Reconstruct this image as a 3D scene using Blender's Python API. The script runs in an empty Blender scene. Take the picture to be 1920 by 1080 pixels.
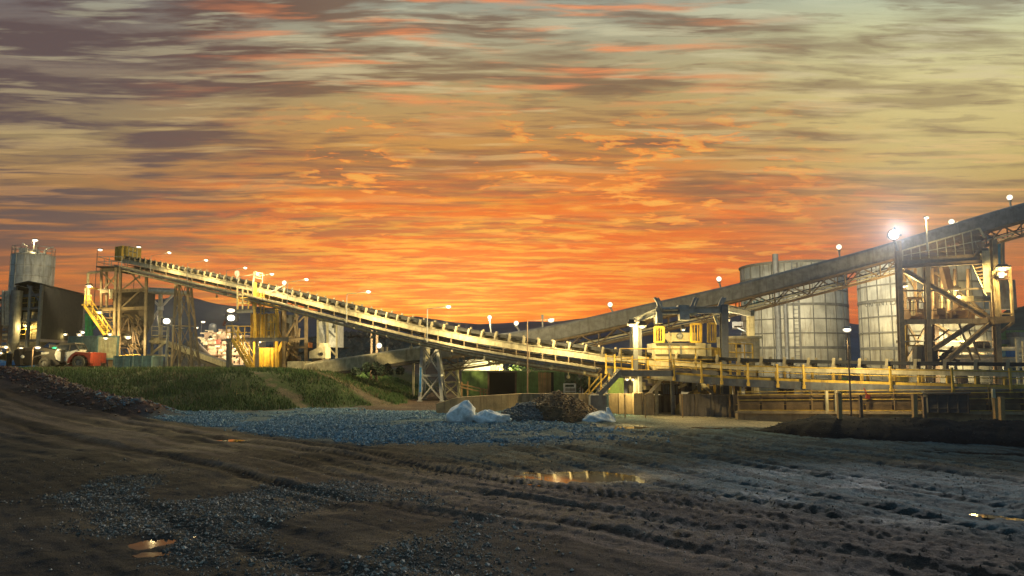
import bpy, bmesh, math, random
import numpy as np
from mathutils import Vector, Matrix

# ------------------------------------------------------------------ camera, sky, sun, exposure
SC = bpy.context.scene
COL = SC.collection
H, F, PITCH = 2.8, 1300.0, math.atan(132 / 1300.0)
cam_d = bpy.data.cameras.new('camera')
cam_d.sensor_width = 36.0
cam_d.lens = 36.0 * F / 1920.0
cam_d.clip_start, cam_d.clip_end = 0.1, 6000
cam = bpy.data.objects.new('camera', cam_d)
cam.location = (0, 0, H)
cam.rotation_euler = (math.pi / 2 + PITCH, 0, 0)
COL.objects.link(cam)
SC.camera = cam
SC.view_settings.view_transform = 'Standard'
SC.view_settings.look = 'None'
SC.view_settings.exposure = 0.0
SC.view_settings.gamma = 1.0
SC.cycles.use_denoising = True
SC.cycles.max_bounces = 6
SC.cycles.sample_clamp_indirect = 4.0
SUN_AZ, SUN_EL = math.radians(-4.8), math.radians(2.0)


def lin(r, g, b):
    f = lambda c: (c / 255 / 12.92) if c / 255 <= 0.04045 else ((c / 255 + 0.055) / 1.055) ** 2.4
    return (f(r), f(g), f(b), 1.0)


class NT:
    """small helper for building node trees"""
    def __init__(s, tree):
        s.t = tree

    def n(s, kind, **kw):
        nd = s.t.nodes.new(kind)
        for k, v in kw.items():
            setattr(nd, k, v)
        return nd

    def put(s, sock, v):
        if hasattr(v, 'bl_idname') or hasattr(v, 'is_output'):
            s.t.links.new(v, sock)
        elif v is not None:
            sock.default_value = v

    def m(s, op, a, b=None, c=None, clamp=False):
        nd = s.n('ShaderNodeMath', operation=op)
        nd.use_clamp = clamp
        for i, v in enumerate((a, b, c)):
            if v is not None:
                s.put(nd.inputs[i], v)
        return nd.outputs[0]

    def mr(s, v, a, b, c=0.0, d=1.0, smooth=True):
        nd = s.n('ShaderNodeMapRange')
        nd.interpolation_type = 'SMOOTHSTEP' if smooth else 'LINEAR'
        s.put(nd.inputs[0], v)
        for i, x in enumerate((a, b, c, d)):
            nd.inputs[i + 1].default_value = x
        return nd.outputs[0]

    def xyz(s, x, y, z=0.0):
        nd = s.n('ShaderNodeCombineXYZ')
        for i, v in enumerate((x, y, z)):
            s.put(nd.inputs[i], v)
        return nd.outputs[0]

    def noise(s, vec, scale, detail=3.0, rough=0.55, dist=0.0):
        nd = s.n('ShaderNodeTexNoise')
        if vec is not None:
            s.put(nd.inputs['Vector'], vec)
        nd.inputs['Scale'].default_value = scale
        nd.inputs['Detail'].default_value = detail
        nd.inputs['Roughness'].default_value = rough
        nd.inputs['Distortion'].default_value = dist
        return nd.outputs['Fac']

    def mix(s, f, a, b, blend='MIX'):
        nd = s.n('ShaderNodeMix', data_type='RGBA', blend_type=blend)
        s.put(nd.inputs[0], f)
        s.put(nd.inputs[6], a)
        s.put(nd.inputs[7], b)
        return nd.outputs[2]

    def ramp(s, f, stops):
        nd = s.n('ShaderNodeValToRGB')
        e = nd.color_ramp.elements
        while len(e) < len(stops):
            e.new(0.5)
        for i, (p, c) in enumerate(stops):
            e[i].position = p
            e[i].color = c
        s.put(nd.inputs[0], f)
        return nd.outputs[0]


def build_world():
    w = bpy.data.worlds.new('World')
    SC.world = w
    w.use_nodes = True
    w.node_tree.nodes.clear()
    t = NT(w.node_tree)
    d = t.n('ShaderNodeTexCoord').outputs['Generated']
    sp = t.n('ShaderNodeSeparateXYZ')
    t.put(sp.inputs[0], d)
    x, y, z = sp.outputs
    yf = t.m('MAXIMUM', y, .18)
    az = t.m('DIVIDE', x, yf)   # bands of cloud lie straight across the view, like a flat sheet high overhead
    el = t.m('DIVIDE', z, yf)
    elc = t.m('MAXIMUM', el, 0.0)
    h = t.m('DIVIDE', elc, 0.55, clamp=True)
    v = t.m('LOGARITHM', t.m('ADD', elc, 0.10), math.e)
    # the open sky behind the clouds: left, middle and right of the sunset
    cen = t.ramp(h, [(0, lin(184, 46, 10)), (.08, lin(226, 62, 2)), (.22, lin(240, 84, 2)), (.40, lin(228, 104, 12)),
                     (.56, lin(198, 140, 66)), (.72, lin(174, 150, 98)), (.88, lin(168, 162, 132)), (1, lin(152, 156, 140))])
    lef = t.ramp(h, [(0, lin(146, 70, 42)), (.12, lin(178, 84, 36)), (.26, lin(212, 118, 48)), (.42, lin(160, 112, 62)),
                     (.6, lin(150, 128, 88)), (.8, lin(128, 112, 98)), (1, lin(112, 102, 100))])
    rig = t.ramp(h, [(0, lin(146, 60, 38)), (.15, lin(200, 92, 34)), (.28, lin(186, 108, 46)), (.40, lin(180, 132, 70)),
                     (.52, lin(198, 172, 100)), (.72, lin(214, 197, 132)), (.9, lin(206, 203, 154)), (1, lin(186, 194, 166))])
    wl = t.mr(az, -.18, -.66)
    wr = t.mr(az, .12, .62)
    base = t.mix(wr, t.mix(wl, cen, lef), rig)
    wob = t.noise(t.xyz(t.m('MULTIPLY', az, 2.2), t.m('MULTIPLY', v, 3.0)), 1.0, 2.0)
    vv = t.m('ADD', v, t.m('MULTIPLY', t.m('SUBTRACT', wob, .5), .05))
    # long flat bands of cloud
    n1 = t.noise(t.xyz(t.m('MULTIPLY', az, 5.0), t.m('MULTIPLY', vv, 27.0), 1.3), 1.0, 6.0, .56, .2)
    n1b = t.noise(t.xyz(t.m('MULTIPLY', az, 2.4), t.m('MULTIPLY', vv, 10.0), 8.1), 1.0, 3.0, .5, .0)
    n1s = t.m('ADD', t.m('MULTIPLY', n1, .55), t.m('MULTIPLY', n1b, .45))
    dark = t.mr(t.m('ADD', n1s, t.m('MULTIPLY', wl, .035)), .45, .59)
    low = t.mr(el, .05, .22)
    side = t.m('MAXIMUM', t.mr(az, -.12, -.5), t.m('MULTIPLY', t.mr(az, .12, .5), .35))
    damt = t.m('MULTIPLY', dark, t.m('ADD', .36, t.m('ADD', t.m('MULTIPLY', low, .40), t.m('MULTIPLY', side, .30))), clamp=True)
    damt = t.m('MULTIPLY', damt, t.mr(wr, 0, 1, 1.0, .62))
    dcol = t.mix(low, t.mix(side, lin(196, 62, 16), lin(122, 68, 48)), t.mix(wl, lin(112, 82, 62), lin(92, 74, 72)))
    c = t.mix(damt, base, dcol)
    n6 = t.noise(t.xyz(t.m('MULTIPLY', az, 10.0), t.m('MULTIPLY', vv, 44.0), 51.0), 1.0, 5.0, .58, .2)
    c = t.mix(t.m('MULTIPLY', t.mr(n6, .53, .64), t.m('ADD', .14, t.m('MULTIPLY', low, .22))), c, dcol)
    # pale gaps and sunlit streaks
    n2 = t.noise(t.xyz(t.m('MULTIPLY', az, 5.0), t.m('MULTIPLY', vv, 33.0), 15.7), 1.0, 6.0, .56, .2)
    hi = t.mr(n2, .51, .65)
    hcol = t.ramp(h, [(0, lin(248, 90, 5)), (.2, lin(252, 112, 10)), (.36, lin(236, 150, 66)), (.6, lin(220, 190, 128)), (1, lin(206, 208, 176))])
    c = t.mix(t.m('MULTIPLY', t.m('MULTIPLY', hi, t.mr(wl, 0.0, 1.0, .58, .36)), t.mr(el, .04, .26, .45, 1.0)), c, hcol)
    n4 = t.noise(t.xyz(t.m('MULTIPLY', az, 4.5), t.m('MULTIPLY', vv, 27.0), 31.0), 1.0, 4.0, .55, .0)
    up = t.m('MULTIPLY', t.mr(el, .30, .42), t.m('MULTIPLY', t.mr(az, .50, .12), t.mr(az, -.62, -.2)))
    c = t.mix(t.m('MULTIPLY', t.m('MULTIPLY', t.mr(n4, .50, .70), up), .85), c, lin(244, 142, 82))
    # wide fiery patches of lit cloud
    n7 = t.noise(t.xyz(t.m('MULTIPLY', az, 7.0), t.m('MULTIPLY', vv, 16.0), 71.0), 1.0, 5.0, .6, .3)
    r7 = t.m('MULTIPLY', t.mr(el, .36, .12), t.m('MULTIPLY', t.mr(az, -.72, -.3), t.mr(az, .72, .35)))
    c = t.mix(t.m('MULTIPLY', t.m('MULTIPLY', t.mr(n7, .50, .62), r7), .75), c, t.mix(t.mr(n7, .54, .68), lin(236, 98, 18), lin(252, 126, 24)))
    # small broken orange cloudlets in the middle of the sky
    n3 = t.noise(t.xyz(t.m('MULTIPLY', az, 15.0), t.m('MULTIPLY', vv, 27.0), 4.4), 1.0, 5.0, .6, .2)
    n3b = t.noise(t.xyz(t.m('MULTIPLY', az, 5.0), t.m('MULTIPLY', vv, 6.0), 21.0), 1.0, 2.0)
    reg = t.m('MULTIPLY', t.mr(el, .05, .11), t.mr(el, .42, .28))
    reg = t.m('MULTIPLY', reg, t.m('MULTIPLY', t.mr(az, -.5, -.2), t.mr(az, .6, .25)))
    cl = t.m('MULTIPLY', t.m('MULTIPLY', t.mr(n3, .53, .58), t.mr(n3b, .38, .50)), reg)
    c = t.mix(t.m('MULTIPLY', cl, .85), c, t.mix(t.mr(n3, .54, .66), lin(246, 128, 38), lin(255, 180, 74)))
    # ripples of lit cloud low over the place where the sun went down
    n5 = t.noise(t.xyz(t.m('MULTIPLY', az, 13.0), t.m('MULTIPLY', vv, 46.0), 2.2), 1.0, 4.0, .6, .1)
    da = t.m('MULTIPLY', t.m('ADD', az, .085), 3.2)
    de = t.m('MULTIPLY', t.m('SUBTRACT', el, .085), 8.0)
    g = t.m('POWER', math.e, t.m('MULTIPLY', t.m('ADD', t.m('MULTIPLY', da, da), t.m('MULTIPLY', de, de)), -1.0))
    c = t.mix(t.m('MULTIPLY', g, .5), c, lin(255, 124, 8))
    c = t.mix(t.m('MULTIPLY', t.m('MULTIPLY', g, t.mr(n5, .44, .64)), .95, clamp=True), c, lin(255, 200, 62))
    # overhead and behind: the blue of late dusk
    c = t.mix(t.mr(el, .52, .95), c, lin(84, 120, 140))
    c = t.mix(t.mr(y, .25, -.35), c, lin(76, 104, 122))
    sky = t.n('ShaderNodeTexSky', sky_type='NISHITA')
    sky.sun_disc = False
    sky.sun_elevation = SUN_EL
    sky.sun_rotation = SUN_AZ
    sky.altitude = 200
    b1 = t.n('ShaderNodeBackground')
    t.put(b1.inputs[0], c)
    b1.inputs[1].default_value = 1.0
    b2 = t.n('ShaderNodeBackground')
    t.put(b2.inputs[0], sky.outputs[0])
    b2.inputs[1].default_value = 0.012
    ad = t.n('ShaderNodeAddShader')
    t.put(ad.inputs[0], b1.outputs[0])
    t.put(ad.inputs[1], b2.outputs[0])
    out = t.n('ShaderNodeOutputWorld')
    t.put(out.inputs[0], ad.outputs[0])


build_world()
sd = bpy.data.lights.new('sun', 'SUN')
sd.energy = 0.15
sd.angle = math.radians(0.6)
sd.color = (1.0, .62, .32)
sun = bpy.data.objects.new('sun', sd)
sun.rotation_euler = Vector((math.sin(SUN_AZ) * math.cos(SUN_EL), math.cos(SUN_AZ) * math.cos(SUN_EL), math.sin(SUN_EL))).to_track_quat('Z', 'Y').to_euler()
COL.objects.link(sun)


# ------------------------------------------------------------------ helpers
def P(px, py, Y):
    """world point at forward distance Y seen at photograph pixel (px, py)"""
    u, v = (px - 960) / F, (540 - py) / F
    dy, dz = math.cos(PITCH) - v * math.sin(PITCH), math.sin(PITCH) + v * math.cos(PITCH)
    k = Y / dy
    return Vector((u * k, Y, H + dz * k))


def Z(py, Y):
    return P(960, py, Y).z


def X(px, Y, py=660):
    return P(px, py, Y).x


ORG = {}


class MB:
    def __init__(s):
        s.v, s.f = [], []

    def add(s, vs, fs):
        o = len(s.v)
        s.v += [tuple(p) for p in vs]
        s.f += [tuple(i + o for i in f) for f in fs]
        return s

    def box(s, c, size, rz=0.0, rx=0.0, ry=0.0, taper=1.0):
        M = Matrix.Translation(Vector(c)) @ Matrix.Rotation(rz, 4, 'Z') @ Matrix.Rotation(ry, 4, 'Y') @ Matrix.Rotation(rx, 4, 'X')
        a, b, d = size[0] / 2, size[1] / 2, size[2] / 2
        vs = [M @ Vector((i * a * (taper if k > 0 else 1), j * b * (taper if k > 0 else 1), k * d)) for k in (-1, 1) for j in (-1, 1) for i in (-1, 1)]
        return s.add(vs, [(0, 2, 3, 1), (4, 5, 7, 6), (0, 1, 5, 4), (2, 6, 7, 3), (0, 4, 6, 2), (1, 3, 7, 5)])

    def span(s, p, q):
        p, q = Vector(p), Vector(q)
        return s.box((p + q) / 2, [abs(a) for a in (q - p)])

    def bar(s, p, q, w, h=None):
        p, q = Vector(p), Vector(q)
        h = h or w
        d = (q - p)
        if d.length < 1e-5:
            return s
        d.normalize()
        up = Vector((0, 0, 1)) if abs(d.z) < .97 else Vector((0, 1, 0))
        sx = d.cross(up).normalized()
        sz = sx.cross(d).normalized()
        vs = [c + sx * (i * w / 2) + sz * (j * h / 2) for c in (p, q) for (i, j) in ((-1, -1), (1, -1), (1, 1), (-1, 1))]
        return s.add(vs, [(3, 2, 1, 0), (4, 5, 6, 7), (0, 1, 5, 4), (1, 2, 6, 5), (2, 3, 7, 6), (3, 0, 4, 7)])

    def beam(s, p, q, w, h):
        """an I section: two flanges and a web"""
        p, q = Vector(p), Vector(q)
        d = (q - p).normalized()
        up = Vector((0, 0, 1)) if abs(d.z) < .97 else Vector((0, 1, 0))
        sx = d.cross(up).normalized()
        sz = sx.cross(d).normalized()
        t = min(w, h) * .13
        for o in (-1, 1):
            e = sz * (o * (h / 2 - t / 2))
            s.bar(p + e, q + e, w, t)
        s.bar(p, q, t, h - 2 * t)
        return s

    def tube(s, p, q, r, n=8, r2=None):
        p, q = Vector(p), Vector(q)
        r2 = r if r2 is None else r2
        d = (q - p).normalized()
        up = Vector((0, 0, 1)) if abs(d.z) < .97 else Vector((1, 0, 0))
        sx = d.cross(up).normalized()
        sz = sx.cross(d).normalized()
        vs = []
        for c, rr in ((p, r), (q, r2)):
            for i in range(n):
                a = 2 * math.pi * i / n
                vs.append(c + sx * (rr * math.cos(a)) + sz * (rr * math.sin(a)))
        fs = [(i, (i + 1) % n, n + (i + 1) % n, n + i) for i in range(n)] + [tuple(range(n - 1, -1, -1)), tuple(range(n, 2 * n))]
        return s.add(vs, fs)

    def path(s, pts, r, n=8):
        for a, b in zip(pts, pts[1:]):
            s.tube(a, b, r, n)
        return s

    def prism(s, pts, ext):
        ext = Vector(ext)
        n = len(pts)
        vs = [Vector(p) for p in pts] + [Vector(p) + ext for p in pts]
        fs = [(i, (i + 1) % n, n + (i + 1) % n, n + i) for i in range(n)] + [tuple(range(n - 1, -1, -1)), tuple(range(n, 2 * n))]
        return s.add(vs, fs)

    def lathe(s, c, prof, n=24):
        c = Vector(c)
        vs, fs = [], []
        for r, z in prof:
            for i in range(n):
                a = 2 * math.pi * i / n
                vs.append(c + Vector((r * math.cos(a), r * math.sin(a), z)))
        for k in range(len(prof) - 1):
            for i in range(n):
                j = (i + 1) % n
                fs.append((k * n + i, k * n + j, (k + 1) * n + j, (k + 1) * n + i))
        fs.append(tuple(range(n - 1, -1, -1)))
        fs.append(tuple((len(prof) - 1) * n + i for i in range(n)))
        return s.add(vs, fs)

    def ball(s, c, r, nu=10, nv=7):
        rx, ry, rz = r if hasattr(r, '__len__') else (r, r, r)
        c = Vector(c)
        vs, fs = [c + Vector((0, 0, -rz))], []
        for k in range(1, nv):
            th = math.pi * k / nv
            for i in range(nu):
                a = 2 * math.pi * i / nu
                vs.append(c + Vector((rx * math.sin(th) * math.cos(a), ry * math.sin(th) * math.sin(a), -rz * math.cos(th))))
        vs.append(c + Vector((0, 0, rz)))
        for i in range(nu):
            fs.append((0, 1 + (i + 1) % nu, 1 + i))
        for k in range(nv - 2):
            for i in range(nu):
                j = (i + 1) % nu
                fs.append((1 + k * nu + i, 1 + k * nu + j, 1 + (k + 1) * nu + j, 1 + (k + 1) * nu + i))
        top = len(vs) - 1
        for i in range(nu):
            fs.append((1 + (nv - 2) * nu + i, 1 + (nv - 2) * nu + (i + 1) % nu, top))
        return s.add(vs, fs)

    def sweep(s, path, s0, s1, z0, z1):
        """a rectangular section carried along a list of (point, side vector)"""
        o = len(s.v)
        for p, n in path:
            for a, b in ((s0, z0), (s1, z0), (s1, z1), (s0, z1)):
                q = p + n * a
                s.v.append((q.x, q.y, q.z + b))
        m = len(path)
        for k in range(m - 1):
            for i in range(4):
                j = (i + 1) % 4
                s.f.append((o + k * 4 + i, o + k * 4 + j, o + k * 4 + 4 + j, o + k * 4 + 4 + i))
        s.f.append((o, o + 3, o + 2, o + 1))
        s.f.append(tuple(o + (m - 1) * 4 + i for i in range(4)))
        return s

    def pieces(s, name, mat, parent, gap=.02):
        """each group of touching solids becomes a mesh of its own"""
        adj = list(range(len(s.v)))

        def root(a):
            while adj[a] != a:
                adj[a] = adj[adj[a]]
                a = adj[a]
            return a
        for f in s.f:
            for k in f[1:]:
                adj[root(k)] = root(f[0])
        isl = {}
        for i in range(len(s.v)):
            isl.setdefault(root(i), []).append(i)
        keys = list(isl)
        bb = [(np.min([s.v[i] for i in isl[k]], 0) - gap, np.max([s.v[i] for i in isl[k]], 0) + gap) for k in keys]
        grp = list(range(len(keys)))

        def groot(a):
            while grp[a] != a:
                a = grp[a]
            return a
        for a in range(len(keys)):
            for b in range(a):
                if np.all(bb[a][0] < bb[b][1]) and np.all(bb[b][0] < bb[a][1]):
                    grp[groot(a)] = groot(b)
        gi = {keys[a]: groot(a) for a in range(len(keys))}
        out = []
        for g in sorted(set(gi.values())):
            m, mp = MB(), {}
            for i in range(len(s.v)):
                if gi[root(i)] == g:
                    mp[i] = len(m.v)
                    m.v.append(s.v[i])
            m.f = [tuple(mp[i] for i in f) for f in s.f if f[0] in mp]
            out.append(m.build(name, mat, parent))
        return out

    def build(s, name, mat, parent=None, smooth=False, loc=None):
        org = ORG[parent] if parent is not None else (Vector(loc) if loc is not None else Vector((0, 0, 0)))
        me = bpy.data.meshes.new(name)
        me.from_pydata([(a - org.x, b - org.y, c - org.z) for a, b, c in s.v], [], s.f)
        me.materials.append(mat)
        bm = bmesh.new()
        bm.from_mesh(me)
        bmesh.ops.recalc_face_normals(bm, faces=bm.faces)
        bm.to_mesh(me)
        bm.free()
        if smooth:
            me.polygons.foreach_set('use_smooth', [True] * len(me.polygons))
        o = bpy.data.objects.new(name, me)
        COL.objects.link(o)
        if parent is not None:
            o.parent = parent
        else:
            o.location = org
        ORG[o] = org
        return o


def tag(o, label=None, cat=None, group=None, kind=None):
    for k, v in (('label', label), ('category', cat), ('group', group), ('kind', kind)):
        if v:
            o[k] = v
    return o


def thing(name, label, cat, loc, group=None):
    o = bpy.data.objects.new(name, None)
    o.empty_display_size = .3
    o.location = loc
    COL.objects.link(o)
    ORG[o] = Vector(loc)
    return tag(o, label, cat, group)


def np_mesh(name, V, Fq, mat, smooth=True, cols=None):
    """mesh from numpy arrays (all faces the same size)"""
    me = bpy.data.meshes.new(name)
    n = Fq.shape[1]
    me.vertices.add(len(V))
    me.vertices.foreach_set('co', np.ascontiguousarray(V, dtype=np.float32).ravel())
    me.loops.add(Fq.size)
    me.loops.foreach_set('vertex_index', np.ascontiguousarray(Fq, dtype=np.int32).ravel())
    me.polygons.add(len(Fq))
    me.polygons.foreach_set('loop_start', np.arange(0, Fq.size, n, dtype=np.int32))
    me.polygons.foreach_set('loop_total', np.full(len(Fq), n, dtype=np.int32))
    me.update(calc_edges=True)
    me.polygons.foreach_set('use_smooth', np.full(len(Fq), smooth))
    for nm, arr in (cols or {}).items():
        a = me.color_attributes.new(nm, 'FLOAT_COLOR', 'POINT')
        c = np.ones((len(V), 4), dtype=np.float32)
        c[:, :arr.shape[1]] = arr
        a.data.foreach_set('color', c.ravel())
    me.materials.append(mat)
    o = bpy.data.objects.new(name, me)
    COL.objects.link(o)
    ORG[o] = Vector((0, 0, 0))
    return o


def _h(i, j, k):
    n = (i.astype(np.int64) * 374761393 + j.astype(np.int64) * 668265263 + k * 974634777) & 0x7fffffff
    n = ((n ^ (n >> 13)) * 1274126177) & 0x7fffffff
    n = (n ^ (n >> 16)) & 0xffff
    return n / 65535.0


def vnoise(x, y, seed=0):
    xi, yi = np.floor(x), np.floor(y)
    fx, fy = x - xi, y - yi
    fx, fy = fx * fx * (3 - 2 * fx), fy * fy * (3 - 2 * fy)
    a, b, c, d = _h(xi, yi, seed), _h(xi + 1, yi, seed), _h(xi, yi + 1, seed), _h(xi + 1, yi + 1, seed)
    return (a + (b - a) * fx) * (1 - fy) + (c + (d - c) * fx) * fy


def fbm(x, y, seed=0, o=4, g=.5):
    s, a, t = 0, 1.0, 0
    for k in range(o):
        s = s + a * vnoise(x * 2 ** k + 17.3 * k, y * 2 ** k - 9.1 * k, seed + k)
        t += a
        a *= g
    return s / t


def sstep(a, b, x):
    t = np.clip((x - a) / (b - a), 0, 1)
    return t * t * (3 - 2 * t)


def polyline(pts, x, y):
    """unsigned distance, signed side and length along a polyline, for arrays"""
    best = np.full(x.shape, 1e9)
    side = np.zeros(x.shape)
    along = np.zeros(x.shape)
    acc = 0.0
    for (ax, ay), (bx, by) in zip(pts, pts[1:]):
        dx, dy = bx - ax, by - ay
        L = math.hypot(dx, dy)
        t = np.clip(((x - ax) * dx + (y - ay) * dy) / (L * L), 0, 1)
        ex, ey = x - (ax + t * dx), y - (ay + t * dy)
        dd = np.hypot(ex, ey)
        m = dd < best
        best = np.where(m, dd, best)
        side = np.where(m, np.sign(dx * ey - dy * ex), side)
        along = np.where(m, acc + t * L, along)
        acc += L
    return best, side, along


# ------------------------------------------------------------------ materials
def mat(name, col, rough=.6, metal=0.0, var=.25, scale=3.0, bump=.15, dirt=None, dirt_amt=.5, streak=False, spec=.4, corr=None):
    m = bpy.data.materials.new(name)
    m.use_nodes = True
    m.node_tree.nodes.clear()
    t = NT(m.node_tree)
    co = t.n('ShaderNodeTexCoord').outputs['Object']
    n = t.noise(co, scale, 5.0, .6)
    lo = tuple(c * (1 - var) for c in col) + (1,)
    hi = tuple(min(1, c * (1 + var)) for c in col) + (1,)
    c = t.mix(t.mr(n, .3, .7), lo, hi)
    if dirt:
        mp = t.n('ShaderNodeMapping')
        t.put(mp.inputs[0], co)
        mp.inputs['Scale'].default_value = (3, 3, .35) if streak else (1, 1, 1)
        d = t.noise(mp.outputs[0], 1.3, 6.0, .65, .4)
        c = t.mix(t.m('MULTIPLY', t.mr(d, .48, .68), dirt_amt), c, tuple(dirt) + (1,))
    b = t.n('ShaderNodeBsdfPrincipled')
    t.put(b.inputs['Base Color'], c)
    t.put(b.inputs['Roughness'], t.mr(n, .25, .75, max(.05, rough - .12), min(1, rough + .12)))
    b.inputs['Metallic'].default_value = metal
    b.inputs['Specular IOR Level'].default_value = spec
    hgt = t.noise(co, scale * 6, 4.0)
    if corr:
        sp = t.n('ShaderNodeSeparateXYZ')
        t.put(sp.inputs[0], co)
        w = t.m('SINE', t.m('MULTIPLY', t.m('ADD', t.m('MULTIPLY', sp.outputs[0], corr[0]), t.m('MULTIPLY', sp.outputs[1], corr[1])), 6.283))
        hgt = t.m('ADD', t.m('MULTIPLY', hgt, .15), t.m('MULTIPLY', w, .6))
    bp = t.n('ShaderNodeBump')
    bp.inputs['Strength'].default_value = bump
    bp.inputs['Distance'].default_value = .05
    t.put(bp.inputs['Height'], hgt)
    t.put(b.inputs['Normal'], bp.outputs[0])
    o = t.n('ShaderNodeOutputMaterial')
    t.put(o.inputs[0], b.outputs[0])
    return m


def emit(name, col, strength):
    m = bpy.data.materials.new(name)
    m.use_nodes = True
    m.node_tree.nodes.clear()
    t = NT(m.node_tree)
    # frosted glass over a bulb: hot in the middle, dimmer towards the rim
    lw = t.n('ShaderNodeLayerWeight')
    lw.inputs[0].default_value = .5
    f = t.m('POWER', t.m('SUBTRACT', 1.0, lw.outputs['Facing']), 3.0)
    e = t.n('ShaderNodeEmission')
    e.inputs[0].default_value = tuple(col) + (1,)
    t.put(e.inputs[1], t.m('ADD', .35, t.m('MULTIPLY', f, strength)))
    o = t.n('ShaderNodeOutputMaterial')
    t.put(o.inputs[0], e.outputs[0])
    m.cycles.emission_sampling = 'NONE'
    return m


M = dict(
    cream=mat('cream_paint', (.50, .44, .28), .55, dirt=(.22, .15, .08), dirt_amt=.55, streak=True),
    navy=mat('navy_plastic', (.012, .035, .06), .5),
    darkbrown=mat('dark_brown_steel', (.075, .052, .038), .8, dirt=(.03, .025, .02), dirt_amt=.6),  # dark brown steel with random darker patches
    idler=mat('idler_paint', (.36, .31, .20), .6, dirt=(.16, .11, .06), dirt_amt=.6),
    frame=mat('lamp_tinted_steel', (.27, .20, .12), .6, dirt=(.12, .085, .05), dirt_amt=.6, streak=True),  # warm lamplight on the steel put into its colour
    fence=mat('tan_fence_steel', (.36, .26, .13), .7, dirt=(.15, .10, .06), dirt_amt=.6),
    yellow=mat('yellow_paint', (.55, .36, .055), .55, dirt=(.16, .10, .045), dirt_amt=.75, streak=True),
    grey=mat('grey_steel', (.16, .165, .17), .55, .2, dirt=(.12, .08, .05), dirt_amt=.5, streak=True),
    galv=mat('galvanised_steel', (.38, .38, .36), .5, .25, dirt=(.2, .16, .11), dirt_amt=.4, streak=True),
    dark=mat('dark_steel', (.06, .055, .05), .6, dirt=(.10, .06, .035), dirt_amt=.5),
    rust=mat('rusty_steel', (.13, .085, .055), .75, dirt=(.05, .035, .025), dirt_amt=.6),
    belt=mat('rubber_belt', (.018, .018, .018), .7, var=.3),
    sheet=mat('grey_sheeting', (.19, .185, .175), .6, .05, dirt=(.09, .08, .065), dirt_amt=.5, streak=True, corr=(2.6, 0), bump=.06),
    shed=mat('dark_cladding', (.030, .030, .029), .88, 0, spec=.08, dirt=(.05, .045, .04), dirt_amt=.4, corr=(0, 2.2), bump=.25),
    tank=mat('tank_panels', (.40, .385, .33), .5, .15, dirt=(.17, .14, .10), dirt_amt=.65, streak=True, scale=.8),
    seam=mat('tank_seams', (.12, .115, .10), .6),
    conc=mat('stained_concrete', (.21, .165, .115), .85, dirt=(.07, .055, .04), dirt_amt=.75, streak=True, scale=1.5, bump=.3),
    tanconc=mat('tan_and_lit_concrete', (.34, .25, .14), .85, dirt=(.15, .10, .06), dirt_amt=.6, streak=True, scale=1.5, bump=.3),
    green=mat('green_paint', (.15, .25, .07), .6, dirt=(.06, .07, .03), dirt_amt=.5, streak=True),
    teal=mat('blue_green_paint', (.11, .19, .20), .55, dirt=(.08, .09, .08), dirt_amt=.5, streak=True),
    red=mat('red_paint', (.21, .028, .016), .4, dirt=(.12, .05, .03), dirt_amt=.5),
    white=mat('white_paint', (.70, .69, .64), .5, dirt=(.4, .36, .28), dirt_amt=.4, streak=True),
    rubber=mat('tyre_rubber', (.045, .043, .04), .8),
    glass=mat('dark_glass', (.03, .035, .04), .12, spec=.6, bump=0),
    black=mat('black_and_hole_shade', (.015, .012, .012), .8),  # for black parts, and the dark of holes put into colour
    wood=mat('weathered_timber', (.38, .23, .09), .75, dirt=(.16, .09, .04), dirt_amt=.6, streak=True),
    bag=mat('woven_bag', (.78, .80, .80), .75, scale=6, bump=.35, dirt=(.4, .42, .42), dirt_amt=.5),
    orange=mat('orange_paint', (.65, .22, .04), .5),
    blue=mat('blue_paint', (.03, .16, .40), .5),
    lime=mat('bright_green_paint', (.04, .42, .14), .5),
    brown=mat('brown_mesh_steel', (.20, .135, .07), .7, dirt=(.09, .06, .035), dirt_amt=.6),
    pipe=mat('pale_pipe', (.55, .50, .38), .5, dirt=(.3, .24, .15), dirt_amt=.5),
    letter=mat('faded_blue_letters', (.03, .13, .17), .6),
    letterdark=mat('faded_dark_letters', (.10, .10, .09), .6),
    plantwall=mat('pinkish_render', (.60, .45, .33), .7, dirt=(.3, .18, .11), dirt_amt=.8, scale=2.0),
    bark=mat('bark', (.09, .065, .045), .9),
    glow=emit('lamp_lens_warm', (1.0, .88, .62), 5.0),
    glowhot=emit('flood_lens', (1.0, .95, .80), 14.0),
    glowgreen=emit('green_beacon', (.1, 1.0, .35), 4.0),
)

# ------------------------------------------------------------------ ground
ROAD = [(-75, 74), (-46, 53), (-29.5, 40.0), (-5, 20.4), (3.1, 12.6), (12, 3.5), (20, -5)]
TOE = [(-75, 62), (-40, 51), (-29, 44.5), (-23, 39.0), (-17, 36.0), (-13, 38.0), (-10.8, 39.6), (-6.8, 42.0), (-6.6, 47), (-6.9, 60), (-7.5, 200)]
BERM = [(-50, 57), (-38, 49.5), (-29, 43.5), (-23, 38.2), (-18, 34.6)]
PUDDLES = [  # x, y, half length, half width, turn (degrees)
    (1.75, 17.1, 1.75, .9, -6), (-9.4, 24.4, .75, .28, 10), (-5.45, 11.0, .42, .26, 20), (-5.2, 10.35, .22, .12, 15),
    (14.6, 20.9, 1.9, .32, -24), (9.1, 12.5, .75, .16, -30), (4.5, 29.3, 1.3, .75, 0), (-2.4, 31.0, 1.1, .35, 0),
    (8.6, 28.6, 1.6, .28, -8)]


def plateau(x, y):
    d, s, _ = polyline(TOE, x, y)
    inside = np.where(s > 0, d, -d)
    return inside


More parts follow.
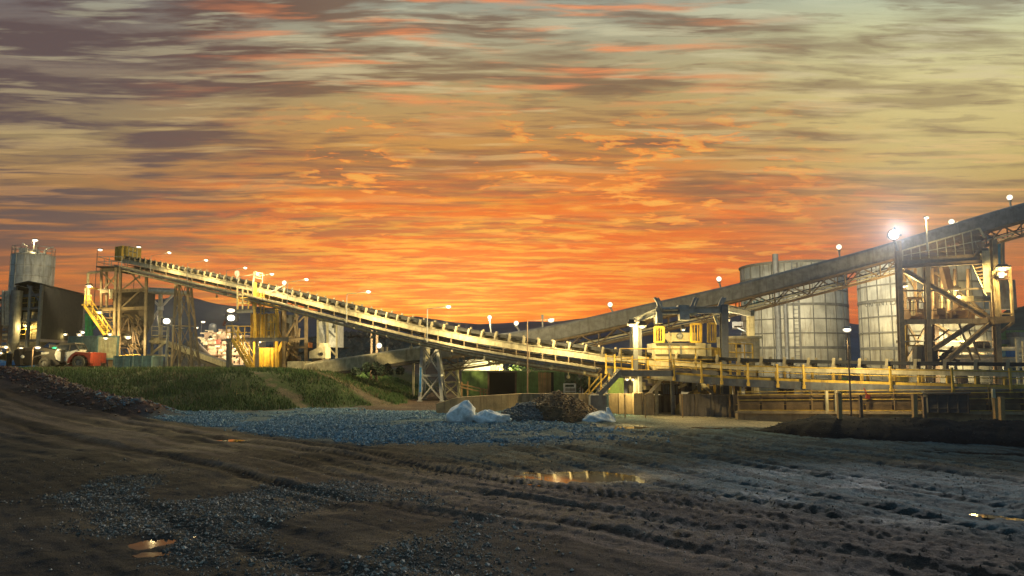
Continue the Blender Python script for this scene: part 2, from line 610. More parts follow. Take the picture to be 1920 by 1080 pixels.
def zsmooth(x, y):
    ramp = 1.9 * sstep(0, 1, (-x - 12) / 22.0) * sstep(0, 1, (y - 24) / 30.0)
    ins = plateau(x, y) + (fbm(x * .25, y * .25, 5, 3) - .5) * 1.6
    pl = 1.95 * sstep(-.3, 8.5, ins)
    z = np.maximum(ramp, pl)
    d, _, _ = polyline(BERM, x, y)
    return z + .55 * np.exp(-(d / 1.1) ** 2) * (0.6 + .8 * fbm(x * .8, y * .8, 9, 3))


def puddle_dip(x, y):
    dip = np.zeros(x.shape)
    for (cx, cy, a, b, r) in PUDDLES:
        c, s = math.cos(math.radians(r)), math.sin(math.radians(r))
        u, v = ((x - cx) * c + (y - cy) * s) / a, (-(x - cx) * s + (y - cy) * c) / b
        dip = np.maximum(dip, (1.0 if b > .5 else .45) * np.exp(-(u * u + v * v) * 1.1))
    return dip


def zground(x, y):
    """height, and the masks that say what lies where"""
    z = zsmooth(x, y)
    near = sstep(75, 45, y) * sstep(60, 30, np.abs(x))
    d, s, al = polyline(ROAD, x, y)
    q = np.where(s > 0, d, -d)
    q = q + (fbm(al * .12, q * .2, 31, 3) - .5) * 1.1
    road = sstep(2.1, 1.2, q)
    right = sstep(1.2, 2.2, q) * sstep(-3.5, 1.0, x + (fbm(x * .3, y * .3, 12, 3) - .5) * 5)
    grav = sstep(1.6, 2.6, q) * sstep(6.5, -1.0, x + (fbm(x * .35, y * .35, 14, 3) - .5) * 7) * sstep(21.8, 25.2, y + x * .05 + (fbm(x * .4, y * .4, 3, 3) - .5) * 3) * (1 - sstep(37.0, 38.6, y) * sstep(-9.5, -8, x))
    ins = plateau(x, y)
    grass = sstep(-.2, .6, ins + (fbm(x * .7, y * .7, 41, 3) - .5) * 1.4) * np.where(x > -16, sstep(84, 74, y), sstep(62, 54, y))
    patch = sstep(.52, .66, fbm(x * .45 + 4, y * .4, 77, 4)) * sstep(-1.0, -2.0, q) * sstep(0, -3, x - 1) * sstep(19, 15, y)
    apron = sstep(27.9, 29.6, y + (fbm(x * .35, y * .6, 51, 3) - .5) * 2.2 - (x - 12) * .13) * sstep(5.6, 8.2, x) * sstep(70, 55, y)
    # ruts: parallel lines along the road, some with lug marks left by tyres
    r = np.zeros(x.shape)
    for k, (c, w, dep, lug) in enumerate([(1.1, .22, .10, 1), (.35, .26, .09, 1), (-.5, .2, .07, 0), (-1.15, .24, .11, 1), (-2.0, .2, .06, 0), (-2.7, .26, .10, 1),
                                          (-3.6, .22, .07, 0), (-4.3, .26, .10, 1), (-5.4, .25, .06, 0), (-6.3, .3, .08, 1), (1.75, .18, .06, 0)]):
        cc = c + (vnoise(al * .13, al * 0 + k, 60 + k) - .5) * .8
        e = np.exp(-((q - cc) / w) ** 2)
        e2 = np.exp(-((np.abs(q - cc) - w * 1.7) / (w * .6)) ** 2)
        keep = sstep(.25, .5, vnoise(al * .09, al * 0 + 3 * k, 90 + k))
        dep = dep * (.55 if c > -3 else .35)
        r = r + keep * (-dep * e + dep * .55 * e2)
        if lug:
            ph = al / .26 + np.abs(q - cc) / w * .9
            r = r + keep * e * (.032 if c > -3 else .018) * np.sin(ph * 2 * np.pi)
    rd = x * .87 + y * .5 + (fbm(x * .12, y * .12, 29, 2) - .5) * 1.2
    rr = np.zeros(x.shape)
    for k, c in enumerate((11.2, 12.6, 14.4, 15.8, 17.9, 19.3, 21.4)):
        cc = c + (vnoise(y * .12, y * 0 + k, 130 + k) - .5) * 1.3
        e = np.exp(-((rd - cc) / .24) ** 2)
        rr = rr - .05 * e + .02 * np.exp(-((np.abs(rd - cc) - .42) / .16) ** 2) + e * .02 * np.sin(y / .3 * 6.28)
    rut = np.clip(-r / .07, 0, 1)
    rutr = np.clip(-rr / .06, 0, 1)
    chew = sstep(3.2, 1.5, q) * sstep(-3.2, -1.0, q) * sstep(-6, 0, x)
    rough = (fbm(x * 1.1, y * 1.1, 2, 4) - .5) * .11 + (fbm(x * 5, y * 5, 8, 3) - .5) * (.02 + .03 * chew + .025 * right) + (fbm(x * 14, y * 14, 18, 2) - .5) * (.015 + .035 * chew + .035 * right)
    rough = rough + (fbm(al * .5, q * 5.5, 19, 3) - .5) * .04 * sstep(3.0, 1.5, q) + (fbm((y * .87 - x * .5) * .45, rd * 3.5, 23, 3) - .5) * .035 * right
    flat = 1 - .85 * apron
    dip = puddle_dip(x, y)
    zz = z + near * ((r * sstep(3.2, 2.0, q) + rr * right * (1 - road)) + rough) * flat * (1 - .75 * dip) - .11 * dip
    return zz, dict(road=road, right=right, grav=grav, grass=grass, patch=patch, apron=apron, chew=chew, ins=ins, q=q, dip=dip, al=al, rut=rut, rutr=rutr)


def ground_colours(x, y, m):
    mud = np.array([.050, .034, .029])
    n = fbm(x * .5, y * .5, 21, 4)[:, None]
    n2 = fbm(x * 3, y * 3, 22, 3)[:, None]
    c = mud * (.55 + .9 * n) * (.75 + .5 * n2)
    streak = fbm(m['al'] * .18, m['q'] * 2.6, 25, 4)[:, None]
    c = c * (1 - .35 * m['road'][:, None] * (streak < .47)) + np.array([.050, .036, .026]) * (m['road'][:, None] * sstep(.5, .65, streak))

    def lay(c, mask, col):
        mask = mask[:, None]
        return c * (1 - mask) + np.array(col) * mask * (.65 + .7 * n) * (.8 + .4 * n2)
    band = sstep(1.9, .9, m['q']) * sstep(-5.2, -2.6, m['q'])
    c = c * (1 + .60 * (band * (1 - m['rut']))[:, None]) * (1 - .45 * (m['rut'] * m['road'])[:, None])
    c = lay(c, .8 * m['road'] * (1 - band), (.033, .032, .034))
    c = lay(c, m['right'] * (1 - m['road']), (.060, .102, .116))
    rs = fbm((y * .87 - x * .5) * .35, (x * .87 + y * .5) * 2.2, 27, 4)
    c = c * (1 - .5 * (m['right'] * sstep(.52, .40, rs))[:, None])
    fl = fbm((y * .87 - x * .5) * 1.6, (x * .87 + y * .5) * 6.0, 28, 3)
    c = c * (1 - .55 * (m['right'] * sstep(.46, .36, fl))[:, None])
    c = c * (1 - .4 * (m['rutr'] * m['right'])[:, None])
    c = lay(c, m['right'] * m['chew'] * .6, (.065, .048, .036))
    c = lay(c, m['grav'], (.075, .15, .19))
    c = lay(c, m['patch'] * .8, (.068, .060, .050))
    d, _, _ = polyline(BERM, x, y)
    c = lay(c, np.exp(-(d / 1.7) ** 2), (.085, .032, .026))
    c = lay(c, m['apron'], (.33, .29, .20))
    edge = sstep(-1.2, .2, m['ins']) * sstep(1.6, .3, m['ins'])
    c = lay(c, edge * .8 * (y > 36), (.085, .055, .036))
    c = lay(c, m['grass'], (.034, .058, .015))
    # bare strips worn across the bank
    for pts, w, col in (([(-22.5, 50), (-18, 46.5), (-14.5, 43), (-11.6, 40)], .28, (.10, .08, .05)), ([(-18, 55), (-14.2, 50), (-11, 46), (-8, 42.5), (-6.5, 40.5)], .75, (.095, .072, .05))):
        dd, _, _ = polyline(pts, x, y)
        c = lay(c, sstep(w * 1.5, w * .3, dd + (fbm(x * 1.9, y * 1.9, 71, 4) - .5) * 1.8), col)
    far = sstep(56, 64, y)
    c = lay(c, far * (1 - m['apron']) * (1 - m['grass']), (.07, .055, .04))
    c = np.where((m['dip'] > .3)[:, None], c * .6, c)
    wet = np.clip(m['dip'] * 1.5 + .35 * m['right'] * sstep(.48, .62, fbm(x * .6, y * .9, 33, 4)) + .3 * m['road'] * sstep(.5, .65, fbm(x * .5, y * .5, 35, 4)), 0, 1)
    return np.clip(c, .004, .6), wet


def ground_material():
    m = bpy.data.materials.new('wet_earth')
    m.use_nodes = True
    m.node_tree.nodes.clear()
    t = NT(m.node_tree)
    co = t.n('ShaderNodeTexCoord').outputs['Object']
    base = t.n('ShaderNodeVertexColor', layer_name='earth').outputs[0]
    wet = t.n('ShaderNodeVertexColor', layer_name='wet').outputs[0]
    n1 = t.noise(co, 9.0, 6.0, .7)
    n2 = t.noise(co, 46.0, 5.0, .7)
    c = t.mix(1.0, base, t.ramp(n1, [(.30, (.45, .45, .45, 1)), (.5, (.95, .95, .95, 1)), (.72, (1.7, 1.66, 1.6, 1))]), 'MULTIPLY')
    c = t.mix(1.0, c, t.ramp(n2, [(.32, (.38, .38, .40, 1)), (.52, (.95, .95, .95, 1)), (.68, (1.9, 1.86, 1.8, 1))]), 'MULTIPLY')
    b = t.n('ShaderNodeBsdfPrincipled')
    t.put(b.inputs['Base Color'], c)
    sp = t.n('ShaderNodeSeparateColor')
    t.put(sp.inputs[0], wet)
    t.put(b.inputs['Roughness'], t.m('SUBTRACT', t.mr(n1, .3, .7, .82, .98), t.m('MULTIPLY', sp.outputs[0], .42)))
    b.inputs['Specular IOR Level'].default_value = .22
    bp = t.n('ShaderNodeBump')
    bp.inputs['Strength'].default_value = .9
    bp.inputs['Distance'].default_value = .05
    t.put(bp.inputs['Height'], t.m('ADD', n1, t.m('MULTIPLY', n2, .8)))
    t.put(b.inputs['Normal'], bp.outputs[0])
    o = t.n('ShaderNodeOutputMaterial')
    t.put(o.inputs[0], b.outputs[0])
    return m


def axis(stops):
    """coordinates with spacing that changes between stops (position, spacing)"""
    out = [stops[0][0]]
    while out[-1] < stops[-1][0]:
        x = out[-1]
        for (a, sa), (b, sb) in zip(stops, stops[1:]):
            if a <= x <= b:
                st = sa + (sb - sa) * (x - a) / (b - a)
                break
        out.append(x + st)
    return np.array(out)


gx = axis([(-740, 80), (-90, 5), (-46, .5), (-26, .13), (-8, .05), (8, .05), (20, .10), (30, .3), (90, 5), (740, 80)])
gy = axis([(-40, 8), (4, .3), (8, .045), (16, .08), (28, .13), (45, .16), (62, .5), (110, 5), (760, 80)])
GX, GY = np.meshgrid(gx, gy)
fx, fy = GX.ravel(), GY.ravel()
fz, gm = zground(fx, fy)
gc, gw = ground_colours(fx, fy, gm)
nx, ny = len(gx), len(gy)
ii = (np.arange(ny - 1)[:, None] * nx + np.arange(nx - 1)[None, :]).ravel()
ground = np_mesh('ground', np.stack([fx, fy, fz], 1), np.stack([ii, ii + 1, ii + nx + 1, ii + nx], 1), ground_material(), True, dict(earth=gc, wet=np.repeat(gw[:, None], 3, 1)))
tag(ground, kind='structure')


def zat(x, y):
    return float(zground(np.array([float(x)]), np.array([float(y)]))[0][0])


def zflat(x, y):
    return float(zsmooth(np.array([float(x)]), np.array([float(y)]))[0])


# standing water
wm = bpy.data.materials.new('muddy_water')
wm.use_nodes = True
_b = wm.node_tree.nodes['Principled BSDF']
_b.inputs['Base Color'].default_value = (.022, .018, .014, 1)
_b.inputs['Roughness'].default_value = .045
_b.inputs['IOR'].default_value = 1.33
_b.inputs['Specular IOR Level'].default_value = .6
PLAB = ['wide brown puddle in the middle of the ruts, yellow steelwork mirrored in it', 'thin bright puddle at the edge of the blue gravel beside the road',
        'larger glinting puddle in the near gravel patches', 'small glinting puddle in front of the near gravel puddle', 'long narrow puddle along the foot of the black heap',
        'narrow streak of water in a rut well in front of the black heap', 'shallow pool in front of the spread white bag by the wall', 'shallow pool in front of the two white bags',
        'long shallow pool on the pale apron before the bunker walls']
for (cx, cy, a, b, r), lb in zip(PUDDLES, PLAB):
    m = MB()
    zl = zflat(cx, cy) - (.052 if b > .5 else .020)
    ang = math.radians(r)
    pts = []
    for k in range(48):
        th = 2 * math.pi * k / 48
        e = 1.2 + .17 * math.sin(3 * th + cx) + .13 * math.sin(5 * th + cy) + .08 * math.sin(8 * th + cx * cy)
        u, v = a * e * math.cos(th), b * e * math.sin(th)
        pts.append((cx + u * math.cos(ang) - v * math.sin(ang), cy + u * math.sin(ang) + v * math.cos(ang), zl - .02))
    m.prism(pts, (0, 0, .02))
    tag(m.build('puddle', wm, loc=(cx, cy, zl)), lb, 'puddle', 'puddles on the wet yard')

# ------------------------------------------------------------------ loose stones and grass
RNG = np.random.default_rng(7)
OCT = np.array([(1, 0, 0), (-1, 0, 0), (0, 1, 0), (0, -1, 0), (0, 0, 1), (0, 0, -1)], float)
OF = np.array([(0, 2, 4), (2, 1, 4), (1, 3, 4), (3, 0, 4), (2, 0, 5), (1, 2, 5), (3, 1, 5), (0, 3, 5)])


def stone_material(name, cols, rough=.7):
    m = bpy.data.materials.new(name)
    m.use_nodes = True
    m.node_tree.nodes.clear()
    t = NT(m.node_tree)
    g = t.n('ShaderNodeNewGeometry').outputs['Random Per Island']
    n = len(cols)
    c = t.ramp(g, [(i / (n - 1), tuple(q) + (1,)) for i, q in enumerate(cols)])
    b = t.n('ShaderNodeBsdfPrincipled')
    t.put(b.inputs['Base Color'], c)
    b.inputs['Roughness'].default_value = rough
    o = t.n('ShaderNodeOutputMaterial')
    t.put(o.inputs[0], b.outputs[0])
    return m


def stones(name, x, y, z, r, material):
    n = len(x)
    j = OCT[None] * RNG.uniform(.55, 1.15, (n, 6, 1)) + RNG.normal(0, .18, (n, 6, 3))
    a = RNG.uniform(0, 6.28, n)
    ca, sa = np.cos(a)[:, None], np.sin(a)[:, None]
    vx = j[:, :, 0] * ca - j[:, :, 1] * sa
    vy = j[:, :, 0] * sa + j[:, :, 1] * ca
    V = np.stack([vx * r[:, None] + x[:, None], vy * r[:, None] + y[:, None], j[:, :, 2] * r[:, None] * .75 + z[:, None]], 2).reshape(-1, 3)
    Fq = (np.arange(n)[:, None, None] * 6 + OF[None]).reshape(-1, 3)
    o = np_mesh(name, V, Fq, material, False)
    return tag(o, kind='stuff')


def scatter(n, x0, x1, y0, y1, prob):
    x, y = RNG.uniform(x0, x1, n), RNG.uniform(y0, y1, n)
    z, m = zground(x, y)
    k = RNG.uniform(0, 1, n) < prob(x, y, m)
    return x[k], y[k], z[k]


gx_, gy_, gz_ = scatter(120000, -22, 6, 22, 39.5, lambda x, y, m: np.clip(m['grav'] ** 2 * (1 - m['grass']) * 1.1, 0, 1) * (m['dip'] < .3) * sstep(.3, .5, fbm(x * .5, y * .5, 3, 3)))
tag(stones('gravel', gx_, gy_, gz_ + .01, np.clip(RNG.lognormal(-3.4, .5, len(gx_)), .012, .12), stone_material('blue_grey_stone', [(.04, .09, .12), (.13, .26, .33), (.07, .15, .195), (.32, .46, .52), (.075, .135, .165)])),
    'field of blue grey crushed stone at the foot of the grass bank', 'gravel', kind='stuff')
gx_, gy_, gz_ = scatter(100000, -14, 4, 7.6, 20, lambda x, y, m: np.clip(m['patch'] * .95 + .02, 0, 1) * (m['dip'] < .3))
tag(stones('gravel', gx_, gy_, gz_ + .004, np.clip(RNG.lognormal(-4.15, .5, len(gx_)), .006, .055), stone_material('grey_chippings', [(.05, .040, .034), (.23, .195, .155), (.085, .068, .055), (.50, .44, .36), (.05, .038, .031)])),
    'loose grey chippings scattered on the near mud', 'gravel', kind='stuff')
gx_, gy_, gz_ = scatter(9000, -3, 16, 9, 30, lambda x, y, m: .5 * np.clip(m['right'] * .7 + m['chew'], 0, 1) * (1 - m['apron']) * (m['dip'] < .3))
tag(stones('mud_clods', gx_, gy_, gz_ + .005, RNG.uniform(.010, .030, len(gx_)), stone_material('mud_clod', [(.045, .035, .026), (.075, .078, .07), (.055, .05, .043), (.10, .10, .09), (.03, .024, .02)], .8)),
    'small clods and stones in the churned mud right of the ruts', 'mud', kind='stuff')
d_ = lambda x, y: np.exp(-(polyline(BERM, x, y)[0] / 1.1) ** 2)
gx_, gy_, gz_ = scatter(16000, -46, -15, 32, 56, lambda x, y, m: d_(x, y))
tag(stones('rubble', gx_, gy_, gz_ + .02, RNG.uniform(.05, .19, len(gx_)), stone_material('red_brown_rubble', [(.09, .03, .025), (.14, .06, .05), (.05, .03, .026), (.20, .15, .13), (.08, .035, .03)], .8)),
    'low ridge of dark red rubble edging the road below the bank', 'rubble', kind='stuff')


def blades(name, x, y, z, hgt, wid, material, lean=.35):
    n = len(x)
    a = RNG.uniform(0, 6.28, n)
    dx, dy = np.cos(a) * wid, np.sin(a) * wid
    lx, ly = RNG.normal(0, lean, n) * hgt, RNG.normal(0, lean, n) * hgt
    A = np.stack([x - dx, y - dy, z - .03], 1)
    B = np.stack([x + dx, y + dy, z - .03], 1)
    C = np.stack([x + lx, y + ly, z + hgt], 1)
    V = np.stack([A, B, C], 1).reshape(-1, 3)
    return np_mesh(name, V, np.arange(3 * n).reshape(-1, 3), material, False)


def bare(x, y):
    d1 = polyline([(-22.5, 50), (-18, 46.5), (-14.5, 43), (-11.6, 40)], x, y)[0]
    d2 = polyline([(-18, 55), (-14.2, 50), (-11, 46), (-8, 42.5), (-6.5, 40.5)], x, y)[0]
    return sstep(.25, .6, d1) * sstep(.6, 1.1, d2)


gx_, gy_, gz_ = scatter(190000, -45, -5.5, 34, 64, lambda x, y, m: m['grass'] * bare(x, y) * (.25 + .75 * sstep(.4, .6, fbm(x * .6, y * .6, 88, 3))))
hh = RNG.uniform(.07, .24, len(gx_)) * (.6 + .8 * fbm(gx_ * .5, gy_ * .5, 55, 3))
tag(blades('grass', gx_, gy_, gz_, hh, RNG.uniform(.02, .05, len(gx_)), stone_material('grass_blade', [(.020, .058, .014), (.05, .115, .024), (.034, .085, .018), (.085, .115, .034), (.024, .06, .016)], .8)),
    'rough dark grass covering the bank below the plant', 'grass', kind='stuff')
gx_, gy_, gz_ = scatter(60000, -45, -5.5, 34, 60, lambda x, y, m: m['grass'] * (.2 + .8 * sstep(1.2, .2, np.abs(bare(x, y) - .5) * 2)) * sstep(.52, .66, fbm(x * .8, y * .8, 98, 3)))
tag(blades('dry_grass', gx_, gy_, gz_, RNG.uniform(.12, .42, len(gx_)), RNG.uniform(.015, .04, len(gx_)), stone_material('dry_grass_blade', [(.12, .10, .05), (.18, .14, .07), (.08, .075, .03), (.14, .12, .055)], .8), .5),
    'patches of dry straw coloured grass on the bank', 'dry grass', kind='stuff')


# ------------------------------------------------------------------ hills
def hill(name, material, az0, az1, r0, rp, r1, prof, seed, nr=26, na=220, rough=.16):
    az = np.radians(np.linspace(az0, az1, na))
    px = np.tan(az) * F + 960
    top = np.interp(px, [p[0] for p in prof], [p[1] for p in prof])
    hp = np.array([H + (132 - (t - 540)) / F * rp for t in top])
    t = np.linspace(0, 1, nr)
    rad = np.where(t < .5, r0 + (rp - r0) * t * 2, rp + (r1 - rp) * (t - .5) * 2)
    sh = np.where(t < .5, sstep(0, .5, t), sstep(1.0, .5, t))
    A, R = np.meshgrid(az, rad)
    x, y = R * np.tan(A), R
    z = sh[:, None] * hp[None, :] * (1 + rough * (fbm(x / rp * 14, y / rp * 14, seed, 5) - .5)) - 1.0
    i = (np.arange(nr - 1)[:, None] * na + np.arange(na - 1)[None, :]).ravel()
    o = np_mesh(name, np.stack([x.ravel(), y.ravel(), z.ravel()], 1), np.stack([i, i + 1, i + na + 1, i + na], 1), material)
    return tag(o, kind='structure')


far_m = mat('haze_blue_hill', (.085, .12, .16), .95, var=.25, scale=.02, bump=0, spec=0)  # blue of the distant air put into the hill colour
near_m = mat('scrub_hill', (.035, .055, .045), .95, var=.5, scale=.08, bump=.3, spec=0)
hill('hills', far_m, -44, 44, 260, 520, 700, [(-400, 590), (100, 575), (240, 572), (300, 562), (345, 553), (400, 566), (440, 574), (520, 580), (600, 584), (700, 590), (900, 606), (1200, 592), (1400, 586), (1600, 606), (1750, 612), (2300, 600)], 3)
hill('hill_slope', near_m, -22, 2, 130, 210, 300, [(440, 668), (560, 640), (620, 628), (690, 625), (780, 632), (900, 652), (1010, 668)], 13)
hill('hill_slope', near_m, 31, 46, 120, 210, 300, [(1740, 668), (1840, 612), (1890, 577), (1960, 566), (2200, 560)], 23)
# scrub on the hillside
n = 9000
az_ = np.radians(RNG.uniform(-20, 1, n))
R_ = RNG.uniform(140, 212, n)
x, y = R_ * np.tan(az_), R_
px_ = np.tan(az_) * F + 960
top_ = np.interp(px_, [440, 560, 620, 690, 780, 900, 1010], [668, 640, 628, 625, 632, 652, 668])
z = sstep(0, 1, (R_ - 130) / 80) * (H + (132 - (top_ - 540)) / F * 210) - 1.0
k = RNG.uniform(0, 1, n) < sstep(.42, .56, fbm(x * .06, y * .09, 64, 3))
stn = stones('woodland', x[k], y[k], z[k] + .6, RNG.uniform(.5, 1.5, k.sum()), stone_material('scrub_leaves', [(.02, .035, .028), (.045, .075, .06), (.03, .05, .042), (.07, .10, .085), (.025, .04, .03)], .9))
tag(stn, 'dark scrub woodland on the far hillside below the conveyor', 'woodland', kind='stuff')

# ------------------------------------------------------------------ lamps
LP = .52


def light(parent, pos, power, col=(1.0, .83, .52), size=.18, name='bulb', spot=None):
    d = bpy.data.lights.new(name, 'SPOT' if spot else 'POINT')
    d.energy = power * LP
    d.color = (col[0], col[1] * .93, col[2] * .66)
    d.shadow_soft_size = size
    o = bpy.data.objects.new(name, d)
    if spot:
        d.spot_size, d.spot_blend = math.radians(spot[1]), .5
        o.rotation_euler = (-Vector(spot[0])).to_track_quat('Z', 'Y').to_euler()
    o.location = Vector(pos) - ORG[parent]
    COL.objects.link(o)
    o.parent = parent
    return o


def oval_lamp(base, head, label, power=0, name='street_lamp', group='street lamps of the plant', r=.28, col=(1.0, .83, .52), pole=.05, lens='glow', off=(0, -.25, -.35), arm=None, cat='lamp', pole_m='galv', spot=None):
    """mast with a flat oval luminaire: pole, arm, hood, lens"""
    base, head = Vector(base), Vector(head)
    t = thing(name, label, cat, base, group)
    top = Vector((base.x, base.y, head.z - .02)) if arm is None else Vector(arm)
    MB().tube(base, top, pole * 1.25, 8, pole * .8).tube(base, base + Vector((0, 0, .05)), pole * 2.6, 8).build('pole', M[pole_m], t)
    if (head - top).length > .15:
        MB().tube(top, head, pole * .7, 6).build('arm', M[pole_m], t)
    MB().lathe(head + Vector((0, 0, .02)), [(r * .85, 0), (r * .8, r * .2), (r * .5, r * .36), (r * .2, r * .42)], 14).build('hood', M['grey'], t, True)
    MB().ball(head + Vector((0, 0, -.03)), (r * .78, r * .78, r * .5), 14, 8).build('lens', M[lens], t, True)
    if power:
        light(t, head + Vector(off), power, col, spot=spot)
    return t


def globe_lamp(base, head, label, power=0, r=.22, group='street lamps of the plant', pole=.05, col=(1.0, .86, .6), off=(0, -.4, -.1), spot=None):
    base, head = Vector(base), Vector(head)
    t = thing('street_lamp', label, 'lamp', base, group)
    MB().tube(base, head - Vector((0, 0, r * .8)), pole, 8).tube(base, base + Vector((0, 0, .05)), pole * 2.4, 8).build('pole', M['galv'], t)
    MB().lathe(head - Vector((0, 0, r * 1.15)), [(r * .35, 0), (r * .6, r * .3)], 12).build('collar', M['galv'], t)
    r *= .8
    MB().ball(head, r, 14, 10).build('lens', M['glow'], t, True)
    if power:
        light(t, head + Vector(off), power, col, spot=spot)
    return t


def flood(pos, aim, label, power, w=.55, h=.4, col=(1.0, .88, .62), group='floodlights of the plant', bracket=None, lens='glow', angle=120, cat='floodlight'):
    """square floodlight head on a bracket: housing, lens, bracket, visor"""
    pos, aim = Vector(pos), Vector(aim).normalized()
    t = thing('floodlight', label, cat, pos, group)
    q = aim.to_track_quat('Y', 'Z').to_matrix()
    Lc = lambda a, b, c: pos + q @ Vector((a, b, c))
    m = MB()
    m.prism([Lc(-w / 2, 0, -h / 2), Lc(w / 2, 0, -h / 2), Lc(w / 2, 0, h / 2), Lc(-w / 2, 0, h / 2)], q @ Vector((0, -.12, 0)))
    m.prism([Lc(-w / 3, -.12, -h / 3), Lc(w / 3, -.12, -h / 3), Lc(w / 3, -.12, h / 3), Lc(-w / 3, -.12, h / 3)], q @ Vector((0, -.14, 0)))
    m.build('housing', M['dark'], t)
    MB().ball(pos + aim * .03, (w * .36, .1, h * .36) if abs(aim.y) > abs(aim.x) else (.1, w * .36, h * .36), 12, 8).build('lens', M[lens], t, True)
    if bracket is not None:
        MB().tube(Lc(0, -.1, -h / 2), Vector(bracket), .04, 6).build('bracket', M['galv'], t)
    if power:
        light(t, pos + aim * .32, power, col, .2, spot=(aim, angle) if angle else None)
    return t


# ------------------------------------------------------------------ the long open conveyor
A_PY = [(1, 244, 482), (1, 250, 483), (1, 400, 514), (1, 504, 536), (1, 540, 544), (1, 640, 568), (1, 700, 582), (1, 800, 604), (1, 900, 623), (1, 960, 632), (1, 1000, 638),
        (1, 1060, 645), (1, 1100, 650), (1, 1140, 656), (1, 1200, 661), (1, 1280, 667), (1, 1400, 674), (1, 1520, 677), (1, 1700, 680), (1, 1900, 682), (1, 2050, 683)]
INVY = lambda px: .0143 + .0214 * (px - 250) / 1650.0


def apt(px):
    return P(px, float(np.interp(px, [a[1] for a in A_PY], [a[2] for a in A_PY])), 1 / INVY(px))


def with_sides(pts):
    out = []
    for i, p in enumerate(pts):
        d = pts[min(i + 1, len(pts) - 1)] - pts[max(i - 1, 0)]
        n = Vector((-d.y, d.x, 0)).normalized()
        if n.y > 0:
            n = -n
        out.append((p, n))
    return out


apx = np.linspace(244, 2050, 150)
APATH = with_sides([apt(x) for x in apx])
sub = lambda a, b: [q for q, x in zip(APATH, apx) if a <= x <= b]


def acut(px, side, dz):
    """a point on the conveyor at photograph column px, side metres towards the viewer, dz above the belt"""
    i = min(range(len(apx)), key=lambda k: abs(apx[k] - px))
    return apt(px) + APATH[i][1] * side + Vector((0, 0, dz))


cA = thing('belt_conveyor', 'very long open conveyor with cream stringers and black belt, climbing to the left', 'conveyor', apt(700) - Vector((0, 0, 1.0)))
mb = MB().sweep(APATH, -.62, -.40, .02, .05).sweep(APATH, -.40, .40, -.10, -.07).sweep(APATH, .40, .62, .02, .05)
mb.sweep(APATH, -.42, -.38, -.10, .05).sweep(APATH, .38, .42, -.10, .05).sweep(APATH, .60, .63, -.09, .05)
mb.build('carrying_belt', M['belt'], cA)
MB().sweep(APATH, -.5, .5, -.86, -.83).build('return_belt', M['belt'], cA)
for s in (-.74, .74):
    mb = MB()
    for part, bot in ((sub(244, 1175), -.65), (sub(1163, 2050), -.50)):
        mb.sweep(part, s - .04, s + .04, bot + .03, -.30)
        mb.sweep(part, s - .09, s + .09, -.30, -.27).sweep(part, s - .09, s + .09, bot, bot + .03)
    mb.build('stringer', M['cream'], cA)
# idlers: one trough set on its stand, copied along the belt
q0 = Vector((0, 0, 0))
im = MB()
for s in (-1, 1):
    im.prism([(s * .74 - .05, -.09, -.27), (s * .74 + .05, -.09, -.27), (s * .74 + .05, -.05, .16), (s * .74 - .05, -.05, .16)], (0, .12, 0))
    im.box((s * .74, 0, -.255), (.2, .26, .03))
    im.tube((s * .72, 0, .04), (s * .40, 0, -.14), .05, 8)
im.tube((-.38, 0, -.16), (.38, 0, -.16), .05, 8)
im.box((0, 0, -.24), (1.4, .07, .07))
seg = np.array([(a[0] - b[0]).length for a, b in zip(APATH[1:], APATH)])
cum = np.concatenate([[0], np.cumsum(seg)])
proto = None
for d in np.arange(.4, cum[-1], 1.06):
    i = min(int(np.searchsorted(cum, d)), len(APATH) - 1)
    f = (d - cum[i - 1]) / seg[i - 1]
    p = APATH[i - 1][0].lerp(APATH[i][0], f)
    dv = (APATH[i][0] - APATH[i - 1][0]).normalized()
    n = APATH[i][1]
    R = Matrix((n, dv, n.cross(dv))).transposed().to_euler()
    if proto is None:
        proto = im.build('idler', M['idler'], None)
        o = proto
    else:
        o = proto.copy()
        COL.objects.link(o)
    o.parent = cA
    o.location = p - ORG[cA]
    o.rotation_euler = R
# sloping gallery below the belt: walkway, lattice, pipe
lowp = sub(244, 1150)
MB().sweep(lowp, .80, 1.45, -1.06, -1.00).sweep(lowp, 1.42, 1.47, -1.20, -1.00).build('walkway', M['grey'], cA)
MB().sweep(lowp, 1.47, 1.53, -1.05, -.93).sweep(lowp, -1.53, -1.47, -1.05, -.93).build('edge_rail', M['cream'], cA)
mb = MB()
for s in (-.85, .85):
    mb.sweep(lowp, s - .05, s + .05, -1.10, -.98).sweep(lowp, s - .05, s + .05, -1.55, -1.45)
for k in range(0, len(lowp) - 2, 2):
    for s in (-.85, .85):
        a, b, c = lowp[k], lowp[k + 1], lowp[k + 2]
        lo = lambda q, z: q[0] + q[1] * s + Vector((0, 0, z))
        mb.bar(lo(a, -1.05), lo(b, -1.5), .05).bar(lo(b, -1.5), lo(c, -1.05), .05)
        mb.bar(lo(b, -1.05), lo(b, -.65), .06)
    mb.bar(lowp[k][0] + lowp[k][1] * .85 + Vector((0, 0, -1.5)), lowp[k][0] - lowp[k][1] * .85 + Vector((0, 0, -1.5)), .06)
mb.build('lattice_girder', M['frame'], cA)
mb = MB()
pts = [q[0] + q[1] * 1.30 + Vector((0, 0, -1.36)) for q in lowp]
mb.path(pts, .065, 6)
for k in range(2, len(pts) - 1, 5):
    mb.ball(pts[k], .13, 8, 6)
mb.build('service_pipe', M['cream'], cA)
mb = MB()
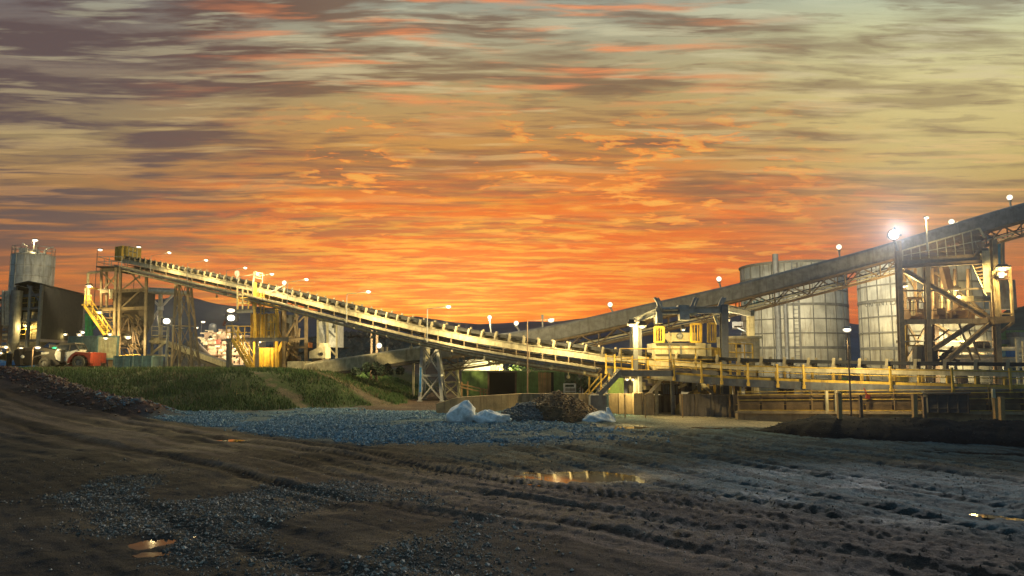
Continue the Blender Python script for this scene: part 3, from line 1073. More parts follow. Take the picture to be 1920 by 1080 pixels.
for k in range(3, len(lowp), 6):
    q = lowp[k]
    mb.bar(q[0] + q[1] * .9 + Vector((0, 0, -1.5)), q[0] + q[1] * .9 + Vector((0, 0, -1.72)), .05).ball(q[0] + q[1] * .9 + Vector((0, 0, -1.78)), .11, 8, 6)
mb.pieces('hanger_bracket', M['cream'], cA)
# level section on the right: walkway channel with yellow handrail towards the viewer
lev = sub(1160, 2050)
MB().sweep(lev, .95, 1.75, -.97, -.93).build('walkway', M['brown'], cA)
MB().sweep(lev, 1.75, 1.82, -1.22, -.91).sweep(lev, 1.70, 1.88, -1.24, -1.22).build('walkway_channel', M['grey'], cA)
MB().sweep(lev, 1.70, 1.74, -.91, -.80).build('toe_board', M['yellow'], cA)
mb = MB()
pt = [q[0] + q[1] * 1.86 + Vector((0, 0, -.28)) for q in lev]
mb.path(pt, .03, 6)
pt = [q[0] + q[1] * 1.86 + Vector((0, 0, -.55)) for q in lev]
mb.path(pt, .022, 6)
mb.build('handrail', M['yellow'], cA)
post = None
for px in (1166, 1182, 1214, 1243, 1290, 1340, 1376, 1424, 1477, 1524, 1680, 1790, 1893, 1990):
    p = acut(px, 1.86, -1.15)
    if post is None:
        post = MB().box((0, 0, .47), (.075, .075, .98)).box((0, 0, .02), (.12, .10, .16)).box((0, 0, .97), (.09, .09, .05)).build('handrail_post', M['yellow'], None)
        o = post
    else:
        o = post.copy()
        COL.objects.link(o)
    o.parent = cA
    o.location = p - ORG[cA]
st = None
for px in np.linspace(1410, 2040, 13):
    for s in (-.74, .74):
        p = acut(px, s, -.50)
        if st is None:
            st = MB().box((0, 0, -.36), (.10, .12, .72)).box((0, 0, -.72), (.22, .22, .03)).build('stand', M['yellow'], None)
            o = st
        else:
            o = st.copy()
            COL.objects.link(o)
        o.parent = cA
        o.location = p - ORG[cA]
MB().sweep(lev, -1.0, .95, -1.30, -1.22).build('base_frame', M['dark'], cA)
mb = MB()
for px in np.linspace(1390, 2040, 9):
    for s in (-.9, .9):
        p = acut(px, s, -1.30)
        mb.span((p.x - .12, p.y - .12, -.1), (p.x + .12, p.y + .12, p.z))
mb.pieces('footing_leg', M['brown'], cA)
# head end: pulley box and the little housing on top
hp = acut(240, 0, .25)
hd = (APATH[0][0] - APATH[4][0]).normalized()
mb = MB()
yaw = math.atan2(hd.y, hd.x)
mb.box(hp, (1.5, 1.9, 1.35), yaw).box(hp + Vector((0, 0, .70)), (1.6, 2.0, .07), yaw)
for k in range(-2, 3):
    mb.box(hp + hd * (k * .33) + APATH[0][1] * .97, (.06, .08, 1.3), yaw)
mb.build('head_housing', M['yellow'], cA)
mb = MB()
p0, p1 = acut(256, .8, .1), acut(272, .8, .05)
for p in (p0, p0.lerp(p1, .5), p1):
    mb.bar(p, p + Vector((0, 0, 1.05)), .07)
for z in (.55, 1.0):
    mb.bar(p0 + Vector((0, 0, z)), p1 + Vector((0, 0, z)), .07)
mb.build('guard_rail', M['cream'], cA)
# small framed panel above the belt
mb = MB()
a, b = acut(486, .5, .15), acut(502, .5, .15)
for p in (a, b):
    mb.bar(p, p + Vector((0, 0, .85)), .06)
for z in (.35, .82):
    mb.bar(a + Vector((0, 0, z)), b + Vector((0, 0, z)), .07)
mb.build('belt_gate', M['pipe'], cA)
mb = MB()
p = acut(455, .55, -.1)
mb.bar(p, p + Vector((0, 0, .5)), .1).ball(p + Vector((0, 0, .62)), (.2, .2, .3), 10, 7)
mb.build('switch_box', M['white'], cA)


# ------------------------------------------------------------------ trestles
def trestle(label, top_px, Y, py_top, px_b, py_b, w=.16, half=1.0, mat_='grey', levels=1, name='steel_trestle', spread=1.5, brace=True):
    """four splayed legs with cross bracing; px_b = columns of the two front feet"""
    zt = Z(py_top, Y)
    tl, tr = X(top_px[0], Y, py_top), X(top_px[1], Y, py_top)
    Yb = Y - spread
    zb = Z(py_b, Yb)
    bl, br = X(px_b[0], Yb, py_b), X(px_b[1], Yb, py_b)
    gz = zat((bl + br) / 2, Yb)
    zb = gz - .1
    t = thing(name, label, 'trestle', ((bl + br) / 2, Y, gz), 'trestles under the conveyors')
    top = {(-1, -1): Vector((tl, Y - half * .6, zt)), (1, -1): Vector((tr, Y - half * .6, zt)), (-1, 1): Vector((tl, Y + half * .6, zt)), (1, 1): Vector((tr, Y + half * .6, zt))}
    bot = {(-1, -1): Vector((bl, Yb, zb)), (1, -1): Vector((br, Yb, zb)), (-1, 1): Vector((bl, Y + spread, zb)), (1, 1): Vector((br, Y + spread, zb))}
    for k in top:
        MB().beam(bot[k], top[k], w * 1.3, w * 1.3).box(bot[k] + Vector((0, 0, .12)), (w * 2.2, w * 2.2, .08)).build('leg', M[mat_], t)
    mb = MB()
    for a, b in (((-1, -1), (1, -1)), ((1, -1), (1, 1)), ((1, 1), (-1, 1)), ((-1, 1), (-1, -1))):
        for lv in range(levels):
            f0, f1 = lv / levels + .04, (lv + 1) / levels - .02
            pa0, pb0, pa1, pb1 = bot[a].lerp(top[a], f0), bot[b].lerp(top[b], f0), bot[a].lerp(top[a], f1), bot[b].lerp(top[b], f1)
            if brace:
                mb.bar(pa0, pb1, w * .55).bar(pb0, pa1, w * .55)
            mb.bar(pa1, pb1, w * .8)
    mb.build('bracing', M[mat_], t)
    return t


trestle('tall splayed grey steel trestle standing on the grass bank under the upper conveyor', (333, 354), 65, 526, (322, 360), 690, levels=2, half=.6, spread=.8, w=.115, mat_='frame')
trestle('braced steel trestle with a blue stripe on one leg at the end of the bank', (793, 821), 47.0, 650, (787, 829), 756, levels=2, w=.15, half=.9, spread=1.2, mat_='galv')
trestle('low trestle with cream bracing under the covered conveyor beside the green shed', (832, 856), 50.6, 684, (826, 861), 745, w=.11, half=.7, spread=.8, levels=2, mat_='cream')
tr2 = [o for o in bpy.data.objects if o.get('label', '').startswith('braced steel trestle')][0]
MB().box(P(788.5, 712, 45.6), (.13, .10, 1.6)).build('blue_stripe', M['blue'], tr2)

# ------------------------------------------------------------------ the covered conveyor
B_PY = [(572, 683), (600, 679), (700, 665), (790, 651), (860, 641), (930, 632), (1000, 620), (1100, 594), (1230, 569), (1350, 544), (1440, 518), (1500, 503), (1570, 487), (1640, 468), (1700, 450), (1790, 419), (1860, 400), (1920, 383), (2060, 345)]
B_PY = [(572, 683), (600, 679), (700, 665), (790, 651), (870, 639), (930, 630), (1000, 620), (1060, 608), (1100, 599), (1160, 585), (1230, 569), (1350, 543), (1440, 520), (1500, 504), (1570, 486), (1640, 467), (1700, 449), (1790, 421), (1860, 400), (1920, 383), (2060, 345)]


def bY(px):
    return 1 / (1 / 53.0 + (1 / 44.0 - 1 / 53.0) * (px - 575) / 1325.0)


bpx = np.linspace(574, 2060, 47)
zb = np.interp(bpx, [p[0] for p in B_PY], [p[1] for p in B_PY])
for _ in range(2):
    zb[1:-1] = (zb[:-2] + 2 * zb[1:-1] + zb[2:]) / 4
BPATH = with_sides([P(x, y, bY(x)) for x, y in zip(bpx, zb)])
bsub = lambda a, b: [q for q, x in zip(BPATH, bpx) if a <= x <= b]


def bcut(px, side, dz):
    i = min(range(len(bpx)), key=lambda k: abs(bpx[k] - px))
    return P(px, float(np.interp(px, bpx, zb)), bY(px)) + BPATH[i][1] * side + Vector((0, 0, dz))


cB = thing('covered_conveyor', 'long covered conveyor under dark grey sheeting, climbing to the right past the round tanks', 'conveyor', bcut(1100, 0, -2))


def hood(path, w, hgt, rise):
    mb = MB()
    prof = [(w, -hgt), (w, -.10), (w * .92, 0), (w * .6, rise * .7), (0, rise), (-w * .6, rise * .7), (-w * .92, 0), (-w, -.10), (-w, -hgt)]
    o = []
    for p, n in path:
        o += [p + n * a + Vector((0, 0, b)) for a, b in prof]
    k = len(prof)
    fs = [(i * k + j, i * k + j + 1, (i + 1) * k + j + 1, (i + 1) * k + j) for i in range(len(path) - 1) for j in range(k - 1)]
    mb.add(o, fs)
    # ends closed and a bottom so the hood is a solid body
    mb.add([q for q in o[:k]], [tuple(range(k))])
    mb.add([q for q in o[-k:]], [tuple(range(k))])
    mb.sweep(path, -w, w, -hgt, -hgt + .04)
    return mb


hood(bsub(830, 2060), .85, 1.0, .12).build('hood', M['sheet'], cB)
hood(bsub(574, 815), .8, .93, .10).build('lower_hood', M['cream'], cB)
lowb = bsub(574, 830)
MB().sweep(lowb, -.85, .85, -1.12, -.96).build('belt_frame', M['dark'], cB)
tb = bsub(815, 2060)
mb = MB()
for s in (-.85, .85):
    mb.sweep(tb, s - .06, s + .06, -1.16, -1.02).sweep(tb, s - .06, s + .06, -2.06, -1.94)
mb.build('girder_chord', M['brown'], cB)
mb = MB()
for k in range(0, len(tb) - 2, 2):
    for s in (-.85, .85):
        lo = lambda q, z: q[0] + q[1] * s + Vector((0, 0, z))
        mb.bar(lo(tb[k], -1.1), lo(tb[k + 1], -2.0), .075).bar(lo(tb[k + 1], -2.0), lo(tb[k + 2], -1.1), .075).bar(lo(tb[k + 1], -2.0), lo(tb[k + 1], -1.1), .06)
    q = tb[k + 1]
    mb.bar(q[0] + q[1] * .85 + Vector((0, 0, -2.0)), q[0] - q[1] * .85 + Vector((0, 0, -2.0)), .09).bar(q[0] + q[1] * .85 + Vector((0, 0, -1.1)), q[0] - q[1] * .85 + Vector((0, 0, -1.1)), .07)
mb.build('girder_lattice', M['brown'], cB)
MB().sweep(tb, -.55, .55, -1.55, -1.51).build('return_belt', M['belt'], cB)
MB().sweep(tb, .72, .80, -1.74, -1.62).sweep(tb, -.80, .80, -1.86, -1.83).build('walkway', M['cream'], cB)
mb = MB()
for px in (645, 780):
    a = bcut(px, .5, -1.1)
    mb.span((a.x - .08, a.y - .08, zflat(a.x, a.y) - .2), (a.x + .08, a.y + .08, a.z))
a = bcut(777, .5, -1.1)
mb.pieces('support_leg', M['cream'], cB)
tail = bcut(580, 0, -.45)
MB().box(tail - Vector((.75, 0, 0)), (1.3, 1.7, 1.25)).tube(tail + Vector((-.9, -.95, -.1)), tail + Vector((-.9, .95, -.1)), .30, 14).build('tail_box', M['cream'], cB)

# lamps that stand on the covered conveyor
for px, py, hx, hy, lb, pw in ((974, 619, 968, 606, 'globe lamp low on the covered conveyor, left of the thin mast', 300), (1150, 583, 1144, 571, 'globe lamp on the covered conveyor above the two lit portal lamps', 500),
                               (1353, 537, 1348, 523, 'globe lamp on the covered conveyor just left of the first round tank', 9000), (1577, 480, 1573, 463, 'globe lamp on the covered conveyor above the gap between the round tanks', 9000),
                               (1900, 386, 1893, 370, 'globe lamp on the covered conveyor at the far right end', 700)):
    b = bcut(px, -.3, .05)
    h = P(hx, hy, b.y)
    globe_lamp(b, h, lb, pw, .24, 'globe lamps on the covered conveyor', .06, col=(1, .97, .95), off=(0, .5, .1), spot=((0.1, .85, -.45), 130))
b = bcut(1784, -.9, .0)
globe_lamp(b, P(1784, 416, b.y), 'globe lamp half sunk behind the covered conveyor right of the thin mast lamp', 300, .25, 'globe lamps on the covered conveyor', .06)
p = bcut(1017, -.2, .05)
o = MB().tube(p, P(1017, 592, p.y), .06, 8).box(P(1017, 594, p.y), (.16, .16, .3)).build('vent_mast', M['galv'], loc=p)
tag(o, 'thin short mast with a small box on the covered conveyor, beside the armed lamp', 'mast')
b = bcut(712, -.5, .0)
tag(MB().box(b + Vector((0, 0, .25)), (.12, .5, .5)).box(b + Vector((.35, 0, .25)), (.1, .4, .5)).build('pipe_stand', M['cream'], loc=b), 'short cream stand on top of the tan covered conveyor', 'stand')
globe_lamp(b + Vector((.1, -.45, 0)), P(711, 648, b.y - .45), 'round lamp sitting low on the tan covered conveyor', 10000, .28, None, .05, off=(-.1, .3, .1), spot=((-.55, .8, .0), 75))
for px in (697, 707):
    b = P(px, 660, 56)
    g = zflat(b.x, 56)
    tag(MB().tube((b.x, 56, g - .1), P(px, 612, 56), .10, 8).box((b.x, 56, g + .03), (.4, .4, .06)).box(P(px, 613, 56), (.3, .3, .12)).build('service_post', M['rust'], loc=(b.x, 56, g)),
        'grey service post behind the tan covered conveyor, %s' % ('further from the round lamp' if px < 700 else 'nearer the round lamp'), 'post', 'service posts behind the tan conveyor')

# lamps along the open conveyor and behind it
b = acut(528, .9, -.3)
globe_lamp(b, P(533, 530, b.y), 'globe lamp on the open conveyor right of the yellow tower top', 600, .24, off=(0, -1.2, 0))
for (bx, by), (hx, hy), lb, pw in (((683, 577), (691, 547), 'lamp on an arm above the open conveyor, third of its length from the yellow tower', 3000), ((833, 606), (841, 575), 'lamp on an arm above the open conveyor over the braced trestle', 3000)):
    b = acut(bx, 1.65, -1.1)
    h = P(hx, hy, b.y - 1.5)
    oval_lamp(b, h, lb, pw, r=.22, off=(0, -.6, -.5), pole=.028, pole_m='grey')
b = bcut(918, -.8, -.3)
globe_lamp(b, P(918, 595, b.y), 'globe lamp on a straight pole where the two conveyors cross', 500, .22)
b = acut(1023, 1.9, -1.5)
b = Vector((b.x, b.y, zflat(b.x, b.y)))
oval_lamp(b, P(1033, 600, b.y), 'lamp on an armed pole in front of the open conveyor, left of the stair', 2600, r=.25, pole=.034, off=(.2, -1.2, -.3), pole_m='rust')
FAR = [(188, 468, 'first'), (260, 463, 'second'), (318, 474, 'first'), (387, 488, 'second'), (460, 502, 'third'), (483, 514, 'fourth'), (510, 514, 'fifth'), (575, 524, 'sixth')]
for px, py, nm in FAR[2:]:
    b = acut(px - 6, 1.5, -1.05)
    h = P(px, py, b.y - 1.7)
    oval_lamp(b, h, '%s of the small lamps in a row along the upper conveyor, counted from its head' % nm, 800 if 450 < px < 520 else 1900, 'walkway_lamp', 'lamps along the upper conveyor', .21, pole=.022, off=(0, -.35, -.35), pole_m='grey')
for px, py, nm in FAR[:2]:
    h = P(px, py, 74)
    oval_lamp((h.x - .3, 74, zflat(h.x, 74)), h, 'lamp on a tall mast %s the railed top of the dark tower' % ('left of' if nm == 'first' else 'right of'), 0, 'mast_lamp', 'mast lamps at the dark tower', .34, pole=.035, pole_m='grey')
    if nm == 'first':
        mast_near_silo = [o for o in bpy.data.objects if o.name.startswith('mast_lamp')][-1]
        light(mast_near_silo, h + Vector((-.4, .1, -.3)), 9000, (1, .9, .75), .3, spot=((-.78, .6, -.12), 70))
for px, py, lb in ((381, 603, 'taller of the two small lamps behind the pinkish plant'), (368, 614, 'lower of the two small lamps behind the pinkish plant')):
    h = P(px, py, 100)
    oval_lamp((h.x - .2, 100, zflat(h.x, 100)), h, lb, 0, 'mast_lamp', 'small lamps behind the plant', .42)

# ------------------------------------------------------------------ far left: pipe rack, silo, dark shed
def rail(mb, pts, h=1.05, r=.03, every=1.2):
    """handrail along points: top rail, knee rail, posts"""
    for a, b in zip(pts, pts[1:]):
        a, b = Vector(a), Vector(b)
        for k in (h, h * .5):
            mb.tube(a + Vector((0, 0, k)), b + Vector((0, 0, k)), r, 6)
        n = max(1, round((b - a).length / every))
        for i in range(n + 1):
            p = a.lerp(b, i / n)
            mb.tube(p, p + Vector((0, 0, h)), r, 6)
    return mb


def stairs(mbt, mbs, p, q, w, n, side):
    """treads (mbt) and two stringers (mbs) from p up to q; side = horizontal width vector"""
    p, q, side = Vector(p), Vector(q), Vector(side).normalized()
    for s in (-.5, .5):
        mbs.bar(p + side * (s * w), q + side * (s * w), .07, .24)
    dirh = Vector((q.x - p.x, q.y - p.y, 0)).normalized()
    ax = math.atan2(side.y, side.x)
    for i in range(1, n + 1):
        c = p.lerp(q, i / (n + 1))
        mbt.box(c, (w, .24, .05), ax)


PL = 1.95
Y = 84
sx = X(60, Y, 520)
silo = thing('silo', 'round grey silo with a railed top rising behind the dark shed', 'silo', (sx, Y, PL))
r = (X(95.5, Y, 520) - X(26, Y, 520)) / 2
zt, zb_ = Z(480, Y), Z(640, Y)
MB().lathe((sx, Y, 0), [(r * .55, PL - .2), (r * .55, zb_ - 1), (r, zb_), (r, zt), (r * .97, zt + .05), (.5, zt + .55)], 32).build('barrel', M['tank'], silo, True)
mb = MB()
for k in range(9):
    z = zb_ + (zt - zb_) * k / 8
    mb.lathe((sx, Y, z), [(r + .02, -.04), (r + .05, 0), (r + .02, .04)], 32)
for k in range(14):
    a = 2 * math.pi * k / 14
    mb.box((sx + (r + .02) * math.cos(a), Y + (r + .02) * math.sin(a), (zb_ + zt) / 2), (.06, .06, zt - zb_), a)
mb.build('band', M['tank'], silo)
mb = MB()
pts = [(sx + r * .98 * math.cos(2 * math.pi * k / 16), Y + r * .98 * math.sin(2 * math.pi * k / 16), zt) for k in range(17)]
rail(mb, pts, 1.0, .035, 1.0)
for k in (1, 3, 12, 14):
    a = 2 * math.pi * k / 16
    mb.path([(sx + r * .5 * math.cos(a), Y + r * .5 * math.sin(a), zt + .3), (sx + r * .6 * math.cos(a), Y + r * .6 * math.sin(a), zt + 1.0), (sx + r * .9 * math.cos(a), Y + r * .9 * math.sin(a), zt + 1.25)], .06, 6)
mb.build('handrail', M['galv'], silo)
MB().box((sx - .4, Y - 1.2, zt + .45), (.7, .6, .7)).box((sx + .7, Y - .6, zt + .35), (.5, .5, .5)).build('filter_unit', M['galv'], silo)
hd = P(66, 450, Y)
oval_lamp((hd.x - .1, Y, zt + .4), hd, 'lamp on a short mast on top of the round silo', 400, r=.45, pole=.07)

# dark shed
a0 = Vector((X(70, 75), 75, 0))
a1 = Vector((X(152, 87), 87, 0))
a2 = Vector((X(21, 77.5), 77.5, 0))
a3 = a2 + (a1 - a0)
zs0, zs1 = Z(638, 75), Z(534, 75)
shed = thing('transfer_shed', 'big dark clad shed raised on legs with a lit open end, beside the silo', 'shed', (a0.x, 75, PL))
up = lambda v, z: Vector((v.x, v.y, z))
q = (a1 - a0).normalized()
w = (a2 - a0).normalized()
zr = zs1
MB().prism([up(a0, zs0), up(a1, zs0), up(a1, zr), up(a0, zr)], w * .08).build('side_wall', M['shed'], shed)
MB().prism([up(a3, zs0), up(a1, zs0), up(a1, zr), up(a3, zr + .5)], -q * .08).build('rear_wall', M['shed'], shed)
MB().prism([up(a2, zs0), up(a3, zs0), up(a3, zr + .2), up(a2, zr + .2)], -w * .08).build('far_wall', M['shed'], shed)
ridge = lambda v0, v1: (v0 + v1) / 2
mid0, mid1 = ridge(a0, a2), ridge(a1, a3)
MB().prism([up(a0, zr) - w * .15 - q * .2, up(mid0, zr + .45) - q * .2, up(a2, zr + .25) + w * .15 - q * .2, up(a2, zr + .37) + w * .15 - q * .2, up(mid0, zr + .57) - q * .2, up(a0, zr + .12) - w * .15 - q * .2], (a1 - a0) + q * .3).build('roof', M['shed'], shed)
mb = MB()
for v in (a0, a2, a0.lerp(a2, .4), a1, a3):
    mb.beam(up(v, PL - .1), up(v, zr), .28, .28)
for z in (zs0, Z(600, 75), Z(577, 75), Z(552, 75)):
    mb.beam(up(a0, z), up(a2, z), .2, .26)
mb.bar(up(a0, Z(568, 75)), up(a0.lerp(a2, .55), zr + .1), .12).bar(up(a0, zs0), up(a1, zs0), .25, .3)
mb.build('steel_frame', M['grey'], shed)
mb = MB()
for z in (zs0 + .05, Z(600, 75), Z(577, 75)):
    mb.prism([up(a0, z) + q * .5 + w * .2, up(a2, z) + q * .5 - w * .2, up(a3, z) - q * .5, up(a1, z) - q * .5], (0, 0, .1))
mb.build('floor_deck', M['rust'], shed)
mb = MB()
rail(mb, [up(a0, zs0 + .15) + w * .2 + q * .1, up(a2, zs0 + .15) - w * .2 + q * .1], 1.1, .04)
rail(mb, [up(a0, Z(577, 75) + .1) + w * .2 + q * .1, up(a2, Z(577, 75) + .1) - w * .2 + q * .1], 1.1, .04)
mb.build('handrail', M['yellow'], shed)
mb = MB()
c = up(a0.lerp(a2, .45) + q * 2.0, 0)
mb.lathe((c.x, c.y, 0), [(.5, zs0 + .2), (1.2, zs0 + 2.0), (1.2, zs0 + 3.2)], 16).box((c.x + .3, c.y, zs0 + 1.0), (1.6, 1.0, .9)).tube((c.x - 1, c.y + .5, zs0 + .4), (c.x - 1, c.y + .5, zs0 + 4.8), .25, 10)
mb.build('chute', M['cream'], shed)
c = up(a2.lerp(a0, .2) - q * .05, 0)
MB().tube((c.x, c.y - .5, zs0 - .3), (c.x, c.y - .5, Z(546, 77)), .55, 18).lathe((c.x, c.y - .5, zs0 - 1.4), [(.15, 0), (.55, 1.1)], 18).build('silo_barrel_tube', M['grey'], shed)  # tube standing in for the silo's lower barrel inside the shed end
MB().prism([up(a0, PL) + q * 3 - w * .0, up(a1, PL) + w * .5, up(a1, zs0 - .4) + w * .5, up(a0, zs0 - .4) + q * 3], w * .1).build('lower_wall', M['cream'], shed)
for px, py, Yl, lb, pw in ((49, 611, 76.5, 'warm lamp inside the lit open end of the dark shed', 900), (39, 653, 74.6, 'lamp under the front corner of the dark shed', 250), (122, 627, 81.4, 'small lamp under the far end of the dark shed wall', 500)):
    flood(P(px, py, Yl), (.1, -.6, -.7), lb, pw * (1 if px < 100 else .4), .6, .35, (1, .78, .36), 'lamps on the dark shed', P(px, py - 6, Yl + .3), angle=None)
h = P(71, 651, 60.2)
oval_lamp((h.x - .4, 60.2, zflat(h.x, 60.2)), h, 'lamp on a short post over the bucket of the red loader', 330, r=.3, col=(1, .8, .45), pole=.04, pole_m='rust', group=None)
for k, (px, py, lb) in enumerate(((149, 628, 'twin lamp glow left of the container, upper head'), (155, 623, 'smaller lamp beside the twin glow left of the container'))):
    flood(P(px, py, 74), (0, -.7, -.6), lb, 250 if k == 0 else 0, .6, .4, (1, .85, .6), 'lamps left of the container', P(px + 2, py - 8, 74.5), angle=None)
# pipe rack at the left edge
Y = 80
pr = thing('pipe_rack', 'crowded rack of pipes and decks at the left edge beside the shed', 'pipe rack', (X(8, Y), Y, PL))
mb = MB()
for px in (-14, 3, 19):
    for dy in (0, 3):
        v = P(px, 600, Y + dy)
        mb.beam((v.x, Y + dy, PL - .1), (v.x, Y + dy, Z(548 + (px > 10) * 4, Y)), .22, .22)
for py in (562, 588, 606, 622, 640, 662):
    a, b = P(-20, py, Y), P(21, py, Y)
    mb.beam(a, b, .2, .24).beam(a + Vector((0, 3, 0)), b + Vector((0, 3, 0)), .2, .24)
mb.build('frame', M['rust'], pr)
mb = MB()
for k, (py, r_) in enumerate(((556, .13), (567, .2), (581, .12), (594, .2), (600, .1), (613, .18), (629, .13), (634, .2), (650, .15))):
    mb.tube(P(-20, py, Y + .4 * (k % 4)), P(20, py - 2 + (k % 3), Y + .4 * (k % 4)), r_, 8)
for px in (6, 12, 16):
    mb.tube(P(px, 545, Y - .2), P(px, 610, Y - .2), .14, 8)
mb.build('pipes', M['pipe'], pr)
mb = MB()
for px, py in ((2, 690), (9, 686), (15, 690)):
    v = P(px, py, Y - 1)
    mb.box((v.x, Y - 1, PL + .8), (.8, .8, 1.6))
mb.build('cabinet', M['cream'], pr)
flood(P(11, 651, 78), (0, -.6, -.7), 'lamp low in the pipe rack at the left edge', 600, .6, .4, (1, .8, .45), 'lamps on the dark shed', P(11, 645, 78.4), angle=None)
flood(P(2, 662, 77), (0, -.6, -.7), 'dim lamp lowest at the left edge', 300, .4, .3, (1, .75, .35), 'lamps on the dark shed', P(2, 655, 77.4), angle=None)
p = P(17, 680, 62)
gz = zflat(p.x, 62)
bl = thing('bollard', 'short dark post with a pale cap standing before the pipe rack', 'bollard', (p.x, 62, gz))
MB().tube((p.x, 62, gz - .1), (p.x, 62, Z(663, 62)), .22, 12).build('post', M['black'], bl)
MB().lathe((p.x, 62, Z(663, 62)), [(.23, 0), (.2, .12), (.05, .18)], 12).build('cap', M['grey'], bl)
p = P(8, 683, 66)
tp = MB()
for k in range(5):
    tp.ball((p.x - 1.6 + k * .9, 66 + .3 * (k % 2), 1.95 + .1), (.8, .7, .7 - .08 * (k % 3)), 10, 7)
tag(tp.build('tarpaulin_pile', M['blue'], loc=(p.x, 66, 1.9)), 'pile under bright blue tarpaulin at the left edge', 'tarpaulin')
p = P(103, 655, 71)
gb = thing('beacon', 'glowing green beacon above the red loader', 'beacon', (p.x, 71, PL))
MB().tube((p.x, 71, zflat(p.x, 71) - .1), (p.x, 71, p.z - .3), .06, 8).build('pole', M['grey'], gb)
MB().ball(p, (.42, .3, .28), 12, 8).build('lens', M['glowgreen'], gb, True)
MB().lathe(p - Vector((0, 0, .42)), [(.25, 0), (.3, .16)], 12).build('base', M['dark'], gb)
light(gb, p + Vector((0, -.6, 0)), 150, (.15, 1, .35))

# ------------------------------------------------------------------ red loader with white cab
Y = 62.0
lx = lambda px: X(px, Y, 680)
S = 1300 / 62.0
g0 = zflat(lx(120), Y)
zz = lambda py: Z(py, Y)
base = min(zz(694), g0)
base = g0
dzp = lambda py: base + (694 - py) / S
ld = thing('loader', 'red loader tractor with a white cab and black front boom parked on the bank', 'loader', (lx(120), Y, base))
hw = 1.0


def slab(mb, pts, y0, y1):
    return mb.prism([(lx(a), y0, dzp(b)) for a, b in pts], (0, y1 - y0, 0))


slab(MB(), [(128, 690), (150, 690), (150, 676), (146, 668), (182, 665), (182, 690), (172, 690), (170, 680), (160, 675), (150, 680), (146, 689)], Y - .55, Y + .55).build('chassis', M['red'], ld)
arc = [(145, 685), (146, 679), (150, 673), (157, 669), (164, 668), (172, 670), (178, 676), (181, 685), (184, 685), (184, 666), (156, 664), (149, 668), (142, 677), (141, 685)]
for s in (-1, 1):
    slab(MB(), arc, Y + s * .95 - .22, Y + s * .95 + .22).build('fender', M['red'], ld)


def wheel(px, py, rpx, s, wd):
    c = (lx(px), Y + s * .95, dzp(py))
    r = rpx / S
    m = MB()
    prof = [(r * .55, -wd / 2), (r * .92, -wd / 2), (r, -wd * .3), (r, wd * .3), (r * .92, wd / 2), (r * .55, wd / 2)]
    n = 26
    vs, fs = [], []
    for rr, yy in prof:
        for i in range(n):
            a = 2 * math.pi * i / n
            e = rr * (1.035 if (i % 2 and rr > r * .9) else 1)
            vs.append((c[0] + e * math.cos(a), c[1] + yy, c[2] + e * math.sin(a)))
    for k in range(len(prof)):
        k2 = (k + 1) % len(prof)
        for i in range(n):
            j = (i + 1) % n
            fs.append((k * n + i, k * n + j, k2 * n + j, k2 * n + i))
    m.add(vs, fs)
    wl = thing('wheel', None, None, c)
    wl.parent = ld
    wl.location = Vector(c) - ORG[ld]
    m.build('tyre', M['rubber'], wl)
    MB().tube((c[0], c[1] - wd * .28, c[2]), (c[0], c[1] + wd * .28, c[2]), r * .56, 18).tube((c[0], c[1] - wd * .4, c[2]), (c[0], c[1] + wd * .4, c[2]), r * .2, 10).build('rim', M['grey'], wl)


for s in (-1, 1):
    wheel(162, 683, 11.5, s, .5)
    wheel(98, 684.5, 9.5, s, .42)
mb = slab(MB(), [(110, 669), (113, 678), (119, 681), (137, 681), (152, 665), (154, 660), (150, 660), (136, 664), (122, 664), (112, 661)], Y - .62, Y + .62)
mb.build('cab', M['white'], ld)
mb = MB()
for s in (-.62, .62):
    for a, b in (((111, 662), (117, 651)), ((117, 651), (148, 650)), ((148, 650), (155, 662)), ((137, 663), (138, 651))):
        mb.bar((lx(a[0]), Y + s, dzp(a[1])), (lx(b[0]), Y + s, dzp(b[1])), .08)
slab(mb, [(116, 650), (120, 647.5), (146, 647.5), (149, 650)], Y - .68, Y + .68)
mb.build('cab_frame', M['dark'], ld)
slab(MB(), [(113, 661.5), (118, 651.5), (136, 651.5), (136, 661.5)], Y - .6, Y + .6).build('windscreen', M['glass'], ld)
slab(MB(), [(139, 661.5), (139, 651.5), (147, 651.5), (152, 661.5)], Y - .6, Y + .6).build('side_window', M['glass'], ld)
MB().box((lx(126), Y - .68, dzp(672)), (.3, .1, 1.05)).build('door_post', M['black'], ld)
slab(MB(), [(84, 684), (84, 670), (90, 664), (109, 663), (110, 680), (118, 684), (118, 688), (104, 690)], Y - .5, Y + .5).build('engine_cover', M['dark'], ld)
mb = MB()
for s in (-.45, .45):
    mb.bar((lx(112), Y + s, dzp(664)), (lx(76), Y + s, dzp(658)), .18, .3).bar((lx(76), Y + s, dzp(658)), (lx(52), Y + s, dzp(660)), .18, .3).bar((lx(88), Y + s, dzp(668)), (lx(64), Y + s, dzp(676)), .12)
mb.bar((lx(76), Y - .6, dzp(658)), (lx(76), Y + .6, dzp(658)), .2)
mb.build('boom', M['dark'], ld)
mb = MB()
slab(mb, [(42, 661), (50, 658), (54, 688), (46, 689), (40, 676)], Y - 1.1, Y + 1.1)
slab(mb, [(52, 664), (66, 664), (66, 687), (54, 687)], Y - .7, Y + .7)
for s in (-.8, 0, .8):
    mb.bar((lx(50), Y + s, dzp(688)), (lx(30), Y + s, dzp(690)), .14, .08)
mb.build('bucket', M['black'], ld)
for s in (-.5, .5):
    MB().ball((lx(60), Y + s - .75, dzp(673)), (.17, .06, .14), 10, 7).build('headlight', M['white'], ld, True)
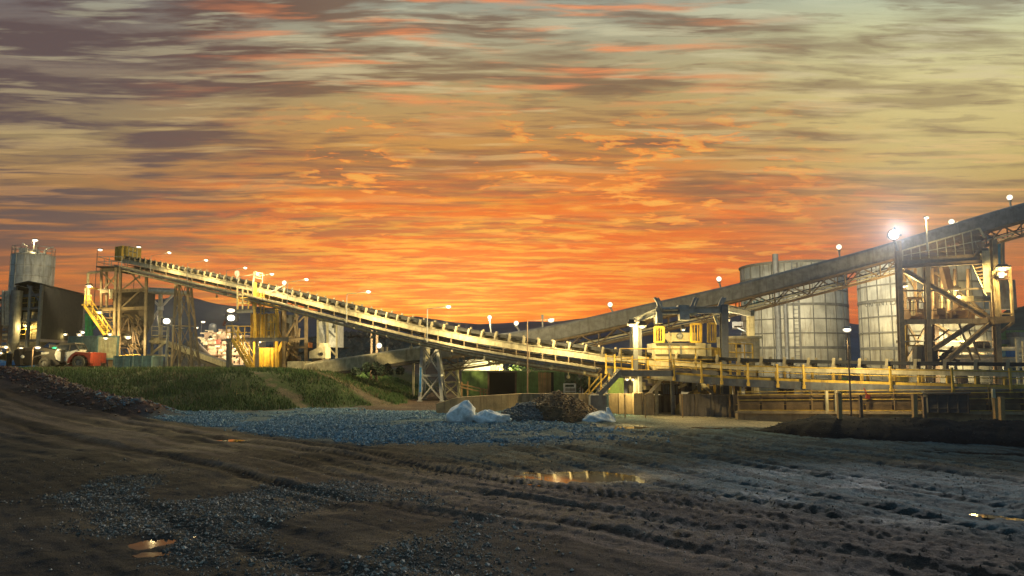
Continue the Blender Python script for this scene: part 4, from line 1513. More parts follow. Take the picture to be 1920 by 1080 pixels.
slab(MB(), [(84, 665), (98, 664), (98, 668), (84, 669)], Y - .56, Y - .5).build('side_plate', M['galv'], ld)

# ------------------------------------------------------------------ container on blocks
c = P(183, 655, 64)
zc0, zc1 = Z(673, 65), Z(631, 65)
ct = thing('shipping_container', 'blue green container raised on blocks, its lamplight painted as pale end ribs', 'container', (c.x, 64, PL))
ang = math.radians(38)
ex, ey = Vector((math.cos(math.radians(10)), math.sin(math.radians(10)), 0)), Vector((-.87, .5, 0)).normalized()
C0 = Vector((c.x, 64, 0))
W1 = (X(222, 64.4) - X(183, 64)) / ex.x
W2 = 4.9
pts = [C0, C0 + ex * W1, C0 + ex * W1 + ey * W2, C0 + ey * W2]
MB().prism([up(p, zc0) for p in pts], (0, 0, zc1 - zc0)).build('body', M['teal'], ct)
n1 = Vector((ex.y, -ex.x, 0))
n2 = Vector((-ey.y, ey.x, 0))
mb = MB()
for i in range(15):
    p = C0 + ex * (W1 * (i + .5) / 15) + n1 * .02
    mb.bar(up(p, zc0 + .1), up(p, zc1 - .1), .07, .05)
mb.build('end_panel', M['cream'], ct)  # lamplight on this end of the container put into cream ribs
mb = MB()
for i in range(24):
    p = C0 + ey * (W2 * (i + .5) / 24) + n2 * .02
    mb.bar(up(p, zc0 + .12), up(p, zc1 - .12), .09, .05)
mb.build('side_panel', M['teal'], ct)
mb = MB()
for p in pts:
    mb.bar(up(p, zc0 - .02), up(p, zc1 + .02), .14)
for z in (zc0, zc1):
    for a, b in zip(pts, pts[1:] + pts[:1]):
        mb.bar(up(a, z), up(b, z), .12)
mb.build('corner_frame', M['teal'], ct)
mb = MB()
for a in (.15, .5, .85):
    for b in (.1, .9):
        p = C0 + ex * (W1 * a) + ey * (W2 * b)
        mb.box(up(p, (PL + zc0) / 2 - .1), (.35, .35, zc0 - PL + .15), .3)
mb.pieces('block', M['rust'], ct)
flood(P(198, 634, 60.6), (0, -.2, -1), 'lamp over the ribbed pale end of the container', 1100, .45, .3, (1, .85, .45), None, P(198, 629, 62.6), angle=None)
# grey bin tank in front of it
c0 = P(214, 680, 60)
zb0, zb1 = zflat(c0.x + 1, 60) - .05, Z(668, 60)
bx = thing('skip_bin', 'low blue grey steel bin standing on the bank before the left tower', 'bin', (c0.x, 60, zb0))
xr = X(285, 60)
MB().box(((c0.x + xr) / 2, 61, (zb0 + zb1) / 2), (xr - c0.x, 2.0, zb1 - zb0)).box(((c0.x + xr) / 2, 61, zb1), (xr - c0.x + .12, 2.1, .1)).build('shell', M['teal'], bx)
mb = MB()
for i in range(5):
    mb.box((c0.x + (xr - c0.x) * i / 4, 59.96, (zb0 + zb1) / 2), (.1, .1, zb1 - zb0))
mb.box((c0.x + 1.1, 59.96, zb0 + .5), (.5, .06, .7))
mb.build('rib', M['teal'], bx)

# ------------------------------------------------------------------ left transfer tower
Y = 71.0
T = thing('transfer_tower', 'tall dark braced tower at the head of the open conveyor with lit yellow stairs', 'tower', (X(225, Y), Y, PL))
pT = lambda px, py, dy=0: P(px, py, Y + dy)
for px, pxb in ((218, 213), (226, 222), (275, 272)):
    for dy in (-2.5, 3.0):
        a, b = pT(pxb, 688, dy), pT(px, 500, dy)
        MB().beam((a.x, a.y, PL - .1), b, .23, .23).build('column', M['frame' if dy < 0 else 'rust'], T)
mb = MB()
for py in (503, 543, 577):
    for dy in (-2.5, 3.0):
        mb.beam(pT(188, py + 4, dy), pT(277, py, dy), .22, .3)
    mb.beam(pT(190, py, -2.5), pT(190, py, 3), .2, .26).beam(pT(276, py, -2.5), pT(276, py, 3), .2, .26)
for (a, b) in (((226, 545), (274, 508)), ((240, 505), (274, 545)), ((226, 578), (262, 545)), ((192, 512), (222, 540)), ((222, 510), (194, 544))):
    mb.bar(pT(a[0], a[1], -2.5), pT(b[0], b[1], -2.5), .12).bar(pT(a[0], a[1], 3), pT(b[0], b[1], 3), .12)
for px in (190, 200):
    mb.beam(pT(px, 577, -2.0), pT(px, 508, -2.0), .18, .18)
mb.build('bracing', M['frame'], T)
mb = MB()
for px0, px1, py, d0, d1 in ((180, 278, 501, -2.8, 3.2), (183, 275, 544, -2.6, 3.2), (176, 226, 576, -2.6, 3.0)):
    a, b = pT(px0, py, d0), pT(px1, py - 2, d1)
    mb.prism([(a.x, a.y, a.z), (b.x, a.y, a.z), (b.x, b.y, a.z), (a.x, b.y, a.z)], (0, 0, .12))
mb.build('deck', M['dark'], T)
mb = MB()
a, b = pT(181, 500, -2.7), pT(228, 498, -2.7)
rail(mb, [(a.x, a.y + 5, a.z), a, (b.x, b.y, a.z)], 1.0, .035)
mb.build('top_handrail', M['galv'], T)
mb = MB()
a, b = pT(165, 535, -2.0), pT(165, 512, -2.0)
mb.path([a, b, pT(190, 509, -2)], .12, 8)
mb.path([pT(166, 540, -2.2), pT(166, 571, -2.2)], .16, 8)
mb.path([pT(160, 540, -2.2), pT(160, 572, -2.2)], .08, 8)
mb.path([pT(208, 543, -2.8), pT(208, 560, -2.8)], .16, 8)
mb.pieces('vent_pipe', M['cream'], T)
mb = MB()
a, b = pT(162, 540, -3), pT(186, 545, -1)
mb.prism([(a.x, a.y, a.z), (b.x, a.y, a.z), (b.x, b.y, a.z), (a.x, b.y, a.z)], (0, 0, .15))
a, b = pT(158, 573, -3), pT(176, 574, -1)
mb.prism([(a.x, a.y, a.z), (b.x, a.y, a.z), (b.x, b.y, a.z), (a.x, b.y, a.z)], (0, 0, .15))
rail(mb, [pT(158, 573, -3), pT(170, 573, -3)], 1.0, .04, .7)
mb.build('landing', M['yellow'], T)
mt, ms = MB(), MB()
stairs(mt, ms, pT(210, 640, -2.6), pT(164, 574, -2.6), 1.0, 17, (0, 1, 0))
ms_r = MB()
for dy in (-3.1, -2.1):
    for h in (.55, 1.05):
        ms_r.bar(pT(210, 640, dy) + Vector((0, 0, h)), pT(164, 574, dy) + Vector((0, 0, h)), .06)
    for f in (0, .2, .4, .6, .8, 1):
        p = pT(210, 640, dy).lerp(pT(164, 574, dy), f)
        ms_r.bar(p, p + Vector((0, 0, 1.05)), .06)
mt.build('stair_treads', M['yellow'], T)
ms.build('stair_stringers', M['yellow'], T)
ms_r.build('stair_rail', M['yellow'], T)
mb = MB()
a, b = pT(178, 640, -3.2), pT(222, 641, -1.0)
mb.prism([(a.x, a.y, a.z), (b.x, a.y, a.z), (b.x, b.y, a.z), (a.x, b.y, a.z)], (0, 0, .2))
mb.build('lower_deck', M['yellow'], T)
# dark hopper with stiffeners and clutter inside the tower
hx, hy = pT(250, 600, .3).x, Y + .3
MB().box((hx, hy, (Z(548, Y) + Z(600, Y)) / 2), (2.6, 3.2, Z(548, Y) - Z(600, Y))).add(
    [(hx - 1.3, hy - 1.6, Z(600, Y)), (hx + 1.3, hy - 1.6, Z(600, Y)), (hx + 1.3, hy + 1.6, Z(600, Y)), (hx - 1.3, hy + 1.6, Z(600, Y)),
     (hx - .8, hy - .9, Z(650, Y)), (hx + .4, hy - .9, Z(650, Y)), (hx + .4, hy + .9, Z(650, Y)), (hx - .8, hy + .9, Z(650, Y))],
    [(0, 1, 5, 4), (1, 2, 6, 5), (2, 3, 7, 6), (3, 0, 4, 7), (4, 5, 6, 7)]).build('hopper', M['darkbrown'], T)
mb = MB()
rnd = random.Random(4)
for i in range(9):
    z = Z(552 + i * 6, Y)
    mb.box((hx, hy - 1.62, z), (2.7, .1, .08))
for i in range(46):
    px, py = rnd.uniform(224, 272), rnd.uniform(560, 684)
    mb.box(pT(px, py, rnd.uniform(-2, .5)), (rnd.uniform(.2, .9), rnd.uniform(.2, .6), rnd.uniform(.1, .7)), rnd.uniform(-.3, .3))
for i in range(26):
    px, py = rnd.uniform(222, 268), rnd.uniform(570, 680)
    mb.tube(pT(px, py, -1.5), pT(px + rnd.uniform(-14, 14), py + rnd.uniform(-12, 12), -1.0), .09, 6)
for i in range(2):
    a, b = pT(222, 612 + i * 34, -2.4), pT(276, 612 + i * 34, 2)
    mb.prism([(a.x, a.y, a.z), (b.x, a.y, a.z), (b.x, b.y, a.z), (a.x, b.y, a.z)], (0, 0, .14))
mb.build('plant_work', M['darkbrown'], T)
mb, mr_ = MB(), MB()
for py in (596, 622, 652):
    a, b = pT(186, py + 1, -2.4), pT(277, py, 2.8)
    mb.prism([(a.x, a.y, a.z), (b.x, a.y, a.z), (b.x, b.y, a.z), (a.x, b.y, a.z)], (0, 0, .12))
    rail(mr_, [a + Vector((0, 0, .1)), Vector((b.x, a.y, a.z + .1))], 1.0, .035, .9)
    for k in range(7):
        x0_ = rnd.uniform(190, 262)
        mb.bar(pT(x0_, py, -2.3), pT(x0_ + rnd.uniform(-16, 16), py + 26, -2.2), .09)
        mr_.tube(pT(x0_, py - 6, -1.8), pT(x0_ + 9, py + rnd.uniform(-10, 10), -1.7), .07, 6)
mb.build('side_deck', M['rust'], T)
mr_.build('deck_handrail', M['brown'], T)
mb = MB()
rail(mb, [pT(223, 686, -2.9), pT(262, 684, -2.9)], 1.0, .05, .8)
mb.build('ground_rail', M['yellow'], T)
flood(P(167, 537, 67.5), (-.1, -.5, -.8), 'lamp on the upper landing left of the dark tower', 800, .6, .4, (1, .8, .45), 'lamps on the dark tower', P(168, 534, 68.4), angle=None)
flood(P(186, 586, 67.2), (.1, -.5, -.8), 'lamp over the yellow tower stairs', 700, .5, .35, (1, .78, .38), 'lamps on the dark tower', P(186, 581, 68.4), angle=None)
flood(P(240, 633, 67.5), (0, -.5, -.8), 'lamp on the tower above the blue grey bin', 900, .6, .4, (1, .82, .5), 'lamps on the dark tower', P(240, 627, 68.6), angle=None)
flood(P(206, 627, 67), (0, -.5, -.8), 'small lamp on the tower deck above the container', 700, .4, .3, (1, .82, .5), 'lamps on the dark tower', P(206, 624, 67.6), angle=None)
# green frame beside the stairs
Y2 = 73
gf = MB()
for px in (163, 171):
    a, b = P(px, 690, Y2), P(px, 588, Y2)
    gf.beam((a.x, Y2, zflat(a.x, Y2) - .1), b, .25, .25)
for py in (592, 612, 632):
    gf.bar(P(163, py, Y2), P(171, py + 2, Y2), .15)
gf.bar(P(170, 622, Y2), P(184, 606, Y2), .14)
tag(gf.build('pipe_support', M['lime'], loc=(X(167, Y2), Y2, PL)), 'bright green steel frame beside the foot of the yellow tower stairs', 'steel frame')
# T shaped pipe gantry
Y = 78
gt = thing('pipe_gantry', 'pale pipe gantry on a forked post between the left tower and the splayed trestle', 'gantry', (X(303, Y), Y, PL))
a = P(301, 690, Y)
MB().tube((a.x, Y, zflat(a.x, Y) - .1), P(301, 548, Y), .22, 10).build('post', M['pipe'], gt)
MB().bar(P(301, 577, Y), P(276, 550, Y), .2).bar(P(301, 577, Y), P(325, 552, Y), .2).bar(P(300, 577, Y), P(286, 600, Y), .2).bar(P(301, 575, Y), P(301, 582, Y), .5).build('fork', M['white'], gt)
MB().tube(P(262, 546, Y), P(356, 550, Y), .28, 12).tube(P(266, 540, Y + 1), P(330, 543, Y + 1), .12, 8).tube(P(262, 546, Y), P(262, 556, Y), .28, 12).ball(P(262, 546, Y), .34, 10, 8).build('pipe', M['pipe'], gt)
# thin lattice post beside the splayed trestle
a = P(337, 690, 74)
t = MB().tube((a.x, 74, zflat(a.x, 74) - .1), P(338, 556, 74), .16, 10)
for py in (574, 616):
    t.lathe(P(337.5, py, 74), [(.16, -.06), (.5, 0), (.16, .1)], 12)
tag(t.build('vent_stack', M['pipe'], loc=(a.x, 74, PL)), 'slim pale stack with two collars seen between the trestle legs', 'stack')
# hot floodlights seen under the conveyor
for px, py, lb, r_ in ((311, 602, 'dazzling floodlight on a post between the left tower and the splayed trestle', .75), (432, 596, 'lower and brighter floodlight on the mast over the pinkish plant', .8)):
    Yf = 60 if px > 400 else 60.5
    h = P(px, py, Yf)
    g = zflat(h.x, Yf)
    t = thing('floodlight_mast', lb, 'floodlight', (h.x, Yf + .4, g), 'dazzling floodlights behind the bank')
    MB().tube((h.x, Yf + .4, g - .1), (h.x, Yf + .4, h.z - .2), .12, 8, .09).build('pole', M['grey'], t)
    MB().box((h.x, Yf + .3, h.z), (1.1, .2, .62)).build('housing', M['dark'], t)
    MB().ball((h.x, Yf + .1, h.z), (r_ * .42, .14, r_ * .33), 14, 9).build('lens', M['glowhot'], t, True)
    light(t, h + Vector((0, -.35, -.05)), 5000, (1, .84, .50), .3, spot=((0, -.8, -.45), 150))
h = P(431, 582, 60)
t = thing('floodlight_mast', 'upper smaller floodlight on the mast over the pinkish plant', 'floodlight', (h.x, 60.6, zflat(h.x, 60.6)))
MB().tube((h.x, 60.6, zflat(h.x, 60.6) - .1), (h.x, 60.6, h.z), .05, 8).build('pole', M['grey'], t)
MB().box((h.x, 60.4, h.z), (.8, .2, .36)).build('housing', M['dark'], t)
MB().ball((h.x, 60.2, h.z), (.36, .12, .18), 12, 8).build('lens', M['glow'], t, True)
MB().bar(P(419, 611, 60.8), P(427, 590, 60.6), .16).build('red_arm', M['red'], t)

# ------------------------------------------------------------------ pinkish plant building under the conveyor
Y = 96.0
pb = thing('process_plant', 'brightly lit pinkish plant building crowded with pipes, seen under the upper conveyor', 'building', (X(415, Y), Y, PL))
pp = lambda px, py, dy=0: P(px, py, Y + dy)


def blk(mb, x0, y0, x1, y1, d0, d1):
    a, b = P(x0, y1, Y), P(x1, y0, Y)
    return mb.span((a.x, Y + d0, a.z), (b.x, Y + d1, b.z))


mb = MB()
blk(mb, 388, 640, 470, 694, 0, 6)
blk(mb, 374, 622, 400, 694, 1, 5)
blk(mb, 400, 616, 424, 640, 1.5, 5)
blk(mb, 424, 628, 462, 640, 1.2, 5)
mb.build('wall', M['plantwall'], pb)
mb = MB()
for py in (646, 666, 690):
    blk(mb, 386, py - 1, 472, py + 1, -.5, 0)
for px in (389, 408, 429, 450, 469):
    blk(mb, px - .8, 640, px + .8, 693, -.25, 0)
mb.build('steel_frame', M['rust'], pb)
mb = MB()
rnd = random.Random(11)
for i in range(34):
    px, py = rnd.uniform(372, 466), rnd.uniform(618, 684)
    w_, h_ = rnd.uniform(3, 9), rnd.uniform(1.2, 5)
    blk(mb, px, py, px + w_, py + h_, -rnd.uniform(.3, .9), -.02)
for i in range(16):
    px, py = rnd.uniform(376, 462), rnd.uniform(618, 680)
    mb.tube(pp(px, py, -.5), pp(px + rnd.uniform(-3, 14), py + rnd.uniform(-2, 10) * (i % 2), -.5), rnd.uniform(.07, .2), 8)
mb.pieces('pipework', M['pipe'], pb)
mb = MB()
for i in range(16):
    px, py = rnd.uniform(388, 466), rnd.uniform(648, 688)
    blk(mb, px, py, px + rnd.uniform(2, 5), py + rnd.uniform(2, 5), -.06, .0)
mb.build('opening_shade', M['black'], pb)  # black slabs on the wall face paint the dark of holes
a = pp(398, 625, 3)
MB().lathe((a.x, a.y, Z(622, Y)), [(.5, -.3), (.5, .9), (.45, 1.15), (.15, 1.3)], 14).build('vent', M['white'], pb, True)
mb = blk(MB(), 407, 637, 416, 645, -.35, -.25)
mb.build('red_panel', M['red'], pb)
for k, (px, py, lb) in enumerate(((395, 634, 'lamp on the upper wall of the pinkish plant'), (440, 652, 'lamp in the middle of the pinkish plant wall'), (352, 687, 'low lamp at the foot of the pinkish plant, left end'), (393, 686, 'low lamp at the foot of the pinkish plant, nearer the stairs'))):
    flood(P(px, py, Y - 3), (0, .35, -.9), lb, (1900, 1900, 900, 1200)[k], .5, .35, (1, .80, .62), 'lamps on the pinkish plant', P(px, py - 6, Y - 1.2), angle=None)
# stockpile slope left of it and rubble behind the trestle
hpile = MB()
a = P(358, 690, 90)
hpile.lathe((a.x, 90, PL - .1), [(3.6, 0), (2.9, .8), (1.8, 2.0), (.6, 3.2), (.1, 3.4)], 22)
tag(hpile.build('stockpile', M['conc'], loc=(a.x, 90, PL)), 'pale grey conical stockpile beside the pinkish plant', 'stockpile')
# descending feed conveyor
Y = 72
fc = thing('feed_conveyor', 'short covered conveyor sloping down to the right in front of the pinkish plant', 'conveyor', (X(375, Y), Y, PL))
a, b = P(316, 647, Y), P(428, 688, Y - 3)
MB().prism([a + Vector((0, 0, .35)), b + Vector((0, 0, .35)), b - Vector((0, 0, .2)), a - Vector((0, 0, .2))], (0, 1.2, 0)).build('cover', M['cream'], fc)
mb = MB()
mb.bar(a + Vector((0, .1, -.45)), b + Vector((0, .1, -.45)), .15, .3).bar(a + Vector((0, 1.1, -.45)), b + Vector((0, 1.1, -.45)), .15, .3)
for f in (.05, .35, .62, .85):
    p = a.lerp(b, f)
    for dy in (.1, 1.1):
        mb.bar((p.x, p.y + dy, zflat(p.x, p.y) - .1), p + Vector((0, dy, -.4)), .14)
mb.build('frame', M['dark'], fc)
mb = MB()
mb.span(P(284, 633, Y + .5), P(316, 646, Y + 2.5)).bar(P(286, 662, Y), P(312, 640, Y), .22).span(P(283, 628, Y), P(318, 631, Y + 2))
for px in (285, 314):
    p = P(px, 690, Y + .6)
    mb.bar((p.x, p.y, zflat(p.x, p.y) - .1), P(px, 632, Y + .6), .2)
mb.bar(P(276, 666, Y), P(324, 667, Y), .2).bar(P(280, 640, Y), P(318, 641, Y), .25)
rail(mb, [P(284, 628, Y), P(316, 629, Y)], .9, .04, .8)
mb.build('head_frame', M['cream'], fc)

# ------------------------------------------------------------------ yellow tower under the middle of the conveyor
Y = 57.5
YT = thing('yellow_tower', 'yellow clad drive tower standing under the middle of the open conveyor', 'tower', (X(500, Y), Y, PL))
pY = lambda px, py, dy=0: P(px, py, Y + dy)
cols = [(478, 530, -1.6, 'yellow', .22), (533, 540, -1.6, 'frame', .26), (519, 545, -1.8, 'yellow', .2), (574, 566, -.6, 'frame', .24), (556, 566, .8, 'frame', .2), (478, 535, 1.8, 'grey', .22), (530, 545, 1.8, 'rust', .22), (516, 586, .8, 'rust', .2)]
for px, pyt, dy, m_, w_ in cols:
    a = pY(px, 690, dy)
    MB().beam((a.x, a.y, zflat(a.x, a.y) - .1), pY(px, pyt, dy), w_, w_).build('column', M[m_], YT)
# upper cladding and cage
mb = MB()
a, b = pY(472, 572, -1.2), pY(541, 548, -1.0)
mb.prism([pY(484, 545, -1.2), pY(538, 556, -1.2), pY(538, 572, -1.2), pY(484, 572, -1.2)], (0, .12, 0))
for px in (484, 495, 506, 518, 529):
    mb.bar(pY(px, 572, -1.24), pY(px, 548 + (px - 484) * .2, -1.24), .10)
mb.build('cladding', M['yellow'], YT)
mb = MB()
for px in (445, 455, 465, 474):
    mb.bar(pY(px, 583, -1.2), pY(px, 536 + (px - 445) * .15, -1.2), .09).bar(pY(px, 583, 1.0), pY(px, 538, 1.0), .09)
mb.bar(pY(445, 539, -1.2), pY(476, 543, -1.2), .12).bar(pY(445, 553, -1.2), pY(476, 553, -1.2), .09).bar(pY(445, 568, -1.2), pY(476, 568, -1.2), .09).bar(pY(458, 550, -1.2), pY(478, 570, -1.2), .12)
mb.pieces('cage', M['cream'], YT)
mb = MB()
mb.prism([pY(443, 583, -1.6), pY(543, 577, -1.6), pY(543, 577, 1.8), pY(443, 583, 1.8)], (0, 0, -.16))
mb.beam(pY(443, 584, -1.65), pY(543, 579, -1.65), .14, .3)
mb.build('upper_deck', M['grey'], YT)
mb = MB()
rail(mb, [pY(446, 582, -1.5), pY(486, 580, -1.5)], 1.0, .035, .9)
for px in (489, 495):
    mb.bar(pY(px, 634, -1.75), pY(px, 549, -1.75), .07)
for k in range(22):
    mb.bar(pY(489, 632 - k * 3.8, -1.75), pY(495, 632 - k * 3.8, -1.75), .04)
mb.build('ladder', M['yellow'], YT)
# middle storey: yellow enclosure with open bays
mb = MB()
for x0, x1, dy in ((471, 486, -1.0), (488, 497, -.6)):
    mb.prism([pY(x0, 589, dy), pY(x1, 589, dy), pY(x1, 632, dy), pY(x0, 632, dy)], (0, .1, 0))
for px in (471, 476, 481, 486, 500, 508, 512, 522, 533):
    mb.bar(pY(px, 634, -1.3), pY(px, 587, -1.3), .09)
for py in (590, 604, 620):
    mb.bar(pY(471, py, -1.3), pY(522, py, -1.3), .08)
mb.bar(pY(512, 592, -1.4), pY(527, 633, -1.4), .13)
mb.build('enclosure', M['yellow'], YT)
mb = MB()
mb.prism([pY(497, 588, .2), pY(522, 588, .2), pY(522, 634, .2), pY(497, 634, .2)], (0, .6, 0))
mb.prism([pY(537, 590, .1), pY(550, 590, .1), pY(550, 632, .1), pY(537, 632, .1)], (0, 1.0, 0))
mb.pieces('drive_housing', M['grey'], YT)
mb = MB()
for a, b in (((536, 632), (560, 592)), ((552, 592), (560, 632)), ((534, 655), (562, 672)), ((534, 640), (558, 664)), ((560, 604), (572, 590))):
    mb.bar(pY(a[0], a[1], -.8), pY(b[0], b[1], -.8), .12)
mb.prism([pY(534, 636, -1.0), pY(576, 633, -1.0), pY(576, 633, 1.5), pY(534, 636, 1.5)], (0, 0, -.14))
mb.beam(pY(534, 651, -.8), pY(576, 651, -.8), .14, .18)
for k in range(7):
    mb.tube(pY(538 + k * 3, 672 - 5 * (k % 3), -.4), pY(544 + k * 3, 630 - 7 * (k % 4), -.4), .1, 8)
mb.build('bracing', M['frame'], YT)
MB().prism([pY(537, 668, .2), pY(556, 668, .2), pY(556, 690, .2), pY(537, 690, .2)], (0, 1.2, 0)).build('motor_box', M['rust'], YT)
# lower chute in yellow sheet with its bent edge
mb = MB()
mb.prism([pY(484, 652, -1.0), pY(521, 652, -1.0), pY(521, 691, -1.0), pY(484, 691, -1.0)], (0, 1.6, 0))
for px in (489, 505, 512):
    mb.bar(pY(px, 691, -1.05), pY(px, 652, -1.05), .10)
mb.build('lower_cladding', M['yellow'], YT)
MB().bar(pY(521, 691, -1.3), pY(521, 660, -1.3), .26).bar(pY(521, 660, -1.3), pY(530, 643, -1.3), .26).bar(pY(530, 643, -1.3), pY(532, 586, -1.3), .2).build('chute_edge', M['yellow'], YT)
for k, (px, py, dy, lb, pw) in enumerate(((487, 641, -2.2, 'small lamp under the grey platform of the yellow tower', 650), (500, 560, -3.0, 'lamp lighting the upper yellow cladding of the tower', 0))):
    if pw:
        flood(pY(px, py, dy), (.3, -.3, -.9), lb, pw, .3, .22, (1, .76, .32), None, pY(px, py - 6, dy), angle=None)
# platform with stairs
pf = thing('stair_platform', 'grey platform on blue grey posts with steep yellow stairs, left of the yellow tower', 'platform', (X(455, 55), 55, PL))
pF = lambda px, py, dy=0: P(px, py, 55 + dy)
mb = MB()
a, b = pF(424, 636, -.4), pF(541, 634, 1.4)
mb.prism([(a.x, a.y, a.z), (b.x, a.y, a.z), (b.x, b.y, a.z), (a.x, b.y, a.z)], (0, 0, -.1))
mb.beam(pF(424, 638, -.45), pF(541, 636, -.45), .14, .3)
mb.build('deck', M['grey'], pf)
for px in (428, 482):
    a = pF(px, 692, -.3)
    MB().beam((a.x, a.y, zflat(a.x, a.y) - .1), pF(px, 640, -.3), .24, .24).build('post', M['grey'], pf)
mb = MB()
rail(mb, [pF(424, 635, 1.2), pF(424, 635, -.3), pF(446, 635, -.3)], 1.0, .04, .8)
rail(mb, [pF(446, 635, 1.0), pF(470, 635, 1.0)], 1.0, .04, .6)
mb.build('handrail', M['yellow'], pf)
mt, ms = MB(), MB()
lo_, hi_ = pF(473, 691, -.9), pF(440, 637, -.9)
lo_.z = zflat(lo_.x, lo_.y)
stairs(mt, ms, lo_, hi_, .9, 12, (0, 1, 0))
for dy in (-.45, .45):
    for h in (.5, 1.0):
        ms.bar(lo_ + Vector((0, dy, h)), hi_ + Vector((0, dy, h)), .055)
    for f in (.02, .33, .66, 1):
        p = lo_.lerp(hi_, f) + Vector((0, dy, 0))
        ms.bar(p, p + Vector((0, 0, 1.0)), .055)
mt.build('stair_treads', M['yellow'], pf)
ms.build('stair_rail', M['yellow'], pf)
# small bin on legs and yellowish crusher box
Y = 62
sb = thing('storage_bin', 'pale boxy storage bin on legs with a diagonal brace on its side', 'bin', (X(613, Y), Y, PL))
p = lambda px, py, dy=0: P(px, py, Y + dy)
MB().prism([p(595, 603, 0), p(614, 600, -.8), p(632, 603, 0), p(632, 651, 0), p(614, 651, -.8), p(595, 651, 0)], (0, 2.4, 0)).build('body', M['white'], sb)
mb = MB()
for px, dy in ((596, 0), (614, -.75), (631, 0), (631, 2.2), (596, 2.2)):
    a = p(px, 690, dy)
    mb.bar((a.x, a.y, zflat(a.x, a.y) - .1), p(px, 600, dy - .06), .16)
mb.bar(p(616, 652, -.7), p(630, 667, 0), .12)
mb.pieces('leg', M['cream'], sb)
MB().bar(p(617, 620, -.75), p(628, 632, -.25), .10).bar(p(628, 608, -.2), p(628, 624, -.2), .1).bar(p(598, 588, .5), p(598, 602, .5), .2).build('brace', M['grey'], sb)
Y = 55
cb = thing('crusher_housing', 'cream angular machine housing with a dark hole above the tail of the tan conveyor', 'machine', (X(595, Y), Y, PL))
p = lambda px, py, dy=0: P(px, py, Y + dy)
MB().prism([p(580, 672, -.4), p(580, 659, -.4), p(597, 651, -.4), p(599, 643, -.4), p(607, 643, -.4), p(610, 650, -.4), p(610, 672, -.4)], (0, 1.6, 0)).build('housing', M['cream'], cb)
MB().tube(p(602.5, 664, -.45), p(602.5, 664, -.35), .14, 12).build('port', M['black'], cb)
MB().span(p(578, 652, 0), p(586, 643, 1.0)).build('motor', M['orange'], cb)
a = p(585, 660, .4)
MB().span((a.x, a.y, PL - .1), (a.x + .9, a.y + .9, p(580, 671).z)).build('plinth', M['conc'], cb)

# ------------------------------------------------------------------ containers and sheds behind the wall
Y = 45.5
gs = thing('container_shed', 'low green shed of containers with a dark open bay and a timber door', 'shed', (X(965, Y), Y, 0))
p = lambda px, py, dy=0: P(px, py, Y + dy)
zg0, zg1 = -.1, Z(698, Y)
x0, xa, xb, xc, xd, xe = [X(q, Y) for q in (866, 916, 967, 1009, 1038, 1058)]
MB().span((x0, Y, zg0), (xa, Y + .1, zg1)).span((x0, Y + 2.9, zg0), (xe, Y + 3.0, zg1)).span((x0, Y, zg1), (xe, Y + 3, zg1 + .07)).span((x0, Y + .1, zg0), (x0 + .1, Y + 2.9, zg1)).span((xe - .1, Y + .1, zg0), (xe, Y + 2.9, zg1)).span((xb, Y + .1, zg0), (xb + .1, Y + 2.9, zg1)).build('green_wall', M['green'], gs)
MB().span((xb, Y, zg0), (xc, Y + .1, zg1)).span((xd, Y, zg0), (xe, Y + .1, zg1)).pieces('front_wall', M['green'], gs)
mb = MB()
for i in range(12):
    q_ = xb + (xc - xb) * (i + .5) / 12
    mb.box((q_, Y - .02, (zg0 + zg1) / 2), (.06, .05, zg1 - zg0 - .1))
for i in range(6):
    q_ = xd + (xe - xd) * (i + .5) / 6
    mb.box((q_, Y - .02, (zg0 + zg1) / 2), (.06, .05, zg1 - zg0 - .1))
mb.pieces('corrugation', M['green'], gs, .12)
MB().span((xa, Y + .8, zg0), (xb, Y + .9, zg1)).build('bay_dark_sheet', M['black'], gs)  # black sheet added inside the bay to paint its depth dark
mb = MB()
for q_ in (xa, xb):
    mb.box((q_, Y - .05, (zg0 + zg1) / 2), (.12, .12, zg1 - zg0))
mb.box(((xa + xb) / 2, Y - .05, zg1 + .03), (xb - xa + .2, .14, .1))
mb.build('bay_frame', M['rust'], gs)
mb = MB()
for i in range(6):
    q_ = xc + (xd - xc) * (i + .5) / 6 * .82
    mb.box((q_, Y + .02 + .03 * (i % 2), (zg0 + zg1) / 2), ((xd - xc) / 6 * .76, .06, zg1 - zg0 - .05 * (i % 3)), ry=.02 * (i % 3 - 1))
mb.build('timber_door', M['wood'], gs)
MB().span((xd - (xd - xc) * .18, Y + .1, zg0), (xd, Y + .2, zg1)).build('gap', M['black'], gs)  # solid black slab painted as the dark between door and wall
Y = 56
aw = thing('white_shed', 'white walled shed with a sloping end seen behind the green shed', 'shed', (X(905, Y), Y, 0))
MB().prism([P(868, 700, Y), P(872, 676, Y), P(921, 671, Y), P(921, 700, Y)], (0, 3, 0)).add(
    [(X(868, Y), Y, -.1), (X(921, Y), Y, -.1), (X(921, Y), Y + 3, -.1), (X(868, Y), Y + 3, -.1), P(868, 700, Y), P(921, 700, Y), P(921, 700, Y) + Vector((0, 3, 0)), P(868, 700, Y) + Vector((0, 3, 0))],
    [(0, 1, 5, 4), (1, 2, 6, 5), (2, 3, 7, 6), (3, 0, 4, 7)]).build('wall', M['white'], aw)
mb = MB()
rnd = random.Random(3)
for i in range(14):
    a, b = rnd.uniform(922, 944), rnd.uniform(673, 694)
    mb.box(P(a, b, Y + rnd.uniform(-.3, .5)), (rnd.uniform(.1, .35), .3, rnd.uniform(.15, .5)), rnd.uniform(-.4, .4))
mb.span((X(922, Y), Y, -.1), (X(943, Y), Y + .6, Z(676, Y)))
mb.build('lean_to', M['cream'], aw)
